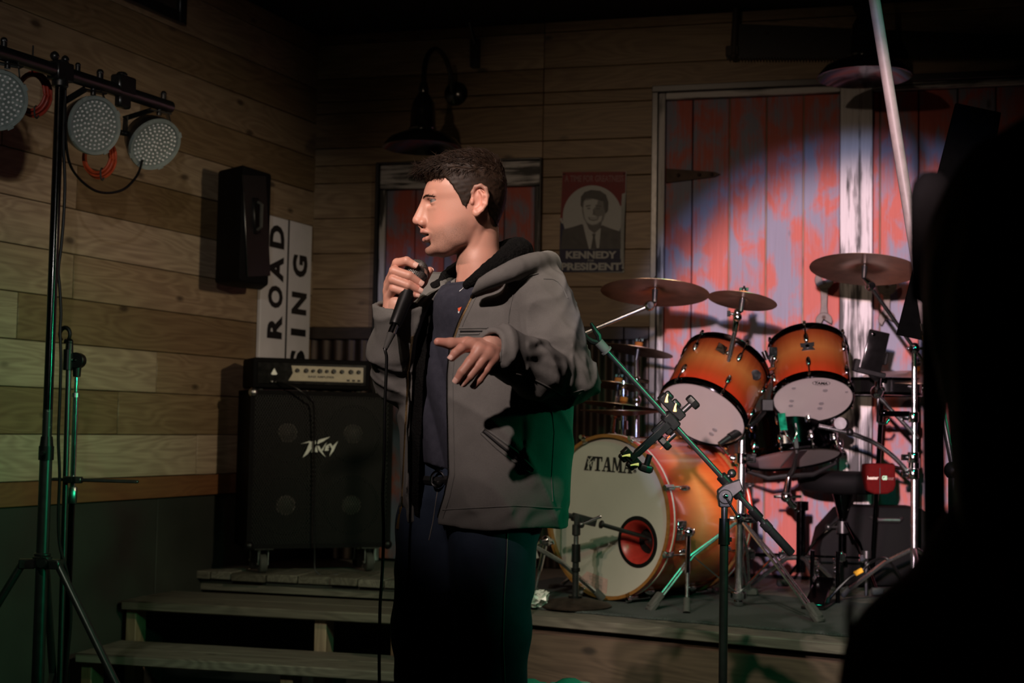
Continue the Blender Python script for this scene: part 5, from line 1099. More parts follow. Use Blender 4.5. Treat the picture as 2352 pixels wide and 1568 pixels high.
# dark frame high on the left wall
pf = thing('picture_frame', 'dark empty picture frame high on the left wall at the top edge', 'frame', CORN + DL*sL(300, 30) + NL*0.02 + UP*3.0)
f0, f1 = sL(410, 40), sL(150, 40); fz0 = onL(408, 60).z; fz1 = min(fz0 + 0.42, CEIL - 0.01)
for a, e, z0, z1 in ((f0, f0 + 0.05, fz0, fz1), (f1 - 0.05, f1, fz0, fz1), (f0 + 0.05, f1 - 0.05, fz0, fz0 + 0.05), (f0 + 0.05, f1 - 0.05, fz1 - 0.03, fz1)):
    b = MB(); b.box(CORN + DL*((a + e)/2) + NL*0.032 + UP*((z0 + z1)/2), (e - a, 0.028, z1 - z0), MLW); b.build('frame_rail', M['black'], pf, bevel=0.003)
b = MB(); b.box(CORN + DL*((f0 + f1)/2) + NL*0.024 + UP*((fz0 + fz1)/2), (f1 - f0 - 0.06, 0.006, fz1 - fz0 - 0.06), MLW); b.build('backing_sheet', M['darkwood'], pf)
# gooseneck lamps
M['lampblack'] = plain('black_enamel_shade', (0.008, 0.008, 0.008), 0.22, coat=0.6)
def goose(label, plate, off, ysh, ybell, Rb, hs):
    pp = onB(*plate, 0.02); ax = pp + NB*off; t = thing('gooseneck_lamp', label, 'lamp', pp, 'black gooseneck wall lamps')
    MB().lathe([(0.001, 0.03), (0.03, 0.028), (0.055, 0.016), (0.062, 0.0), (0.001, 0.0)], pp - NB*0.002, NB, 36).build('wall_plate', M['lampblack'], t)
    zt_ = W(*ybell, ax.y).z; c = V((ax.x, ax.y, 0)); h = V((0, 0, 1))
    arm = [pp + NB*0.02]; z0 = pp.z; zn = zt_ + 0.10
    top = max(z0, zn) + 0.16
    for i in range(15):
        a = pi*i/14; x = off*0.12 + (off - off*0.12)*(1 - cos(a))/2; z = (z0 if i < 7 else zn) ; zz_ = (z0 + (zn - z0)*i/14) + (top - max(z0, zn))*sin(a); arm.append(pp + NB*x + V((0, 0, zz_ - z0)))
    arm.append(V((ax.x, ax.y, zn - 0.06))); MB().tube(arm, 0.013, 12).build('arm', M['lampblack'], t)
    k = hs
    MB().lathe([(0.018, 0.07*k), (0.024, 0.04*k), (0.022, 0.02*k), (0.034, 0.0), (0.05, -0.03*k), (0.058, -0.08*k), (0.060, -0.155*k), (0.066, -0.165*k), (0.064, -0.172*k), (Rb*0.55, -0.19*k), (Rb*0.82, -0.215*k), (Rb*0.97, -0.25*k), (Rb, -0.262*k), (Rb*0.985, -0.263*k), (Rb*0.8, -0.225*k), (Rb*0.5, -0.20*k), (0.05, -0.18*k), (0.045, -0.05*k), (0.001, -0.03*k)], V((ax.x, ax.y, zt_)), UP, 56).build('shade', M['lampblack'], t)
    b = MB(); b.sph(V((ax.x, ax.y, zt_ - 0.16*k)), (0.028, 0.028, 0.038), 14); b.build('bulb', M['lens'], t)
goose('black gooseneck lamp on the plank wall above the head of the man', (1047, 215), 0.50, 0, (968, 222), 0.187, 0.92)
goose('black gooseneck lamp in front of the saw above the barn doors', (1990, 12), 0.48, 0, (1940, 40), 0.202, 1.0)
# hook on the wall
b = MB(); hk = thing('wall_hook', 'small black iron bracket on the upper back wall above the lamp', 'bracket', onB(1093, 125, 0.02))
q = [onB(x, y, 0.02) for x, y in ((1083, 94), (1104, 92), (1103, 157), (1083, 157))]
b.add(q + [p + NB*0.03 for p in q], [(0, 1, 2, 3), (7, 6, 5, 4), (0, 4, 5, 1), (1, 5, 6, 2), (2, 6, 7, 3), (3, 7, 4, 0)]); b.build('plate', M['black'], hk, bevel=0.003)
MB().tube([onB(1092, 100, 0.05), onB(1084, 75, 0.07), onB(1078, 45, 0.09), onB(1074, 22, 0.10)], 0.009, 8).build('rod', M['black'], hk)
# crosscut saw above the doors
M['saw'] = plain('blackened_saw_steel', (0.012, 0.012, 0.011), 0.45, 0.5, 0.4, 12)
sw = thing('crosscut_saw', 'long black two-man crosscut saw hung above the barn doors', 'saw', onB(1700, 100, 0.05))
top_ = [onB(x, 55 + (x - 1697)*0.0412, 0.06) for x in (2620, 2352, 2000, 1697)]
bot = []
for i in range(int((2620 - 1668)/7)):
    x = 1668 + 7*i; bot += [onB(x, 131, 0.06), onB(x + 3.2, 139 + 0.3*sin(i), 0.06)]
k = [onB(1690, 122, 0.06)]
f = top_ + k + bot; n = len(f)
b = MB(); b.add(f + [p + NB*0.004 for p in f], [tuple(range(n)), tuple(range(n, 2*n))] + [(i, (i + 1) % n, n + (i + 1) % n, n + i) for i in range(n)]); b.build('blade', M['saw'], sw)
b = MB(); b.cyl(onB(1686, 128, 0.06), onB(1694, -30, 0.06), 0.019, 0.016, n=14); b.sph(onB(1686, 128, 0.06), 0.022, 12); b.box(onB(1682, 118, 0.06), (0.06, 0.03, 0.05), MBW); b.build('handle', M['darkwood'], sw, bevel=0.004)
b = MB(); b.cyl(onB(2050, 90, 0.018), onB(2050, 90, 0.075), 0.008, n=8); b.cyl(onB(2400, 100, 0.018), onB(2400, 100, 0.075), 0.008, n=8); b.cyl(onB(1760, 75, 0.018), onB(1760, 75, 0.075), 0.008, n=8); b.build('hanging_nails', M['iron'], sw)
# poster
po_ = thing('campaign_poster', 'tin campaign poster with a suited smiling man in a white circle on the plank wall', 'poster', onB(1363, 512, 0.02))
M['p_red'] = plain('poster_red', (0.17, 0.008, 0.010), 0.6); M['p_blue'] = plain('poster_navy', (0.008, 0.011, 0.05), 0.6); M['p_white'] = plain('poster_white', (0.36, 0.38, 0.38), 0.5, var=0.05)
M['p_pinkred'] = plain('poster_title_print', (0.20, 0.06, 0.065), 0.5); M['p_grey'] = plain('poster_grey', (0.12, 0.123, 0.12), 0.5); M['p_mid'] = plain('poster_midgrey', (0.055, 0.055, 0.055), 0.5)
zp = lambda x, y: (1220 + x/3.921, 360 + y/3.921)
TL, TR, BR, BL = onB(1292, 397, 0.025), onB(1439, 393, 0.025), onB(1433, 626, 0.025), onB(1284, 624, 0.025)
bm_v = []; N_ = 14; b = MB()
for j in range(N_ + 1):
    for i in range(N_ + 1):
        u, w = i/N_, j/N_; p = TL.lerp(TR, u).lerp(BL.lerp(BR, u), w); cu_ = max(0, (u - 0.93)/0.07); p = p + NB*(0.018*cu_*sin(pi*min(1, max(0, (w - 0.2)/0.75)))); b.v.append(tuple(p))
for j in range(N_):
    for i in range(N_): k = j*(N_ + 1) + i; b.f.append((k, k + 1, k + N_ + 2, k + N_ + 1))
nn0 = len(b.v); b.v += [tuple(V(p) - NB*0.0012) for p in b.v]; b.f += [tuple(i + nn0 for i in f)[::-1] for f in b.f]
b.build('sheet', M['p_white'], po_, ang=60)
bp0 = onB(1363, 512, 0.025)
Lr = lambda l: [zp(x, y) for x, y in l]
decal('red_field', [Lr([(284, 138), (852, 132), (846, 420), (815, 440), (262, 590)])], bp0, NB, 0.0006, M['p_red'], po_, 0.0004)
decal('navy_field', [Lr([(262, 590), (815, 580), (828, 640), (820, 1035), (250, 1037)])], bp0, NB, 0.0006, M['p_blue'], po_, 0.0004)
decal('white_circle', [Lr([(552 + 268*cos(2*pi*i/48), 545 + 288*sin(2*pi*i/48)) for i in range(48)])], bp0, NB, 0.0014, M['p_white'], po_, 0.0003)
decal('white_notch', [Lr([(258, 560), (275, 548), (290, 600), (275, 600)])], bp0, NB, 0.0014, M['p_white'], po_, 0.0003)
decal('suit', [Lr([(285, 655), (380, 630), (455, 605), (520, 640), (600, 640), (640, 615), (730, 650), (812, 675), (822, 760), (815, 830), (265, 830)])], bp0, NB, 0.0022, M['print_black'], po_, 0.0003)
decal('shirt_front', [Lr([(466, 602), (530, 640), (628, 640), (612, 822), (520, 828), (498, 740)])], bp0, NB, 0.003, M['p_white'], po_, 0.0003)
decal('necktie', [Lr([(548, 692), (582, 692), (575, 722), (590, 828), (538, 828), (556, 722)])], bp0, NB, 0.0038, M['print_black'], po_, 0.0003)
decal('neck', [Lr([(480, 560), (640, 555), (625, 640), (570, 690), (520, 650)])], bp0, NB, 0.0034, M['p_mid'], po_, 0.0003)
decal('face', [Lr([(458, 400), (480, 370), (560, 355), (640, 372), (668, 420), (668, 500), (648, 570), (605, 612), (555, 622), (508, 604), (474, 560), (458, 490)])], bp0, NB, 0.0042, M['p_grey'], po_, 0.0003)
decal('face_light', [Lr([(478, 395), (560, 380), (602, 390), (590, 440), (560, 470), (556, 520), (600, 540), (640, 530), (630, 575), (590, 605), (545, 612), (505, 592), (482, 550), (470, 470)])], bp0, NB, 0.005, M['p_white'], po_, 0.0003)
decal('hair', [Lr([(446, 440), (448, 360), (480, 318), (540, 298), (620, 306), (672, 340), (694, 410), (690, 480), (670, 510), (655, 460), (650, 400), (600, 385), (540, 372), (490, 376), (464, 410), (462, 460)])], bp0, NB, 0.0058, M['print_black'], po_, 0.0003)
decal('features', [Lr(l) for l in ([(490, 440), (535, 432), (538, 442), (495, 452)], [(578, 432), (632, 440), (628, 450), (578, 443)], [(502, 462), (534, 458), (532, 470), (508, 472)], [(585, 460), (622, 464), (616, 474), (588, 472)], [(556, 470), (572, 500), (574, 520), (548, 520), (560, 510)], [(512, 542), (560, 552), (610, 540), (600, 566), (560, 578), (522, 566)])], bp0, NB, 0.0058, M['p_mid'], po_, 0.0003)
decal('smile', [Lr([(522, 548), (560, 556), (602, 547), (594, 560), (560, 567), (530, 560)])], bp0, NB, 0.0064, M['p_white'], po_, 0.0003)
def ptext(s, x0, y0, x1, y1, m, bold=0.03):
    a = onB(*zp(x0, y1), 0.0265); e = onB(*zp(x1, y1), 0.0265); t_ = onB(*zp(x0, y0), 0.0265); ux = (e - a).normalized(); text(s, 'lettering', M[m], po_, a, ux, UP, (e - a).length, (t_ - a).length, bold, 0.0008)
ptext('A TIME FOR GREATNESS', 302, 166, 834, 226, 'p_pinkred', 0.03)
ptext('KENNEDY', 312, 850, 770, 916, 'p_white', 0.045); ptext('FOR', 510, 926, 565, 944, 'p_white', 0.01); ptext('PRESIDENT', 268, 954, 812, 1022, 'p_white', 0.045)
decal('border_stars', [Lr([(248, 1002), (258, 994), (266, 1004), (258, 1014)]), Lr([(812, 998), (824, 990), (832, 1000), (824, 1012)])], bp0, NB, 0.0014, M['p_white'], po_, 0.0003)
for x, y in ((297, 156), (838, 154), (260, 1020), (822, 1018)):
    b = MB(); b.sph(onB(*zp(x, y), 0.0275), (0.006, 0.006, 0.004), 8); b.build('tack', M['steel'], po_)
# ---- grey shoes on a low black box in front of the stage (only their tops reach into view)
sc = W(1238, 1600, 3.75)
bx = thing('step_box', 'low black box in front of the stage carrying grey canvas shoes', 'box', V((sc.x + 0.03, sc.y, 0)))
b = MB(); b.box(V((sc.x + 0.03, sc.y, sc.z/2 - 0.02)), (0.42, 0.32, sc.z - 0.05)); b.build('body', M['backing'], bx, bevel=0.006)
b = MB(); b.box(V((sc.x + 0.03, sc.y, sc.z - 0.035)), (0.44, 0.34, 0.03)); b.build('lid', M['black'], bx, bevel=0.004)
M['canvas'] = plain('grey_canvas', (0.20, 0.22, 0.20), 0.8, bump=0.4, scale=120)
zb0 = sc.z - 0.02; ztp = W(1240, 1558, 3.75).z
def shoe(label, c, a, m):
    d = V((cos(a), sin(a), 0)); s = V((-sin(a), cos(a), 0)); t = thing('canvas_shoe', label, 'shoe', V((c.x, c.y, zb0)), 'canvas shoes on the step box'); hh = ztp - zb0
    b = MB(); rings = [(-0.13, 0.030, 0.5), (-0.11, 0.036, 1.0), (-0.05, 0.036, 1.02), (0.0, 0.037, 0.92), (0.05, 0.041, 0.62), (0.10, 0.040, 0.50), (0.135, 0.026, 0.36)]; n = 14; vs = []
    for x, w, h in rings:
        for i in range(n):
            q = 2*pi*i/n; vs.append(V((c.x, c.y, zb0)) + d*x + s*(w*cos(q)) + UP*(0.018 + max(0, sin(q))**0.8*hh*h*0.9 if sin(q) > 0 else 0.018))
    fs = [(j*n + i, j*n + (i + 1) % n, (j + 1)*n + (i + 1) % n, (j + 1)*n + i) for j in range(len(rings) - 1) for i in range(n)] + [tuple(range(n))[::-1], tuple(range((len(rings) - 1)*n, len(rings)*n))]
    b.add(vs, fs); b.build('upper', m, t, ang=60)
    b = MB(); b.prism([(-0.135, -0.03), (-0.10, -0.04), (0.05, -0.046), (0.12, -0.036), (0.145, 0), (0.12, 0.036), (0.05, 0.046), (-0.10, 0.04), (-0.135, 0.03)], V((c.x, c.y, zb0 + 0.0005)), d, s, 0.022, UP); b.build('sole', M['signwhite'], t, bevel=0.004)
    b = MB(); b.tor(V((c.x, c.y, zb0 + hh*0.93)) - d*0.06, UP + d*0.15, 0.033, 0.006, 24, 8); b.build('collar', M['signwhite'], t)
    b = MB(); b.lathe([(0.001, 0), (0.03, 0)], V((c.x, c.y, zb0 + hh*0.945)) - d*0.06, UP + d*0.15, 20); b.build('opening', M['print_black'], t)
    b = MB()
    for k in range(4): p = V((c.x, c.y, zb0 + hh*(0.92 - 0.085*k))) + d*(0.0 + 0.02*k); b.tube([p - s*0.02, p + UP*0.006, p + s*0.02], 0.003, 6)
    o = b.build('laces', M['signwhite'], t); o['kind'] = 'stuff'
shoe('grey canvas shoe nearest the jeans, at the bottom edge below the stage', V((sc.x - 0.02, sc.y - 0.03, 0)), 1.3, M['canvas'])
shoe('grey canvas shoe with its dark opening farther from the jeans', V((sc.x + 0.085, sc.y - 0.01, 0)), 1.2, M['canvas'])
# ================================================================ the man: bodies and clothes from distance fields
import openvdb
class Field:
    def __init__(s, lo, hi, h):
        s.lo = np.array(lo, float); s.h = h; s.n = np.ceil((np.array(hi) - s.lo)/h).astype(int) + 1
        s.D = np.full(s.n, 0.08 if h < 0.5 else 60.0, np.float32)
    def block(s, lo, hi, pad):
        a = np.clip(np.floor((np.array(lo) - pad - s.lo)/s.h).astype(int), 0, s.n); b = np.clip(np.ceil((np.array(hi) + pad - s.lo)/s.h).astype(int) + 1, 0, s.n)
        sl = tuple(slice(i, j) for i, j in zip(a, b)); ax = [s.lo[i] + s.h*np.arange(a[i], b[i], dtype=np.float32) for i in range(3)]
        return sl, ax[0][:, None, None], ax[1][None, :, None], ax[2][None, None, :]
    def put(s, f, lo, hi, k=0.0, sub=False):
        pad = k + 4*s.h + (0.02 if k else 0); sl, x, y, z = s.block(lo, hi, pad)
        if 0 in s.D[sl].shape: return
        d = f(x, y, z).astype(np.float32); a = s.D[sl]
        if sub: s.D[sl] = -smin(-a, d, k)
        else: s.D[sl] = smin(a, d, k)
    def cap(s, p, q, r0, r1=None, k=0.0, sub=False):
        r1 = r0 if r1 is None else r1; p = np.array(p, float); q = np.array(q, float); m = max(r0, r1)
        s.put(lambda x, y, z: dcap(x, y, z, p, q, r0, r1), np.minimum(p, q) - m, np.maximum(p, q) + m, k, sub)
    def chain(s, pts, rs, k=0.0):
        for i in range(len(pts) - 1): s.cap(pts[i], pts[i + 1], rs[i], rs[i + 1], k)
    def ell(s, c, r, k=0.0, sub=False, rot=None):
        c = np.array(c, float); r = np.array(r, float); R = np.array(rot) if rot is not None else np.eye(3); m = r.max()
        s.put(lambda x, y, z: dell(x, y, z, c, r, R), c - m, c + m, k, sub)
    def mesh(s):
        g = openvdb.FloatGrid(0.08); g.copyFromArray(np.ascontiguousarray(s.D)); p, q = g.convertToQuads(0.0)
        v = s.lo + np.asarray(p, float)*s.h; f = np.asarray(q)[:, ::-1]; return smooth(v, f, 3), f
def smin(a, b, k):
    if k <= 0: return np.minimum(a, b)
    h = np.clip(0.5 + 0.5*(b - a)/k, 0, 1); return b + (a - b)*h - k*h*(1 - h)
def dcap(x, y, z, p, q, r0, r1, wt=False):
    d = q - p; L = max(float(d @ d), 1e-9); t = np.clip(((x - p[0])*d[0] + (y - p[1])*d[1] + (z - p[2])*d[2])/L, 0, 1)
    v = np.sqrt((x - p[0] - t*d[0])**2 + (y - p[1] - t*d[1])**2 + (z - p[2] - t*d[2])**2) - (r0 + (r1 - r0)*t)
    return (v, t) if wt else v
def dell(x, y, z, c, r, R):
    X, Y, Z = x - c[0], y - c[1], z - c[2]; u = [R[0][i]*X + R[1][i]*Y + R[2][i]*Z for i in range(3)]
    k0 = np.sqrt(sum((u[i]/r[i])**2 for i in range(3))); k1 = np.sqrt(sum((u[i]/r[i]**2)**2 for i in range(3))) + 1e-9
    return k0*(k0 - 1)/k1
def wav(x, y, z, seed, f, n=5):
    rr = np.random.RandomState(seed); o = 0
    for i in range(n):
        k = rr.normal(size=3); k *= f*(0.6 + 0.8*rr.rand())/np.linalg.norm(k); k2 = rr.normal(size=3)*f*0.35; ph = rr.rand(2)*6.28
        o = o + np.sin(k[0]*x + k[1]*y + k[2]*z + ph[0] + 1.6*np.sin(k2[0]*x + k2[1]*y + k2[2]*z + ph[1]))
    return o/n
def mesh_np(name, v, f, m, parent, cols=None, smooth=True):
    me = bpy.data.meshes.new(name); o = V(((v.min(0) + v.max(0))/2).tolist()); vv = v - np.array(o)
    if isinstance(f, np.ndarray) and f.ndim == 2:
        k = f.shape[1]; me.vertices.add(len(vv)); me.vertices.foreach_set('co', vv.ravel()); me.loops.add(f.size); me.loops.foreach_set('vertex_index', f.ravel().astype(np.int32))
        me.polygons.add(len(f)); me.polygons.foreach_set('loop_start', np.arange(0, f.size, k, dtype=np.int32)); me.update(calc_edges=True)
    else: me.from_pydata(vv.tolist(), [], f); me.update()
    me.polygons.foreach_set('use_smooth', [smooth]*len(me.polygons))
    if cols is not None:
        a = me.attributes.new('Col', 'FLOAT_COLOR', 'POINT'); a.data.foreach_set('color', (np.c_[cols, np.ones(len(cols))] if cols.shape[1] == 3 else cols).astype(np.float32).ravel())
    me.validate(); me.materials.append(m); return link(name, me, parent, o)
P_ = lambda px, py, Y: np.array(W(px, py, Y))
_tabs = {}
def tab(t, z, j):   # smoothed table lookup, rows sorted by z
    key = (id(t), j)
    if key not in _tabs:
        a, e = t[0, 0], t[-1, 0]; zz = np.linspace(a, e, 400); q = np.interp(zz, t[:, 0], t[:, j]); n = 19; k = np.hanning(n + 2)[1:-1]; k /= k.sum()
        qp = np.concatenate([2*q[0] - q[n//2:0:-1], q, 2*q[-1] - q[-2:-n//2 - 1:-1]]); _tabs[key] = (zz, np.convolve(qp, k, 'valid')[:400], t)
    zz, q, _ = _tabs[key]; return np.interp(z, zz, q).astype(np.float32)
def smooth(v, f, n=2):
    E = np.concatenate([f[:, [i, (i + 1) % f.shape[1]]] for i in range(f.shape[1])]); E = np.concatenate([E, E[:, ::-1]]); c = np.bincount(E[:, 0], minlength=len(v)).astype(float)[:, None]; c[c == 0] = 1
    for i in range(n):
        for lam in (0.55, -0.56):
            s_ = np.stack([np.bincount(E[:, 0], v[E[:, 1], k], minlength=len(v)) for k in range(3)], 1)/c; v = v + lam*(s_ - v)
    for i in range(1):
        s_ = np.stack([np.bincount(E[:, 0], v[E[:, 1], k], minlength=len(v)) for k in range(3)], 1)/c; v = v + 0.3*(s_ - v)
    return v
# ---------------------------------------------------------------- materials
t = NT('skin'); at = t.N('ShaderNodeAttribute', attribute_name='Col'); co = t.co(rnd=False)
n1_ = t.noise(co, 55, 4, 0.6); n2__ = t.noise(co, 420, 3, 0.6)
c = t.mix(t.math('MULTIPLY', n1_, 0.28), at.outputs['Color'], (0.50, 0.20, 0.15)); sn_ = t.ramp(t.noise(co, 900, 2, 0.7), [(0.42, (0, 0, 0)), (0.62, (1, 1, 1))]); c = t.mix(t.math('MULTIPLY', t.math('MULTIPLY', sn_, at.outputs['Alpha']), 0.55), c, (0.055, 0.035, 0.026)); c = t.mix(t.math('MULTIPLY', at.outputs['Alpha'], 0.30), c, (0.13, 0.08, 0.06)); t.bump(t.math('ADD', n2__, n1_), 0.16, 0.0012)
t.b.inputs['Subsurface Weight'].default_value = 0.12; t.b.inputs['Subsurface Radius'].default_value = (0.012, 0.005, 0.003); t.b.inputs['Subsurface Scale'].default_value = 0.6
M['skin'] = t.out(c, 0.48, 0, 0.4)
def cloth(name, col, col2, sc=700, big=7, st=0.5, rough=0.85, fuzz=0.0):
    t = NT(name); co = t.co(rnd=False); a = t.noise(co, big, 4, 0.6); b_ = t.noise(co, sc, 2, 0.7)
    c = t.mix(t.ramp(a, [(0.35, (0, 0, 0)), (0.7, (1, 1, 1))]), col, col2); c = t.mix(t.math('MULTIPLY', b_, 0.5), c, tuple(x*0.45 for x in col))
    t.bump(b_, st, 0.0008); t.b.inputs['Sheen Weight'].default_value = fuzz; return t.out(c, rough, 0, 0.25)
M['jacket'] = cloth('grey_olive_duck_canvas', (0.118, 0.113, 0.104), (0.16, 0.154, 0.142), 520, 9)
M['lining'] = plain('black_fleece_lining', (0.007, 0.0068, 0.0065), 1.0, bump=1.0, bscale=190, spec=0.05); [setattr(n.inputs['Distance'], 'default_value', 0.006) for n in M['lining'].node_tree.nodes if n.type == 'BUMP']
M['tee'] = cloth('heather_navy_jersey', (0.024, 0.025, 0.037), (0.036, 0.037, 0.052), 380, 60, 0.3, 0.9)
M['jeans'] = cloth('dark_indigo_denim', (0.018, 0.028, 0.050), (0.032, 0.048, 0.080), 600, 12, 0.5)
M['stitch'] = plain('pale_stitching', (0.16, 0.15, 0.135), 0.8); M['stitch_dark'] = plain('jacket_seam', (0.10, 0.098, 0.09), 0.85)
M['zip'] = plain('brass_zip_teeth', (0.70, 0.50, 0.26), 0.35, 1.0, 0.3, 300)
M['hair'] = plain('dark_brown_hair', (0.017, 0.0085, 0.0045), 0.6, var=0.5, scale=120, spec=0.2)
M['eye'] = None
t = NT('eyeball'); tc = t.N('ShaderNodeTexCoord'); sp = t.N('ShaderNodeSeparateXYZ'); t.L(tc.outputs['Object'], sp.inputs[0]); f = t.math('DIVIDE', sp.outputs[0], 0.012)
M['eye'] = t.out(t.ramp(f, [(0.0, (0.20, 0.165, 0.155)), (0.855, (0.20, 0.165, 0.155)), (0.875, (0.06, 0.075, 0.08)), (0.95, (0.08, 0.10, 0.10)), (0.965, (0.004, 0.004, 0.004))]), 0.08, 0, 0.6)
# ---------------------------------------------------------------- head
psi = radians(7); HF = np.array([-cos(psi), -sin(psi), 0.0]); HLft = np.array([sin(psi), -cos(psi), 0.0]); HU = np.array([0, 0, 1.0])
HR = np.stack([HF, HLft, HU], 1); H0 = P_(1070, 470, 3.10)
toW = lambda v: H0 + (np.asarray(v)*0.001) @ HR.T
T = np.array([[-118, 52, 46, 8, 48], [-114, 64, 30, 26, 46], [-108, 75, 20, 36, 44], [-100, 80, 10, 43, 38], [-88, 79, -8, 51, 26], [-72, 84, -30, 57, 14], [-55, 88, -50, 62, 6], [-40, 87, -68, 66, 2], [-20, 87, -78, 70, -2], [0, 89.5, -83, 73, -8],
              [14, 94, -85, 74.5, -10], [30, 92, -86, 74, -10], [46, 86, -85, 72, -10], [70, 74, -79, 66, -8], [90, 54, -66, 53, -8], [102, 30, -46, 37, -8], [109, 8, -24, 17, -8], [112, -6, -10, 3, -8]], float)
def headfn(x, y, z, T=T, pf=2.25):
    xf, xb, w, xc = tab(T, z, 1), tab(T, z, 2), tab(T, z, 3), tab(T, z, 4)
    u = x - xc; au = np.where(u > 0, u/np.maximum(xf - xc, 2), -u/np.maximum(xc - xb, 2)); v = np.abs(y)/np.maximum(w, 2)
    q = np.clip((z - 2)/34, 0, 1); pp = np.where(u > 0, 1.9 + (pf - 1.9)*q, pf); k = (au**pp + v**pp)**(1/pp); m = np.minimum(np.where(u > 0, xf - xc, xc - xb), w)
    d = (k - 1)*np.maximum(m, 3)*0.9
    d = np.maximum(d, np.maximum(z - T[-1, 0], T[0, 0] - z)); return d
F = Field((-100, -96, -190), (125, 96, 125), 2.0)
F.put(headfn, (-100, -90, -120), (115, 90, 115), 0)
F.D = np.minimum(F.D*1.0, 8).astype(np.float32)
F.D[F.D > 7.9] = 8
F.D0 = None
# soften the table's creases
for _ in range(3):
    D = F.D; D2 = D.copy(); D2[1:-1, 1:-1, 1:-1] = (D[1:-1, 1:-1, 1:-1]*2 + D[:-2, 1:-1, 1:-1] + D[2:, 1:-1, 1:-1] + D[1:-1, :-2, 1:-1] + D[1:-1, 2:, 1:-1] + D[1:-1, 1:-1, :-2]*1.0 + D[1:-1, 1:-1, 2:]*1.0)/8; F.D = D2
def sym(fn, *a, **kw):
    for s in (1, -1): fn(s, *a, **kw)
def C_(p, q, r0, r1, k, s=1, sub=False): F.cap((p[0], p[1]*s, p[2]), (q[0], q[1]*s, q[2]), r0, r1, k, sub)
F.__class__.pad_mm = True
_put = Field.put
def put_mm(s, f, lo, hi, k=0.0, sub=False):
    if s.h < 0.5: return _put(s, f, lo, hi, k, sub)
    sl, x, y, z = s.block(lo, hi, k + 10)
    if 0 in s.D[sl].shape: return
    d = f(x, y, z).astype(np.float32); a = s.D[sl]; s.D[sl] = -smin(-a, d, k) if sub else smin(a, d, k)
Field.put = put_mm
for s in (1, -1):
    F.ell((86, 29*s, -4), (12, 15, 10), 9, True)                     # socket
    C_((87.5, 8, 12), (72, 38, 14), 6, 6.5, 7, s)                       # brow ridge
    F.ell((68.5, 29.5*s, 1), (12.9, 12.9, 12.6), 4)                       # lids
    C_((81, 20, -14), (68, 37, -15), 2.5, 2.5, 5, s)                      # lower lid bag
    F.ell((95, 12*s, -45), (9, 7.5, 7), 5)                            # wing of the nose
    C_((82, 2, 0), (92, 5, -42), 9, 11, 9, s)                         # flank of the nose
    F.ell((16, 42*s, -70), (30, 11, 24), 10)                           # jaw muscle
    C_((46, 25, -104), (10, 41, -84), 7, 8, 10, s)                    # jaw edge
C_((91, 0, 4), (107, 0, -36), 6.5, 8.5, 7); F.ell((106, 0, -40), (9.5, 10, 8.5), 5); C_((98, 0, -48), (92, 0, -58), 5, 5, 6)
for s in (1, -1): F.ell((99, 7*s, -51), (6, 3.6, 4), 2, True)
F.ell((72, 0, -103), (15, 20, 13), 12)                                # chin
F.ell((84, 0, -91), (9, 22, 6), 6, True)                              # hollow under the lip
for s in (1, -1):
    C_((94.5, 3, -63), (88, 14, -64), 4.6, 4.4, 4, s); C_((88, 14, -64), (74, 25, -69), 4.2, 2.6, 4, s)
    C_((88, 0, -80.5), (84, 13, -79.5), 5.4, 5.0, 4, s); C_((84, 13, -79.5), (73, 24, -71), 4.8, 2.4, 4, s)
F.ell((86, 0, -71.8), (16, 21, 2.6), 1.5, True); F.ell((72, 0, -71.5), (14, 18, 7), 2, True)
for s in (1, -1):
    q = np.array([[1, 0, 0], [0, 1, 0], [0, 0, 1]])
    F.ell((79, 34*s, 0.2), (14, 13.5, 3.0), 1.2, True, [[1, 0, 0], [0, cos(0.1), -s*sin(0.1)], [0, s*sin(0.1), cos(0.1)]])
    E_ = lambda x, y, z: (x, y*s, z)
    F.ell(E_(-22, 75, 0), (17, 4.2, 27), 5, False, [[cos(0.22), -s*sin(0.22), 0], [s*sin(0.22), cos(0.22), 0], [0, 0, 1]] if s < 0 else [[cos(0.22), sin(0.22), 0], [-sin(0.22), cos(0.22), 0], [0, 0, 1]])
    hp = [E_(-8, 74, 2), E_(-7, 76, 15), E_(-13, 79, 27), E_(-24, 82, 30), E_(-35, 84, 23), E_(-39, 85, 7), E_(-36, 84, -11), E_(-28, 81, -23), E_(-18, 77, -31)]
    F.chain(hp, [3.4, 4, 4.2, 4.3, 4.5, 4.3, 4, 4.2, 6.5], 2.5)
    F.chain([E_(-22, 81, 19), E_(-30, 83, 8), E_(-29, 82, -8), E_(-21, 79, -19)], [3.2, 3.6, 3.4, 3.2], 3)
    F.ell(E_(-18, 86, -4), (9, 9, 14), 3, True); F.ell(E_(-14, 77, -28), (7, 5, 9), 4); F.ell(E_(-7, 76, -5), (4.5, 5, 7), 3)
F.cap((-27, 0, -55), (-31, 0, -130), 46, 44.5, 14); F.cap((-31, 0, -130), (-44, 0, -215), 44.5, 58, 14)
for s in (1, -1): C_((-30, 45, -40), (8, 14, -168), 9, 8, 9, s)
F.ell((8, 0, -140), (8, 8, 12), 8)                                    # adam's apple
hv, hf_ = F.mesh()
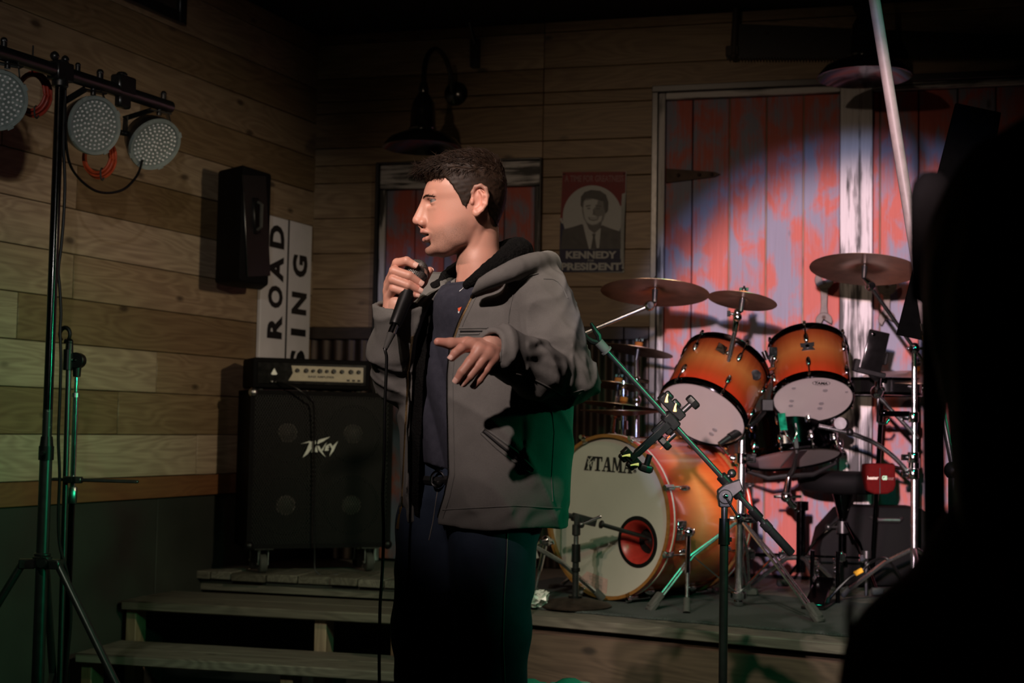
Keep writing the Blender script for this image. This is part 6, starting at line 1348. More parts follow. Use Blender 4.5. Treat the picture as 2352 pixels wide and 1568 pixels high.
# colours by place on the head
def headcol(v):
    x, y, z = v.T; ay = np.abs(y); base = np.tile(np.array([0.44, 0.225, 0.165]), (len(v), 1))
    def blend(mask, col): base[:] = base*(1 - mask[:, None]) + np.array(col)*mask[:, None]
    sst_ = lambda a, b, q: np.clip((q - a)/(b - a), 0, 1)**2*(3 - 2*np.clip((q - a)/(b - a), 0, 1))
    cheek = np.exp(-(((x - 60)/26)**2 + ((ay - 48)/22)**2 + ((z + 35)/22)**2)); blend(cheek*0.35, (0.58, 0.24, 0.18))
    nose = np.exp(-(((x - 106)/14)**2 + (y/16)**2 + ((z + 42)/14)**2)); blend(nose*0.45, (0.58, 0.23, 0.17))
    ear = np.exp(-(((x + 22)/22)**2 + ((ay - 82)/10)**2 + (z/30)**2)); blend(ear*0.5, (0.62, 0.23, 0.17))
    beard = sst_(-30, -62, z - 0.35*np.clip(40 - x, -50, 60)) * sst_(-32, 2, x) * (1 - sst_(-125, -150, -z - 250))
    beard = np.clip(sst_(-36, -66, z + np.clip(30 - x, -40, 40)*-0.35)*sst_(-14, 14, x), 0, 1)*(z > -135)
    lipmask = np.exp(-((y/22)**4))*(np.exp(-((z + 64)/4.2)**2) + np.exp(-((z + 79)/5)**2))*(x > 74)
    global STUB; STUB = beard*(1 - np.clip(lipmask, 0, 1)); blend(STUB*0.30, (0.30, 0.17, 0.12)); blend(np.clip(lipmask, 0, 1)*0.75, (0.40, 0.145, 0.125))
    inner = (np.abs(z + 71.5) < 6.5)*(x < 80)*(x > 55)*(ay < 21); blend(inner*1.0, (0.10, 0.02, 0.018))
    scalp = hairmask(x, y, z); blend(np.clip(scalp, 0, 1)*0.75, (0.12, 0.07, 0.05)); return base
HZX = np.array([-100, -65, -43, -39, -33, -15, -7, 5, 13, 21, 34, 51, 70, 86, 120.0]); HZZ = np.array([-50, -47, -23, 3, 20, 27, 14, -16, -12, 6, 26, 50, 50, 46, 44.0])
hz_ = lambda x: np.interp(x, HZX, HZZ)
def hairmask(x, y, z): return np.clip((z - hz_(x))/6 + 0.5, 0, 1)
hcol = headcol(hv); print('HCOL', hcol.min(0), hcol.max(0), hcol.mean(0))
# ---------------------------------------------------------------- hair
T2 = np.array([[-60, 20, -70, 55, -10], [-46, 60, -70, 69, -10], [-20, 70, -80, 73.5, -10], [0, 88, -86.5, 76, -10], [14, 92, -88.5, 77.5, -10], [30, 93, -89.5, 78, -10], [46, 90, -89, 77.5, -10], [56, 93, -87.5, 76.5, -8], [63, 103, -86, 75, -8], [72, 106, -84, 73, -8], [82, 97, -80, 70, -8],
               [92, 82, -75, 65, -8], [102, 63, -66, 56, -10], [110, 46, -57, 45, -12], [116, 28, -46, 32, -14], [121, 4, -32, 16, -15], [123, -14, -18, 2, -15]], float)
G = Field((-102, -90, -62), (122, 90, 134), 2.0)
def hairfn(x, y, z):
    d = headfn(x, y, z, T2, 2.15); top = np.clip((z - 40)/40, 0, 1)
    d = d - top*(2.6*wav(x*1.0, y*1.6, z*1.2, 3, 0.13, 4) + 2.0*wav(x*0.8, y*2.2, z, 8, 0.26, 4)) - 0.5*wav(x, y, z, 5, 0.5, 3)
    wig = 3.0*wav(x, y, z, 12, 0.35, 3)
    return np.maximum(d, hz_(np.broadcast_to(x, np.broadcast(x, y, z).shape)) + wig - z)
G.put(hairfn, (-100, -88, -60), (120, 88, 132), 0)
G.D = np.minimum(G.D, 8)
gv, gf = G.mesh()
# strands combed over it
rr = np.random.RandomState(2)
fn_ = np.cross(gv[gf[:, 1]] - gv[gf[:, 0]], gv[gf[:, 2]] - gv[gf[:, 0]]); fn_ /= np.linalg.norm(fn_, axis=1)[:, None] + 1e-9; fc_ = gv[gf].mean(1)
if ((fc_ - np.array([-5, 0, 30]))*fn_).sum(1).mean() < 0: fn_ = -fn_; gf = gf[:, ::-1]
ok = np.where((fn_ * (fc_ - np.array([-5, 0, 20]))).sum(1) > 0)[0]
sv, sf_ = [], []
def strand(p, n, d, L, r, lift, curl):
    k = len(sv); s = np.cross(n, d); s /= np.linalg.norm(s) + 1e-9; m = 4
    for i in range(m + 1):
        q = i/m; c = p + d*(L*q) + n*(lift*q - 0.35*lift*q*q*2) + s*curl*q*q; w = r*(1 - q*0.92)
        sv.extend([c + s*w, c - s*w, c + n*w*0.9])
    for i in range(m):
        for a in range(3): sf_.append((k + 3*i + a, k + 3*i + (a + 1) % 3, k + 3*i + 3 + (a + 1) % 3, k + 3*i + 3 + a))
for i in rr.choice(ok, 9000):
    p, n = fc_[i], fn_[i]; x, y, z = p; top = np.clip((z - 45)/35, 0, 1)
    d = np.array([0.85, 0.12*np.sign(y), 0.35])*top + np.array([-0.35 if x < 20 else 0.15, 0, -1.0])*(1 - top) + rr.normal(size=3)*0.28
    d -= n*(d @ n); d /= np.linalg.norm(d) + 1e-9
    L = (5.5 + 16*top + (9 if z > 55 and x > 50 else 0))*rr.uniform(0.7, 1.3)
    strand(p - n*1.2, n, d, L, 0.5 + 0.65*top, (3.0 + 4.0*top)*rr.uniform(0.3, 1.3), rr.normal()*2.5)
kb_ = len(sv)
hairv = np.concatenate([gv, np.array(sv)]); hairf = np.concatenate([gf, np.array(sf_) + len(gv)])
# brows and lashes
HB = BVHTree.FromPolygons([V(p) for p in hv.tolist()], [tuple(q) for q in hf_.tolist()])
sv, sf_ = [], []
for s in (1, -1):
    for i in range(120):
        q = rr.rand(); c = np.array([97.0 - 3*q - 20*q*q, s*(9 + 36*q), 9.0 + 3.5*sin(q*pi*0.8) - 4*q*q + rr.normal()*1.2]); n = np.array([0.9 - 0.6*q, s*(0.2 + 0.5*q), 0.1]); n /= np.linalg.norm(n); near_ = HB.find_nearest(V(c.tolist())); n = np.array(near_[1]); n = n if n[0] > 0 or n[1]*s > 0 else -n; c = np.array(near_[0]) + n*2.5
        d = np.array([-0.35, s*0.9, 0.15 + rr.normal()*0.2]); d -= n*(d @ n); d /= np.linalg.norm(d); strand(c - n*2.2, n, d, rr.uniform(6, 9), 0.34, 1.2, rr.normal())
    for i in range(26):
        q = i/25; an = (q - 0.5)*1.9; c = np.array([70 + 13.4*cos(an), s*(31 + 13.4*sin(an)), 4.6 - 2.0*(q - 0.5)**2]); n = np.array([0, 0, 1.0]); d = np.array([cos(an), s*sin(an), -0.1]); strand(c, n, d, 5, 0.35, 1.5, 0)
browv = np.array(sv); browf = np.array(sf_)
# ---------------------------------------------------------------- hands
def finger(F_, pts, rs, k=0.004): F_.chain(pts, rs, k)
def hand(lo, hi, fingers, thumb, wrist, wr, fore, palm):
    F_ = Field(lo, hi, 0.0014)
    for pts, rs in fingers: F_.chain(pts, rs, 0.0022)
    for a, b_, r0, r1 in palm: F_.cap(a, b_, r0, r1, 0.011)
    F_.cap(thumb[0][0], thumb[0][1], thumb[1][0], thumb[1][1], 0.014); F_.chain(thumb[0][1:], thumb[1][1:], 0.005); F_.chain([wrist] + fore, wr, 0.012)
    F_.D = (F_.D - 0.00035*wav(*[q for q in F_.block(lo, hi, 0)[1:]], 4, 600, 4)).astype(np.float32) if False else F_.D
    return F_.mesh()
Ym = 3.075
fR = [([P_(899, 640, Ym + .016), P_(912, 604, Ym - .014), P_(934, 599, Ym - .031), P_(953, 609, Ym - .031)], [.0112, .0104, .0094, .0078]),
      ([P_(894, 652, Ym + .012), P_(905, 622, Ym - .024), P_(940, 633, Ym - .036), P_(965, 650, Ym - .028)], [.0115, .0108, .0096, .008]),
      ([P_(893, 668, Ym + .010), P_(903, 642, Ym - .026), P_(938, 655, Ym - .037), P_(963, 667, Ym - .028)], [.0112, .0104, .0092, .0076]),
      ([P_(895, 686, Ym + .010), P_(904, 662, Ym - .022), P_(933, 671, Ym - .033), P_(957, 678, Ym - .027)], [.0104, .0094, .0084, .007])]
thR = ([P_(921, 704, Ym + .026), P_(947, 676, Ym + .034), P_(970, 646, Ym + .026), P_(985, 622, Ym + .012)], [.0145, .0125, .0112, .009])
wR = P_(906, 716, Ym + .014)
palmR = [(wR, P_(901, 648, Ym + .018), .019, .0135), (wR, P_(897, 668, Ym + .016), .020, .0135), (wR, P_(900, 686, Ym + .014), .020, .0125), (P_(915, 700, Ym + .022), P_(940, 640, Ym + .040), .016, .012)]
lo = np.min([p for f in fR for p in f[0]] + thR[0] + [wR], 0) - .03; hi = np.max([p for f in fR for p in f[0]] + thR[0] + [wR], 0) + .03; lo[2] -= 0.06
hRv, hRf = hand(lo, hi, fR, thR, wR, [.024, .0255, .028], [P_(910, 745, Ym + .02), P_(912, 790, Ym + .025)], palmR)
Yl = 2.735
fL = [([P_(1083, 793, Yl + .006), P_(1060, 800, Yl - .016), P_(1046, 811, Yl - .024), P_(1038, 821, Yl - .024)], [.0112, .010, .0090, .0076]),
      ([P_(1103, 803, Yl), P_(1080, 831, Yl - .014), P_(1062, 854, Yl - .018), P_(1050, 873, Yl - .014)], [.0116, .0104, .0094, .0080]),
      ([P_(1121, 811, Yl + .002), P_(1098, 841, Yl - .008), P_(1079, 864, Yl - .010), P_(1065, 880, Yl - .006)], [.0112, .010, .009, .0076]),
      ([P_(1133, 823, Yl + .008), P_(1116, 850, Yl + .002), P_(1101, 872, Yl + .002), P_(1089, 886, Yl + .006)], [.0104, .009, .0082, .0068])]
thL = ([P_(1118, 800, Yl + .050), P_(1073, 789, Yl + .032), P_(1036, 789, Yl + .018), P_(1006, 785, Yl + .008)], [.0155, .0130, .0110, .0082])
wL = P_(1143, 800, Yl + .062)
palmL = [(wL, fL[0][0][0], .020, .0125), (wL, fL[1][0][0], .020, .0125), (wL, fL[2][0][0], .020, .0122), (wL, fL[3][0][0], .019, .0112), (P_(1112, 802, Yl + .045), P_(1085, 795, Yl + .016), .015, .011)]
allp = [p for f in fL for p in f[0]] + thL[0] + [wL]; lo = np.min(allp, 0) - .03; hi = np.max(allp, 0) + .03; hi[1] += 0.05; hi[0] += 0.05
hLv, hLf = hand(lo, hi, fL, thL, wL, [.0235, .0255, .028], [P_(1165, 808, Yl + .09), P_(1185, 815, Yl + .11)], palmL)
def handcol(v, fs, th):
    c = np.tile(np.array([0.46, 0.235, 0.172]), (len(v), 1))
    for pts, rs in fs + [th]:
        for q, w_, col, a in ((pts[-1], .013, (0.60, 0.25, 0.19), 0.6), (pts[1], .012, (0.56, 0.235, 0.17), 0.5), (pts[0], .013, (0.58, 0.26, 0.19), 0.35)):
            m = np.exp(-((v - q)**2).sum(1)/w_**2)*a; c = c*(1 - m[:, None]) + np.array(col)*m[:, None]
    return c
nail_v, nail_f = [], []
def nail(pts, r, up):
    tip = np.array(pts[-1]); d = tip - pts[-2]; d /= np.linalg.norm(d); n = np.array(up) - d*(np.array(up) @ d); n /= np.linalg.norm(n); s = np.cross(d, n); k = len(nail_v)
    for i in range(7):
        for j in range(7):
            u = (i/6 - 0.5)*2; w_ = (j/6 - 0.5)*2; a = u*0.95
            nail_v.append(tip + d*(0.0005 + w_*r*0.75*(1 - 0.14*u*u)) + (s*sin(a) + n*cos(a))*r*1.05*(1 - (0.06 if abs(u) > .9 or abs(w_) > .9 else 0)))
    for i in range(6):
        for j in range(6): nail_f.append((k + i*7 + j, k + i*7 + j + 1, k + (i + 1)*7 + j + 1, k + (i + 1)*7 + j))
for pts, rs in fR: nail(pts, rs[-1], (0.1, -1, 0.35))
nail(thR[0], thR[1][-1], (0.7, 0.5, 0.5))
for pts, rs in fL: nail(pts, rs[-1], (-0.45, -0.75, 0.2))
# ---------------------------------------------------------------- body under the clothes (coarse) and the clothes
a47 = radians(47); BF = np.array([-sin(a47), -cos(a47), 0]); BL_ = np.array([cos(a47), -sin(a47), 0])
YB = 3.13
TT = []
for py, cx, A, B in ((628, 1118, .055, .055), (648, 1119, .085, .075), (668, 1120, .135, .098), (692, 1121, .178, .116), (730, 1120, .198, .132), (790, 1117, .204, .142), (880, 1114, .206, .150), (980, 1112, .207, .152), (1080, 1111, .206, .150), (1160, 1112, .204, .146), (1205, 1111, .199, .142), (1260, 1110, .195, .14)):
    p = P_(cx, py, YB); TT.append((p[2], p[0], A, B))
TT = np.array(sorted(TT))
def torso(x, y, z, off=0.0, bulge=0.0):
    cx, A, B = tab(TT, z, 1), tab(TT, z, 2) + off, tab(TT, z, 3) + off; X, Y_ = x - cx, y - YB
    u = (X*BL_[0] + Y_*BL_[1])/A; v = (X*BF[0] + Y_*BF[1]); v = v/np.where(v > 0, B + bulge, B); k = (np.abs(u)**2.3 + np.abs(v)**2.3)**(1/2.3)
    d = (k - 1)*np.minimum(A, B)*0.95; return np.maximum(d, np.maximum(z - TT[-1, 0] - off, 0.6 - z))
aL = [P_(1232, 682, 2.99), P_(1272, 785, 2.965), P_(1296, 872, 2.945), P_(1228, 848, 2.865), P_(1162, 810, 2.80), P_(1124, 796, 2.768)]; rL = [.070, .066, .056, .050, .043, .0405]
aR = [P_(1003, 694, 3.25), P_(955, 790, 3.20), P_(917, 866, 3.155), P_(906, 800, 3.115), P_(913, 735, 3.085), P_(914, 700, 3.075)]; rR = [.066, .061, .052, .049, .046, .0455]
def crom(l, m=3):
    P = [np.append(p, r) for p, r in l]; o = []
    for i in range(len(P) - 1):
        a, b_, c, d = P[max(i - 1, 0)], P[i], P[i + 1], P[min(i + 2, len(P) - 1)]
        for j in range(m):
            t_ = j/m; o.append(0.5*(2*b_ + (c - a)*t_ + (2*a - 5*b_ + 4*c - d)*t_**2 + (3*b_ - a - 3*c + d)*t_**3))
    o.append(P[-1]); return [(q[:3], q[3]) for q in o]
def sleeve(x, y, z, pts, rs, seed, off=0.0, amp=1.0):
    D = None; s0 = 0.0; tot = [np.linalg.norm(np.array(pts[i + 1]) - pts[i]) for i in range(len(pts) - 1)]
    for i in range(len(pts) - 1):
        d, tt = dcap(x, y, z, np.array(pts[i]), np.array(pts[i + 1]), rs[i] + off, rs[i + 1] + off, True)
        S_ = s0 + tt*tot[i]; ph = wav(x, y, z, seed, 15, 4)*3.4; e = np.exp(-((S_ - tot[0] - tot[1])/0.09)**2)*0.010 + 0.0035 + 0.005*np.exp(-((S_ - sum(tot))/0.06)**2)
        fold = (1 - np.abs(np.sin((S_/0.085)*pi + ph)))**1.7 - 0.25
        d = d - amp*e*fold; s0 += tot[i]; D = d if D is None else smin(D, d, 0.018)
    crease = (1 - np.abs(wav(x, y, z, seed + 30, 34, 3)))**4; e2 = np.exp(-((S_ * 0 + 1)*0)); return D - amp*0.008*crease - amp*0.003*(1 - np.abs(wav(x, y, z, seed + 40, 70, 3)))**3
zhem = float(W(1150, 1203, YB).z); ZN = float(W(1100, 640, YB).z)
ztoy = np.array([[float(W(1100, py, 3.0).z), py] for py in range(520, 1300, 10)])[::-1]
def edges(z, t): # x of an opening edge at height z (seen from the front), table of (py, px)
    zz_ = np.array([float(W(px, py, 2.98).z) for py, px in t])[::-1]; xx = np.array([float(W(px, py, 2.98).x) for py, px in t])[::-1]; return np.interp(z, zz_, xx).astype(np.float32)
RE = [(600, 1118), (652, 1096), (690, 1076), (740, 1052), (795, 1033), (860, 1027), (950, 1028), (1040, 1030), (1090, 1031), (1140, 1020), (1190, 1004), (1230, 1000)]
LE_ = [(600, 1000), (655, 988), (700, 974), (770, 950), (850, 940), (950, 935), (1050, 930), (1120, 927), (1180, 925), (1230, 924)]
lo = np.array([-0.36, 2.66, zhem - 0.02]); hi = np.array([0.235, 3.42, float(W(1190, 535, 3.1).z) + 0.02])
J = Field(lo, hi, 0.004); sl, x, y, z = J.block(lo, hi, 0)
zc_ = np.broadcast_to(z, J.D.shape)
bodyd = torso(x, y, z) - 0.004*wav(x, y, z*0.45, 21, 20, 4) - 0.006*((1 - np.abs(wav(x*1.3, y*1.3, z*0.6, 33, 26, 3)))**4)*np.clip((1.5 - z)*4, 0, 1)
hemb = np.exp(-((z - zhem - 0.03)/0.018)**2)*0.004; bodyd = bodyd + hemb*(0.6 + 0.8*wav(x, y, z, 9, 120, 2))
outer = smin(smin(bodyd, sleeve(x, y, z, aL, rL, 5), 0.024), sleeve(x, y, z, aR, rR, 6), 0.022)
# hood thrown back on the shoulders
hr = [(P_(1090, 664, 2.945), .012), (P_(1128, 642, 2.92), .017), (P_(1175, 622, 2.915), .020), (P_(1222, 604, 2.945), .021), (P_(1252, 602, 3.01), .021), (P_(1258, 604, 3.10), .024), (P_(1240, 610, 3.20), .028), (P_(1170, 618, 3.29), .030), (P_(1080, 630, 3.32), .028), (P_(1010, 652, 3.27), .022), (P_(978, 685, 3.20), .016)]
hd_ = None; hr = crom(hr)
for (p, r0), (q, r1) in zip(hr, hr[1:]):
    d = dcap(x, y, z, p, q, r0, r1); hd_ = d if hd_ is None else np.minimum(hd_, d)
hd_ = smin(hd_, dell(x, y, z, P_(1258, 630, 3.08), np.array([.026, .09, .036]), np.eye(3)), 0.02) - 0.004*(1 - np.abs(wav(x, y, z, 14, 42, 3)))**3
outer = smin(outer, hd_, 0.012)
def ridges(d, lines, amp, wd):
    for l in lines:
        pts = [P_(718 + a_/1.714, 739 + b_/1.714, 2.90) for a_, b_ in l]; m = None
        for p, q in zip(pts, pts[1:]):
            vx, vz = q[0] - p[0], q[2] - p[2]; t_ = np.clip(((x - p[0])*vx + (z - p[2])*vz)/(vx*vx + vz*vz), 0, 1); e_ = (x - p[0] - t_*vx)**2 + (z - p[2] - t_*vz)**2; m = e_ if m is None else np.minimum(m, e_)
        d = d - amp*np.exp(-m/wd**2)*np.clip((2.965 - y)/0.03, 0, 1)*(x > 0.03)
    return d
outer = ridges(outer, [[(850, 100), (905, 72), (960, 76), (1002, 112)], [(872, 140), (935, 124), (988, 150), (1012, 192)], [(925, 158), (985, 190), (1012, 232), (1022, 275)], [(1036, 140), (1058, 195), (1078, 255)], [(830, 190), (900, 215), (975, 262)], [(1000, 60), (1035, 105), (1070, 150)], [(765, 90), (790, 140), (785, 200)]], 0.0040, 0.0095)
outer = ridges(outer, [[(880, 110), (930, 100), (975, 115)], [(905, 145), (965, 165), (1000, 205)], [(1020, 120), (1042, 170), (1050, 220)], [(820, 150), (900, 180), (960, 225)]], -0.0020, 0.007)
outer = ridges(outer, [[(640, 420), (700, 500), (760, 560)], [(600, 330), (680, 420), (720, 480)], [(870, 400), (850, 520), (880, 640)], [(960, 440), (950, 560), (965, 680)], [(760, 280), (800, 330), (815, 400)]], 0.0045, 0.014)
inner_neck = dcap(x, y, z, P_(1105, 560, 3.115), P_(1112, 690, 3.115), .058, .062)
outer = np.maximum(outer, -inner_neck)
x1, x2 = edges(z, LE_), edges(z, RE)
openg = np.maximum(np.maximum(x1 - x, x - x2), y - (YB - 0.02)); openg = np.maximum(openg, z - ZN - 0.05)
shell = np.maximum(outer, -(outer + 0.011))
for pt, pv_ in ((aL[-1], aL[-2]), (aR[-1], aR[-2])):
    d = (pt - pv_)/np.linalg.norm(pt - pv_); cut = (x - pt[0])*d[0] + (y - pt[1])*d[1] + (z - pt[2])*d[2]; near = np.sqrt((x - pt[0])**2 + (y - pt[1])**2 + (z - pt[2])**2) - 0.075
    shell = np.maximum(shell, -np.maximum(-cut, near))
zh = zhem + 0.004*np.sin(x*30)
jk = np.maximum(np.maximum(shell, -openg), zh - z)
J.D = np.minimum(jk, 0.08).astype(np.float32); jv, jf = J.mesh()
# black fleece inside, showing at the collar and along the open edges
zero_ = 0; x1b, x2b = x1 + 0.026*np.clip((ZN - z)*6, 0.3, 1), x2 - 0.004
inn = np.maximum(outer + 0.010, -(outer + 0.020)); openb = np.maximum(np.maximum(np.maximum(x1b - x, x - x2b), y - (YB - 0.02)), z - ZN - 0.05)
ln = np.maximum(np.maximum(inn, -openb), zh + 0.012 - z)
for pt, pv_ in ((aL[-1], aL[-2]), (aR[-1], aR[-2])):
    d = (pt - pv_)/np.linalg.norm(pt - pv_); cut = (x - pt[0])*d[0] + (y - pt[1])*d[1] + (z - pt[2])*d[2] + 0.02; near = np.sqrt((x - pt[0])**2 + (y - pt[1])**2 + (z - pt[2])**2) - 0.085
    ln = np.maximum(ln, -np.maximum(-cut, near))
sh_ = [(P_(1072, 654, 2.975), .010), (P_(1108, 632, 2.965), .017), (P_(1150, 605, 2.97), .024), (P_(1182, 585, 3.02), .031), (P_(1190, 580, 3.11), .034), (P_(1168, 582, 3.20), .032), (P_(1105, 600, 3.255), .026), (P_(1045, 625, 3.26), .020), (P_(1000, 660, 3.20), .014)]
fl = None; sh_ = crom(sh_)
for (p, r0), (q, r1) in zip(sh_, sh_[1:]):
    d = dcap(x, y, z, p, q, r0, r1); fl = d if fl is None else np.minimum(fl, d)
fl = np.maximum(fl, -(inner_neck + 0.004)) - 0.0022*wav(x, y, z, 40, 420, 5)
J.D = np.minimum(smin(ln, fl, 0.004), 0.08).astype(np.float32); lv, lf = J.mesh()
# tee shirt
zth = float(W(1000, 1076, 3.0).z); slT, xT, yT, zT = J.block(lo, (hi[0], hi[1], float(W(1100, 615, YB).z)), 0)
fold = 0.013*np.abs(np.sin(xT*58 + zT*16 + 1.3*wav(xT, yT, zT, 17, 12, 3)))*np.clip((1.42 - zT)*5, 0.15, 1) + 0.003*wav(xT, yT, zT, 18, 40, 3)
td = torso(xT, yT, zT, -0.036, 0.004) - fold
nbc = P_(1097, 642, 3.105); td = smin(td, dcap(xT, yT, zT, nbc + BF*0.01 - [0, 0, .055], nbc + [0, 0, 0.004], .088, .064), 0.03); td = smin(td, np.broadcast_to(dcap(xT, yT, zT, aL[0], aL[1], .05, .045), td.shape), 0.03); td = smin(td, dcap(xT, yT, zT, aR[0], aR[1], .05, .045), 0.03)
td = np.maximum(td, zth + 0.012*np.sin(xT*22) - zT); neckcut = dcap(xT, yT, zT, nbc + [0, 0, .12], nbc + [0, 0, -.002], .060, .056); td = np.maximum(td, -neckcut); td = np.maximum(td, (zT - nbc[2] - 0.004) + 0.30*((xT - nbc[0])*BF[0] + (yT - nbc[1])*BF[1]))
K = Field(lo, hi, 0.004); K.D[:] = 0.08; K.D[slT] = np.minimum(td, 0.08); tv, tf = K.mesh()
# jeans
wz = float(W(1060, 1062, 3.1).z); hips = [P_(1165, 1200, 3.06), P_(1055, 1200, 3.20)]
gL = [P_(1128, 1195, 3.06), P_(1130, 1450, 3.03), P_(1134, 1700, 3.02), P_(1140, 2100, 3.08)]; gR = [P_(1002, 1195, 3.19), P_(986, 1450, 3.15), P_(985, 1700, 3.13), P_(990, 2100, 3.20)]
lo2 = np.array([-0.34, 2.84, 0.06]); hi2 = np.array([0.17, 3.44, wz + 0.02]); Q = Field(lo2, hi2, 0.005); sl, x, y, z = Q.block(lo2, hi2, 0)
def leg(p, seed):
    D = None; rs = [.090, .077, .070, .068]
    for i in range(3):
        d = dcap(x, y, z, p[i], p[i + 1], rs[i], rs[i + 1]); D = d if D is None else smin(D, d, 0.03)
    return D - 0.0065*wav(x*1.3, y*1.3, z*0.7, seed, 26, 4)*np.clip(1.2 - z, 0.2, 1) - 0.003*wav(x, y, z, seed + 1, 60, 3)
hip = np.maximum(torso(x, y, z, -0.031) + 0.032*np.clip((float(W(1100, 1150, 3.1).z) - z)/0.09, 0, 1), -(z - 0.86)); hip = np.maximum(hip, z - wz)
jd = smin(smin(leg(gL, 51), leg(gR, 61), 0.012), hip, 0.05); Q.D = np.minimum(np.maximum(jd, np.maximum(z - wz, 0.09 - z)), 0.08).astype(np.float32); qv, qf = Q.mesh()
# skin-side body, kept inside the clothes
U = Field((-0.38, 2.7, 0.03), (0.24, 3.42, float(H0[2]) - 0.10), 0.009); lo3 = U.lo; sl, x, y, z = U.block(lo3, (0.24, 3.42, float(H0[2]) - 0.10), 0)
bd = np.maximum(torso(x, y, z, -0.06), 0.86 - z); bd = np.maximum(bd, z - float(W(1100, 650, YB).z))
nk = dcap(x, y, z, toW((-30, 0, -100)), toW((-44, 0, -230)), .041, .052); bd = smin(bd, nk, 0.02)
for pts, rs in ((aL, rL), (aR, rR)):
    for i in range(len(pts) - 1): bd = smin(bd, dcap(x, y, z, pts[i], pts[i + 1], max(rs[i] - .022, .022), max(rs[i + 1] - .022, .0235)), 0.012)
for g in (gL, gR):
    for i in range(3): bd = smin(bd, dcap(x, y, z, g[i], g[i + 1], (.075, .06, .052, .045)[i], (.075, .06, .052, .045)[i + 1]), 0.03)
    ft = g[3].copy(); ft[2] = 0.06; bd = smin(bd, dcap(x, y, z, g[3], ft, .045, .04), 0.02); tq = ft + np.array([BF[0]*0.17, BF[1]*0.17, -0.015]); bd = smin(bd, dcap(x, y, z, ft, tq, .036, .03), 0.02)
U.D = np.minimum(bd, 0.08).astype(np.float32); uv, uf = U.mesh()
# ---------------------------------------------------------------- assemble
man = thing('person', 'man in a grey hooded work jacket and jeans speaking into a microphone', 'person', V((float(YB*0 + P_(1110, 900, YB)[0]), YB, 0.0)))
hw = toW(hv); off = 0; vs = [hw, hRv, hLv, uv]; fs = []; cs_ = [np.c_[hcol, STUB], handcol(hRv, fR, thR), handcol(hLv, fL, thL), np.tile([0.5, 0.28, 0.21], (len(uv), 1))]
for v, f in zip(vs, (hf_, hRf, hLf, uf)): fs.append(f + off); off += len(v)
mesh_np('body', np.concatenate(vs), np.concatenate(fs), M['skin'], man, np.concatenate([q if q.shape[1] == 4 else np.c_[q, np.zeros(len(q))] for q in cs_]))
mesh_np('hair', toW(hairv), hairf, M['hair'], man); mesh_np('eyebrows', toW(browv), browf, M['hair'], man)
M['nail'] = plain('fingernails', (0.66, 0.40, 0.33), 0.3)
mesh_np('fingernails', np.array(nail_v), nail_f, M['nail'], man)
for s in (1, -1):
    c = V(toW((69, 29.5*s, 1)).tolist()); MM = Matrix((V(HF.tolist()), V(HLft.tolist()), V((0, 0, 1)))).transposed()
    MM = MM @ Matrix.Rotation(0.3*s, 3, 'Z'); b = MB(); b.sph(c, 0.0117, 24, MM); b.build('eye', M['eye'], man, M=MM)
M['teeth'] = plain('teeth', (0.55, 0.50, 0.44), 0.3)
b = MB(); b.prism([(x_*0.001, y_*0.001) for x_, y_ in [(78, 0), (76, 8), (68, 16), (55, 19), (50, 17), (62, 12), (70, 0), (62, -12), (50, -17), (55, -19), (68, -16), (76, -8)]], toW((0, 0, -68.5)).tolist(), HF.tolist(), HLft.tolist(), 0.005, (0, 0, 1)); b.build('teeth', M['teeth'], man)
jkt = mesh_np('jacket', jv, jf, M['jacket'], man); mesh_np('fleece_lining', lv, lf, M['lining'], man)
mesh_np('t_shirt', tv, tf, M['tee'], man); mesh_np('jeans', qv, qf, M['jeans'], man)
for g in (gL, gR):
    ft = V(g[3].tolist()); d = V(BF.tolist()); s = V(BL_.tolist()); c = V((ft.x, ft.y, 0)) + d*0.05
    b = MB(); b.prism([(-0.13, -0.035), (-0.05, -0.042), (0.07, -0.05), (0.14, -0.035), (0.16, 0), (0.14, 0.035), (0.07, 0.05), (-0.05, 0.042), (-0.13, 0.035)], c + UP*0.018, d, s, 0.09, UP); b.build('shoe', M['black'], man, bevel=0.02, seg=2)
# ---- stitched details laid on the cloth
def bvh(v, f): return BVHTree.FromPolygons([V(p) for p in v.tolist()], [tuple(q) for q in f.tolist()])
BJ, BT, BQ = bvh(jv, jf), bvh(tv, tf), bvh(qv, qf)
def hitpts(B, pts, n=None, lift=0.0005):
    out = []
    for i in range(len(pts) - 1):
        k = max(2, int(sqrt((pts[i + 1][0] - pts[i][0])**2 + (pts[i + 1][1] - pts[i][1])**2)/6))
        for j in range(k + (1 if i == len(pts) - 2 else 0)):
            q = j/k; d = ray(pts[i][0] + (pts[i + 1][0] - pts[i][0])*q, pts[i][1] + (pts[i + 1][1] - pts[i][1])*q).normalized(); h = B.ray_cast(CAM, d)
            if h[0] is None: continue
            p = h[0] - d*lift
            if not out or (p - out[-1][-1]).length > 0.03: out.append([p])
            elif (p - out[-1][-1]).length > 0.002: out[-1].append(p)
    return max(out, key=len) if out else []
def line(name, B, pts, r, m, parent=man, lift=0.0005):
    p = hitpts(B, pts, lift=lift)
    if len(p) > 2: return MB().tube(p, r, 6).build(name, m, parent)
z1_ = lambda l: [(820 + a/3.266, 320 + b_/3.266) for a, b_ in l]
z2_ = lambda l: [(820 + a/3.267, 760 + b_/3.267) for a, b_ in l]
line('shoulder_seam', BJ, z1_([(1360, 1005), (1290, 1020), (1225, 1065), (1175, 1150), (1152, 1250), (1138, 1330), (1135, 1440)]), 0.0013, M['stitch_dark'], jkt)
line('yoke_seam', BJ, z1_([(1400, 1045), (1470, 1047), (1510, 1070), (1545, 1112), (1580, 1190)]), 0.0013, M['stitch_dark'], jkt)
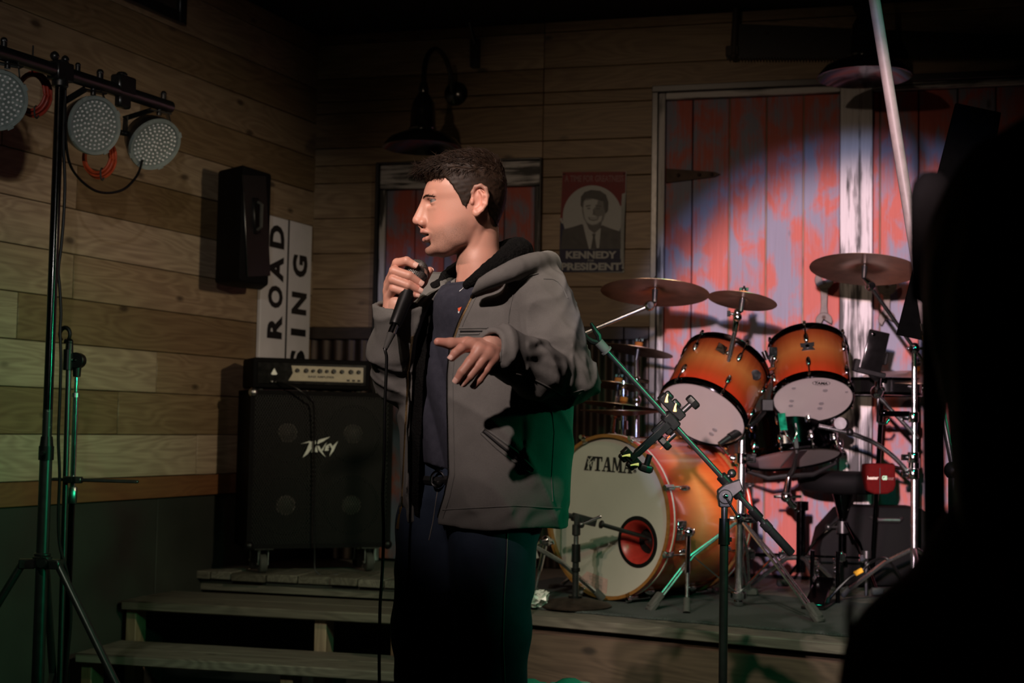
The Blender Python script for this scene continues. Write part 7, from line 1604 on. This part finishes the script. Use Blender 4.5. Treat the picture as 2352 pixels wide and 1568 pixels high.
line('side_seam', BJ, z2_([(1465, 600), (1480, 760), (1460, 1100), (1470, 1280)]), 0.0012, M['stitch_dark'], jkt)
line('sleeve_seam', BJ, z2_([(1195, 320), (1300, 350), (1420, 410), (1540, 480), (1700, 440)]), 0.0013, M['stitch_dark'], jkt)
line('cuff_seam', BJ, z2_([(1060, 60), (1085, 140), (1075, 230)]), 0.0012, M['stitch_dark'], jkt)
line('hem_stitching', BJ, z2_([(640, 1340), (900, 1325), (1200, 1310), (1440, 1325), (1540, 1330)]), 0.0012, M['stitch_dark'], jkt)
for dy in (0, 14): line('pocket_welt', BJ, z1_([(765, 1416 + dy*3.2), (900, 1414 + dy*3.2), (1086, 1412 + dy*2.9)]), 0.0022, M['stitch_dark'], jkt)
line('pocket_zip', BJ, z1_([(775, 1440), (900, 1438), (1080, 1435)]), 0.0020, M['print_black'], jkt)
line('pocket_welt', BJ, z2_([(962, 730), (1080, 815), (1200, 905), (1328, 1035)]), 0.0024, M['stitch_dark'], jkt)
line('pocket_welt', BJ, z2_([(930, 765), (1050, 880), (1170, 975), (1300, 1062)]), 0.0024, M['stitch_dark'], jkt)
line('pocket_end', BJ, z2_([(962, 730), (945, 745), (930, 765)]), 0.0022, M['stitch_dark'], jkt); line('pocket_end', BJ, z2_([(1328, 1035), (1322, 1055), (1300, 1062)]), 0.0022, M['stitch_dark'], jkt)
line('pocket_slit', BJ, z2_([(955, 755), (1065, 850), (1185, 945), (1305, 1042)]), 0.0036, M['print_black'], jkt, lift=-0.0012)
line('zip_teeth', BJ, [(px + 4, py) for py, px in RE if 645 < py < 830], 0.0024, M['zip'], jkt, 0.001)
line('front_placket', BJ, [(px + 13, py) for py, px in RE if 645 < py < 1200], 0.0012, M['stitch_dark'], jkt)
zl_ = []
for py in range(772, 1182, 8):
    px = float(np.interp(py, [q[0] for q in LE_], [q[1] for q in LE_])); h = None
    for dx in range(-2, -16, -2):
        h = BJ.ray_cast(CAM, ray(px + dx, py).normalized())
        if h[0] is not None and h[0].y < 3.16: break
        h = None
    if h is not None and (not zl_ or (h[0] - zl_[-1]).length < 0.04): zl_.append(h[0] - V((0, 0.0015, 0)))
if len(zl_) > 4:
    MB().tube(zl_, 0.0026, 6).build('zip_teeth', M['zip'], jkt)
    q = zl_[-1]; b = MB(); b.box(q + V((-0.001, -0.003, -0.008)), (0.010, 0.006, 0.016)); b.box(q + V((-0.006, -0.005, -0.032)), (0.009, 0.002, 0.034), Matrix.Rotation(0.2, 3, 'Y')); b.build('zip_pull', M['brass'], jkt, bevel=0.001)
# neckband and small print on the shirt, belt, jean seams
p = [V((nbc + (BL_*cos(q) + BF*sin(q))*0.0635 + np.array([0, 0, 0.002 - 0.30*0.0635*sin(q)])).tolist()) for q in [2*pi*i/40 for i in range(40)]]
MB().tube(p, 0.0060, 8, True).build('neckband', M['tee'], man)
def patch(name, B, poly, m, parent, lift=0.002):
    vs = []
    for q in poly:
        d = ray(*q).normalized(); h = B.ray_cast(CAM, d)
        if h[0] is None: return
        vs.append(h[0] - d*lift)
    n = len(vs); dd = _f*0.001; b = MB(); b.add(vs + [v + dd for v in vs], [tuple(range(n)), tuple(range(n, 2*n))[::-1]] + [(i, (i + 1) % n, n + (i + 1) % n, n + i) for i in range(n)]); return b.build(name, m, parent)
M['orangeprint'] = plain('orange_shirt_print', (0.70, 0.10, 0.03), 0.7); M['whiteprint'] = plain('white_shirt_print', (0.6, 0.6, 0.6), 0.7)
patch('print', BT, z1_([(757, 1265), (785, 1255), (770, 1290), (758, 1285)]), M['orangeprint'], man); patch('print', BT, z1_([(758, 1286), (770, 1291), (764, 1304), (756, 1298)]), M['whiteprint'], man)
line('collar_pin', BT, z1_([(768, 1140), (785, 1128), (800, 1112)]), 0.0012, M['steel'], man)
line('belt', BQ, [(955, 1098), (985, 1102), (1010, 1104), (1040, 1100)], 0.010, M['print_black'], man, lift=-0.004)
b = MB(); h = BQ.ray_cast(CAM, ray(1010, 1100).normalized())
if h[0] is not None: b.tor(h[0] - V((0.004, 0.006, 0)), V((-0.5, -0.85, 0)), 0.017, 0.0028, 24, 8); b.build('belt_buckle', M['chrome'], man)
line('fly_seam', BQ, [(1006, 1120), (1000, 1160), (994, 1200), (985, 1240)], 0.0012, M['stitch'], man)
line('leg_seam', BQ, [(1166, 1222), (1164, 1290), (1158, 1380), (1156, 1470), (1160, 1567), (1163, 1640)], 0.0012, M['stitch'], man)
line('leg_seam', BQ, [(1018, 1420), (1016, 1480), (1012, 1567)], 0.0012, M['stitch'], man)
# ---------------------------------------------------------------- microphone and its cable
mt = V(P_(957, 622, Ym).tolist()); mb = V(P_(907, 746, Ym - .062).tolist()); md_ = (mb - mt).normalized()
mic = thing('microphone', 'black handheld microphone with a steel ball grille held to the lips of the man', 'microphone', mt)
t = NT('steel_mesh_ball'); tc = t.N('ShaderNodeTexCoord'); sp = t.N('ShaderNodeSeparateXYZ'); t.L(tc.outputs['Object'], sp.inputs[0]); ang_ = t.math('ARCTAN2', sp.outputs[1], sp.outputs[0])
q1_ = t.math('SINE', t.math('ADD', t.math('MULTIPLY', ang_, 26.0), t.math('MULTIPLY', sp.outputs[2], 1500.0))); q2_ = t.math('SINE', t.math('SUBTRACT', t.math('MULTIPLY', ang_, 26.0), t.math('MULTIPLY', sp.outputs[2], 1500.0)))
k = t.math('MAXIMUM', q1_, q2_); t.bump(k, 0.8, 0.001); M['mesh'] = t.out(t.ramp(k, [(0.55, (0.015, 0.015, 0.015)), (0.75, (0.34, 0.33, 0.31))]), 0.4, 0.7)
u_, w_, a_ = basis(md_); MMm = Matrix((u_, w_, a_)).transposed()
MB().lathe([(0.001, -0.0255), (0.010, -0.024), (0.018, -0.018), (0.0235, -0.008), (0.0255, 0.003), (0.0240, 0.014), (0.0205, 0.024), (0.001, 0.024)], mt, md_, 36).build('grille', M['mesh'], mic, M=MMm, ang=70)
MB().lathe([(0.0262, -0.001), (0.0268, 0.002), (0.0268, 0.005), (0.0262, 0.008), (0.024, 0.006), (0.024, 0.0)], mt, md_, 36, True).build('ring', M['steel'], mic)
Lm = (mb - mt).length
MB().lathe([(0.0205, 0.022), (0.0185, 0.032), (0.0165, 0.06), (0.0145, Lm - 0.03), (0.0135, Lm - 0.006), (0.0125, Lm), (0.001, Lm)], mt, md_, 32).build('body', M['blackplastic'], mic)
b = MB(); b.cyl(mb, mb + md_*0.024, 0.0092, n=20); b.build('connector', M['chrome'], mic); b = MB(); b.cyl(mb + md_*0.022, mb + md_*0.062, 0.0088, 0.005, n=16); b.build('strain_relief', M['rubber'], mic)
ce = mb + md_*0.05
pts = [mb + md_*0.045, ce + md_*0.012] + [W(x, y, 2.985) for x, y in ((888, 820), (887, 860), (884, 930), (883, 1000), (882, 1060), (879, 1140), (881, 1210), (880, 1270), (877, 1330), (873, 1390), (872, 1450), (871, 1520), (872, 1600), (874, 1700), (880, 1850))] + [V((W(880, 1850, 3.0).x, 2.98, 0.03)), V((-0.32, 2.9, 0.012)), V((-0.6, 2.7, 0.012))]
tag(MB().tube(spl(pts), 0.0034, 8).build('microphone_cable', M['blackplastic']), 'thin black cable hanging straight down from the microphone of the man', 'cable')
# ================================================================ dark figure close to the camera
fq = lambda px, py, Y: np.array(W(px, py, Y))
FY = 1.12
hc = fq(2400, 690, FY); nb = fq(2420, 1010, FY)
lo4 = np.array([hc[0] - 0.36, FY - 0.34, 0.38]); hi4 = np.array([hc[0] + 0.34, FY + 0.55, 1.62])
fig = thing('person', 'long-haired seated person in a dark plaid shirt, a black silhouette close by', 'person', V((float(hc[0]), FY, 0.0)))
Z = Field(lo4, hi4, 0.008)
Z.ell(hc, (0.078, 0.098, 0.120), 0); Z.ell(hc + [0, 0.045, -0.05], (0.055, 0.06, 0.07), 0.03); Z.cap(hc + [0, 0, -0.08], [hc[0] + 0.005, FY, hc[2] - 0.24], .055, .06, 0.03)
SH = [(-0.105, -0.07), (0.09, 0.10)]
for q in SH:
    A_ = [hc[0] + q[0], FY + q[1], hc[2] - 0.28]; B_ = [hc[0] + q[0]*1.5, FY + q[1]*1.2 + 0.03, hc[2] - 0.54]; D_ = [hc[0] + q[0]*0.6, FY + q[1]*0.5 + 0.26, hc[2] - 0.60]
    Z.cap(A_, B_, .045, .04, 0.03); Z.cap(B_, D_, .04, .03, 0.03); Z.ell([D_[0], D_[1] + 0.05, D_[2]], (.035, .05, .022), 0.02)
Z.cap([hc[0], FY, hc[2] - 0.32], [hc[0], FY - 0.02, hc[2] - 0.70], .10, .11, 0.04)
v, f = Z.mesh(); mesh_np('body', v, f, M['skin'], fig, np.tile([0.4, 0.2, 0.14, 0.0], (len(v), 1)))
Z.D[:] = 0.08
Z.ell(hc + [0, -0.012, 0.02], (0.094, 0.108, 0.125), 0); Z.cap(hc + [-0.03, -0.03, -0.02], [hc[0] - 0.035, FY - 0.05, hc[2] - 0.16], .062, .05, 0.03); Z.cap(hc + [0.03, -0.03, -0.02], [hc[0] + 0.03, FY - 0.05, hc[2] - 0.20], .06, .05, 0.03)
Z.ell(hc + [0.0, 0.085, -0.03], (0.05, 0.05, 0.085), 0.02, True)
sl, x, y, z = Z.block(lo4, hi4, 0); Z.D = (Z.D - 0.004*wav(x*3, y*3, z*0.3, 71, 60, 4)).astype(np.float32)
v, f = Z.mesh(); mesh_np('hair', v, f, M['hair'], fig)
Z.D[:] = 0.08
Z.cap([hc[0], FY - 0.005, hc[2] - 0.26], [hc[0], FY - 0.02, hc[2] - 0.72], .10, .13, 0); Z.cap([hc[0] - 0.02, FY, hc[2] - 0.195], [hc[0] - 0.10, FY - 0.06, hc[2] - 0.30], .058, .06, 0.04); Z.cap([hc[0] + 0.02, FY, hc[2] - 0.195], [hc[0] + 0.10, FY + 0.06, hc[2] - 0.30], .058, .06, 0.04)
for q in SH:
    A_ = [hc[0] + q[0], FY + q[1], hc[2] - 0.28]; B_ = [hc[0] + q[0]*1.5, FY + q[1]*1.2 + 0.03, hc[2] - 0.54]; D_ = [hc[0] + q[0]*0.6, FY + q[1]*0.5 + 0.24, hc[2] - 0.60]
    Z.cap(A_, B_, .066, .056, 0.04); Z.cap(B_, D_, .054, .045, 0.03)
Z.D = (Z.D - 0.004*wav(x, y, z, 75, 30, 4)).astype(np.float32)
t = NT('dark_plaid_flannel'); tc = t.N('ShaderNodeTexCoord'); sp = t.N('ShaderNodeSeparateXYZ'); t.L(tc.outputs['Object'], sp.inputs[0])
s1 = t.math('GREATER_THAN', t.math('SINE', t.math('MULTIPLY', sp.outputs[2], 95.0)), 0.35); s2 = t.math('GREATER_THAN', t.math('SINE', t.math('MULTIPLY', sp.outputs[0], 95.0)), 0.45)
c = t.mix(t.math('MULTIPLY', t.math('ADD', s1, s2), 0.5), (0.012, 0.009, 0.010), (0.10, 0.018, 0.016)); M['plaid'] = t.out(c, 0.9)
v, f = Z.mesh(); mesh_np('shirt', v, f, M['plaid'], fig)
Z2 = Field((hc[0] - 0.28, FY - 0.3, 0.02), (hc[0] + 0.28, FY + 0.62, 0.72), 0.012)
for s in (1, -1):
    k0 = [hc[0] + 0.09*s, FY, 0.60]; k1 = [hc[0] + 0.11*s, FY + 0.42, 0.58]; k2 = [hc[0] + 0.11*s, FY + 0.36, 0.16]
    Z2.cap(k0, k1, .095, .07, 0.03); Z2.cap(k1, k2, .068, .05, 0.03); Z2.cap(k2, [k2[0], k2[1] + 0.14, 0.075], .045, .04, 0.02)
Z2.cap([hc[0] - 0.07, FY, 0.62], [hc[0] + 0.07, FY, 0.62], .12, .12, 0.04)
v, f = Z2.mesh(); mesh_np('jeans', v, f, M['jeans'], fig)
stl = thing('bar_stool', 'black wooden bar stool under the seated dark figure', 'stool', V((float(hc[0]), FY, 0.0)))
MB().lathe([(0.001, 0), (0.17, 0), (0.18, 0.012), (0.17, 0.03), (0.001, 0.034)], (float(hc[0]), FY, 0.455), UP, 40).build('seat', M['black'], stl)
for k in range(4):
    a = pi/4 + k*pi/2; d = V((cos(a), sin(a), 0)); c = V((float(hc[0]), FY, 0)); MB().cyl(c + d*0.19, c + d*0.12 + UP*0.457, 0.016, n=10).build('leg', M['black'], stl)
# slanting pale boom of a microphone stand behind that figure
pm = plain('pale_lacquered_tube', (0.075, 0.062, 0.06), 0.5, 0.0, spec=0.15); YB2 = 3.0
bst = W(2190, 1000, YB2); bs = thing('microphone_stand', 'pale slanting boom stand blurred in front of the barn doors at the right', 'stand', V((bst.x, bst.y, 0.0)), 'microphone stands')
e0, e1 = W(2002, -40, YB2 - 0.05), W(2138, 800, YB2); bd2 = (e1 - e0).normalized(); jt = W(2190, 1080, YB2)
MB().cyl(e0, e1, 0.012, n=16).build('boom', pm, bs)
b = MB(); b.cyl(e1 - bd2*0.03, e1 + bd2*0.012, 0.0142, n=16); b.build('ferrule', M['brass'], bs); MB().cyl(e1 - bd2*0.055, e1 - bd2*0.04, 0.0138, n=16).build('ferrule', M['steel'], bs)
MB().cyl(e1 + bd2*0.01, jt, 0.0065, n=12).build('boom_tail', M['black'], bs)
MB().cyl(V((bst.x, bst.y, 0.02)), V((jt.x, jt.y, jt.z)), 0.011, n=14).build('tube', M['black'], bs)
b = MB(); b.sph(jt, 0.02, 12); b.build('clutch', M['blackplastic'], bs)
MB().lathe([(0.001, 0), (0.13, 0), (0.13, 0.008), (0.02, 0.03), (0.001, 0.03)], (bst.x, bst.y, 0.016), UP, 36).build('base', M['black'], bs)
# black music stand seen edge-on beyond, and a dark padded windscreen microphone
def slab(name, px, Y, th, m, parent):
    q = [W(x, y, Y) for x, y in px]; n = len(q); d = V((0, th, 0)); b = MB(); b.add(q + [p + d for p in q], [tuple(range(n)), tuple(range(n, 2*n))[::-1]] + [(i, (i + 1) % n, n + (i + 1) % n, n + i) for i in range(n)]); return b.build(name, m, parent, bevel=0.002)
mp_ = W(2240, 900, 4.4); mus = thing('music_stand', 'tilted black music stand desk showing beside the dark figure', 'stand', V((mp_.x, mp_.y, 0)))
slab('desk', [(2196, 236), (2300, 258), (2210, 800), (2060, 768)], 4.4, 0.012, M['velvet'], mus)
MB().cyl(V((mp_.x - 0.03, mp_.y + 0.03, 0.02)), W(2185, 560, 4.44), 0.011, n=12).build('tube', M['black'], mus)
for k in range(3):
    a = 0.4 + 2.09*k; d = V((cos(a), sin(a), 0)); c = V((mp_.x - 0.03, mp_.y + 0.03, 0)); MB().tube([c + UP*0.20, c + d*0.15 + UP*0.12, c + d*0.26 + UP*0.01], 0.009, 8).build('leg', M['black'], mus)
wp = W(2140, 470, 1.5); wm = thing('windscreen_microphone', 'dark foam-covered microphone rising at the edge of the dark figure', 'microphone', wp)
M['foam'] = plain('black_foam', (0.003, 0.003, 0.003), 1.0, bump=0.8, scale=150, spec=0.05)
b = MB(); b.lathe([(0.001, 0.036), (0.010, 0.034), (0.019, 0.024), (0.022, 0.010), (0.022, -0.05), (0.020, -0.10), (0.001, -0.11)], wp, UP, 24); b.build('windscreen', M['velvet'], wm, ang=70)
b = MB(); b.cyl(wp - UP*0.09, W(2150, 1400, 1.5), 0.012, n=12); b.build('handle', M['blackplastic'], wm)
# loose cable hanging close to the lens
pts = [W(x, y, 0.95) for x, y in ((1999, 960), (1990, 1020), (1981, 1090), (1973, 1160), (1966, 1240), (1959, 1330), (1955, 1420), (1950, 1500), (1946, 1600))]
pts = [W(2120, 935, 1.05), W(2050, 925, 1.0)] + pts + [V((pts[-1].x, 0.95, 0.3)), V((pts[-1].x + 0.05, 1.0, 0.03)), V((pts[-1].x + 0.3, 1.1, 0.024))]
tag(MB().tube(spl(pts), 0.0017, 8).build('hanging_cable', M['blackplastic']), 'blurred thin dark cable hanging left of the dark figure', 'cable')
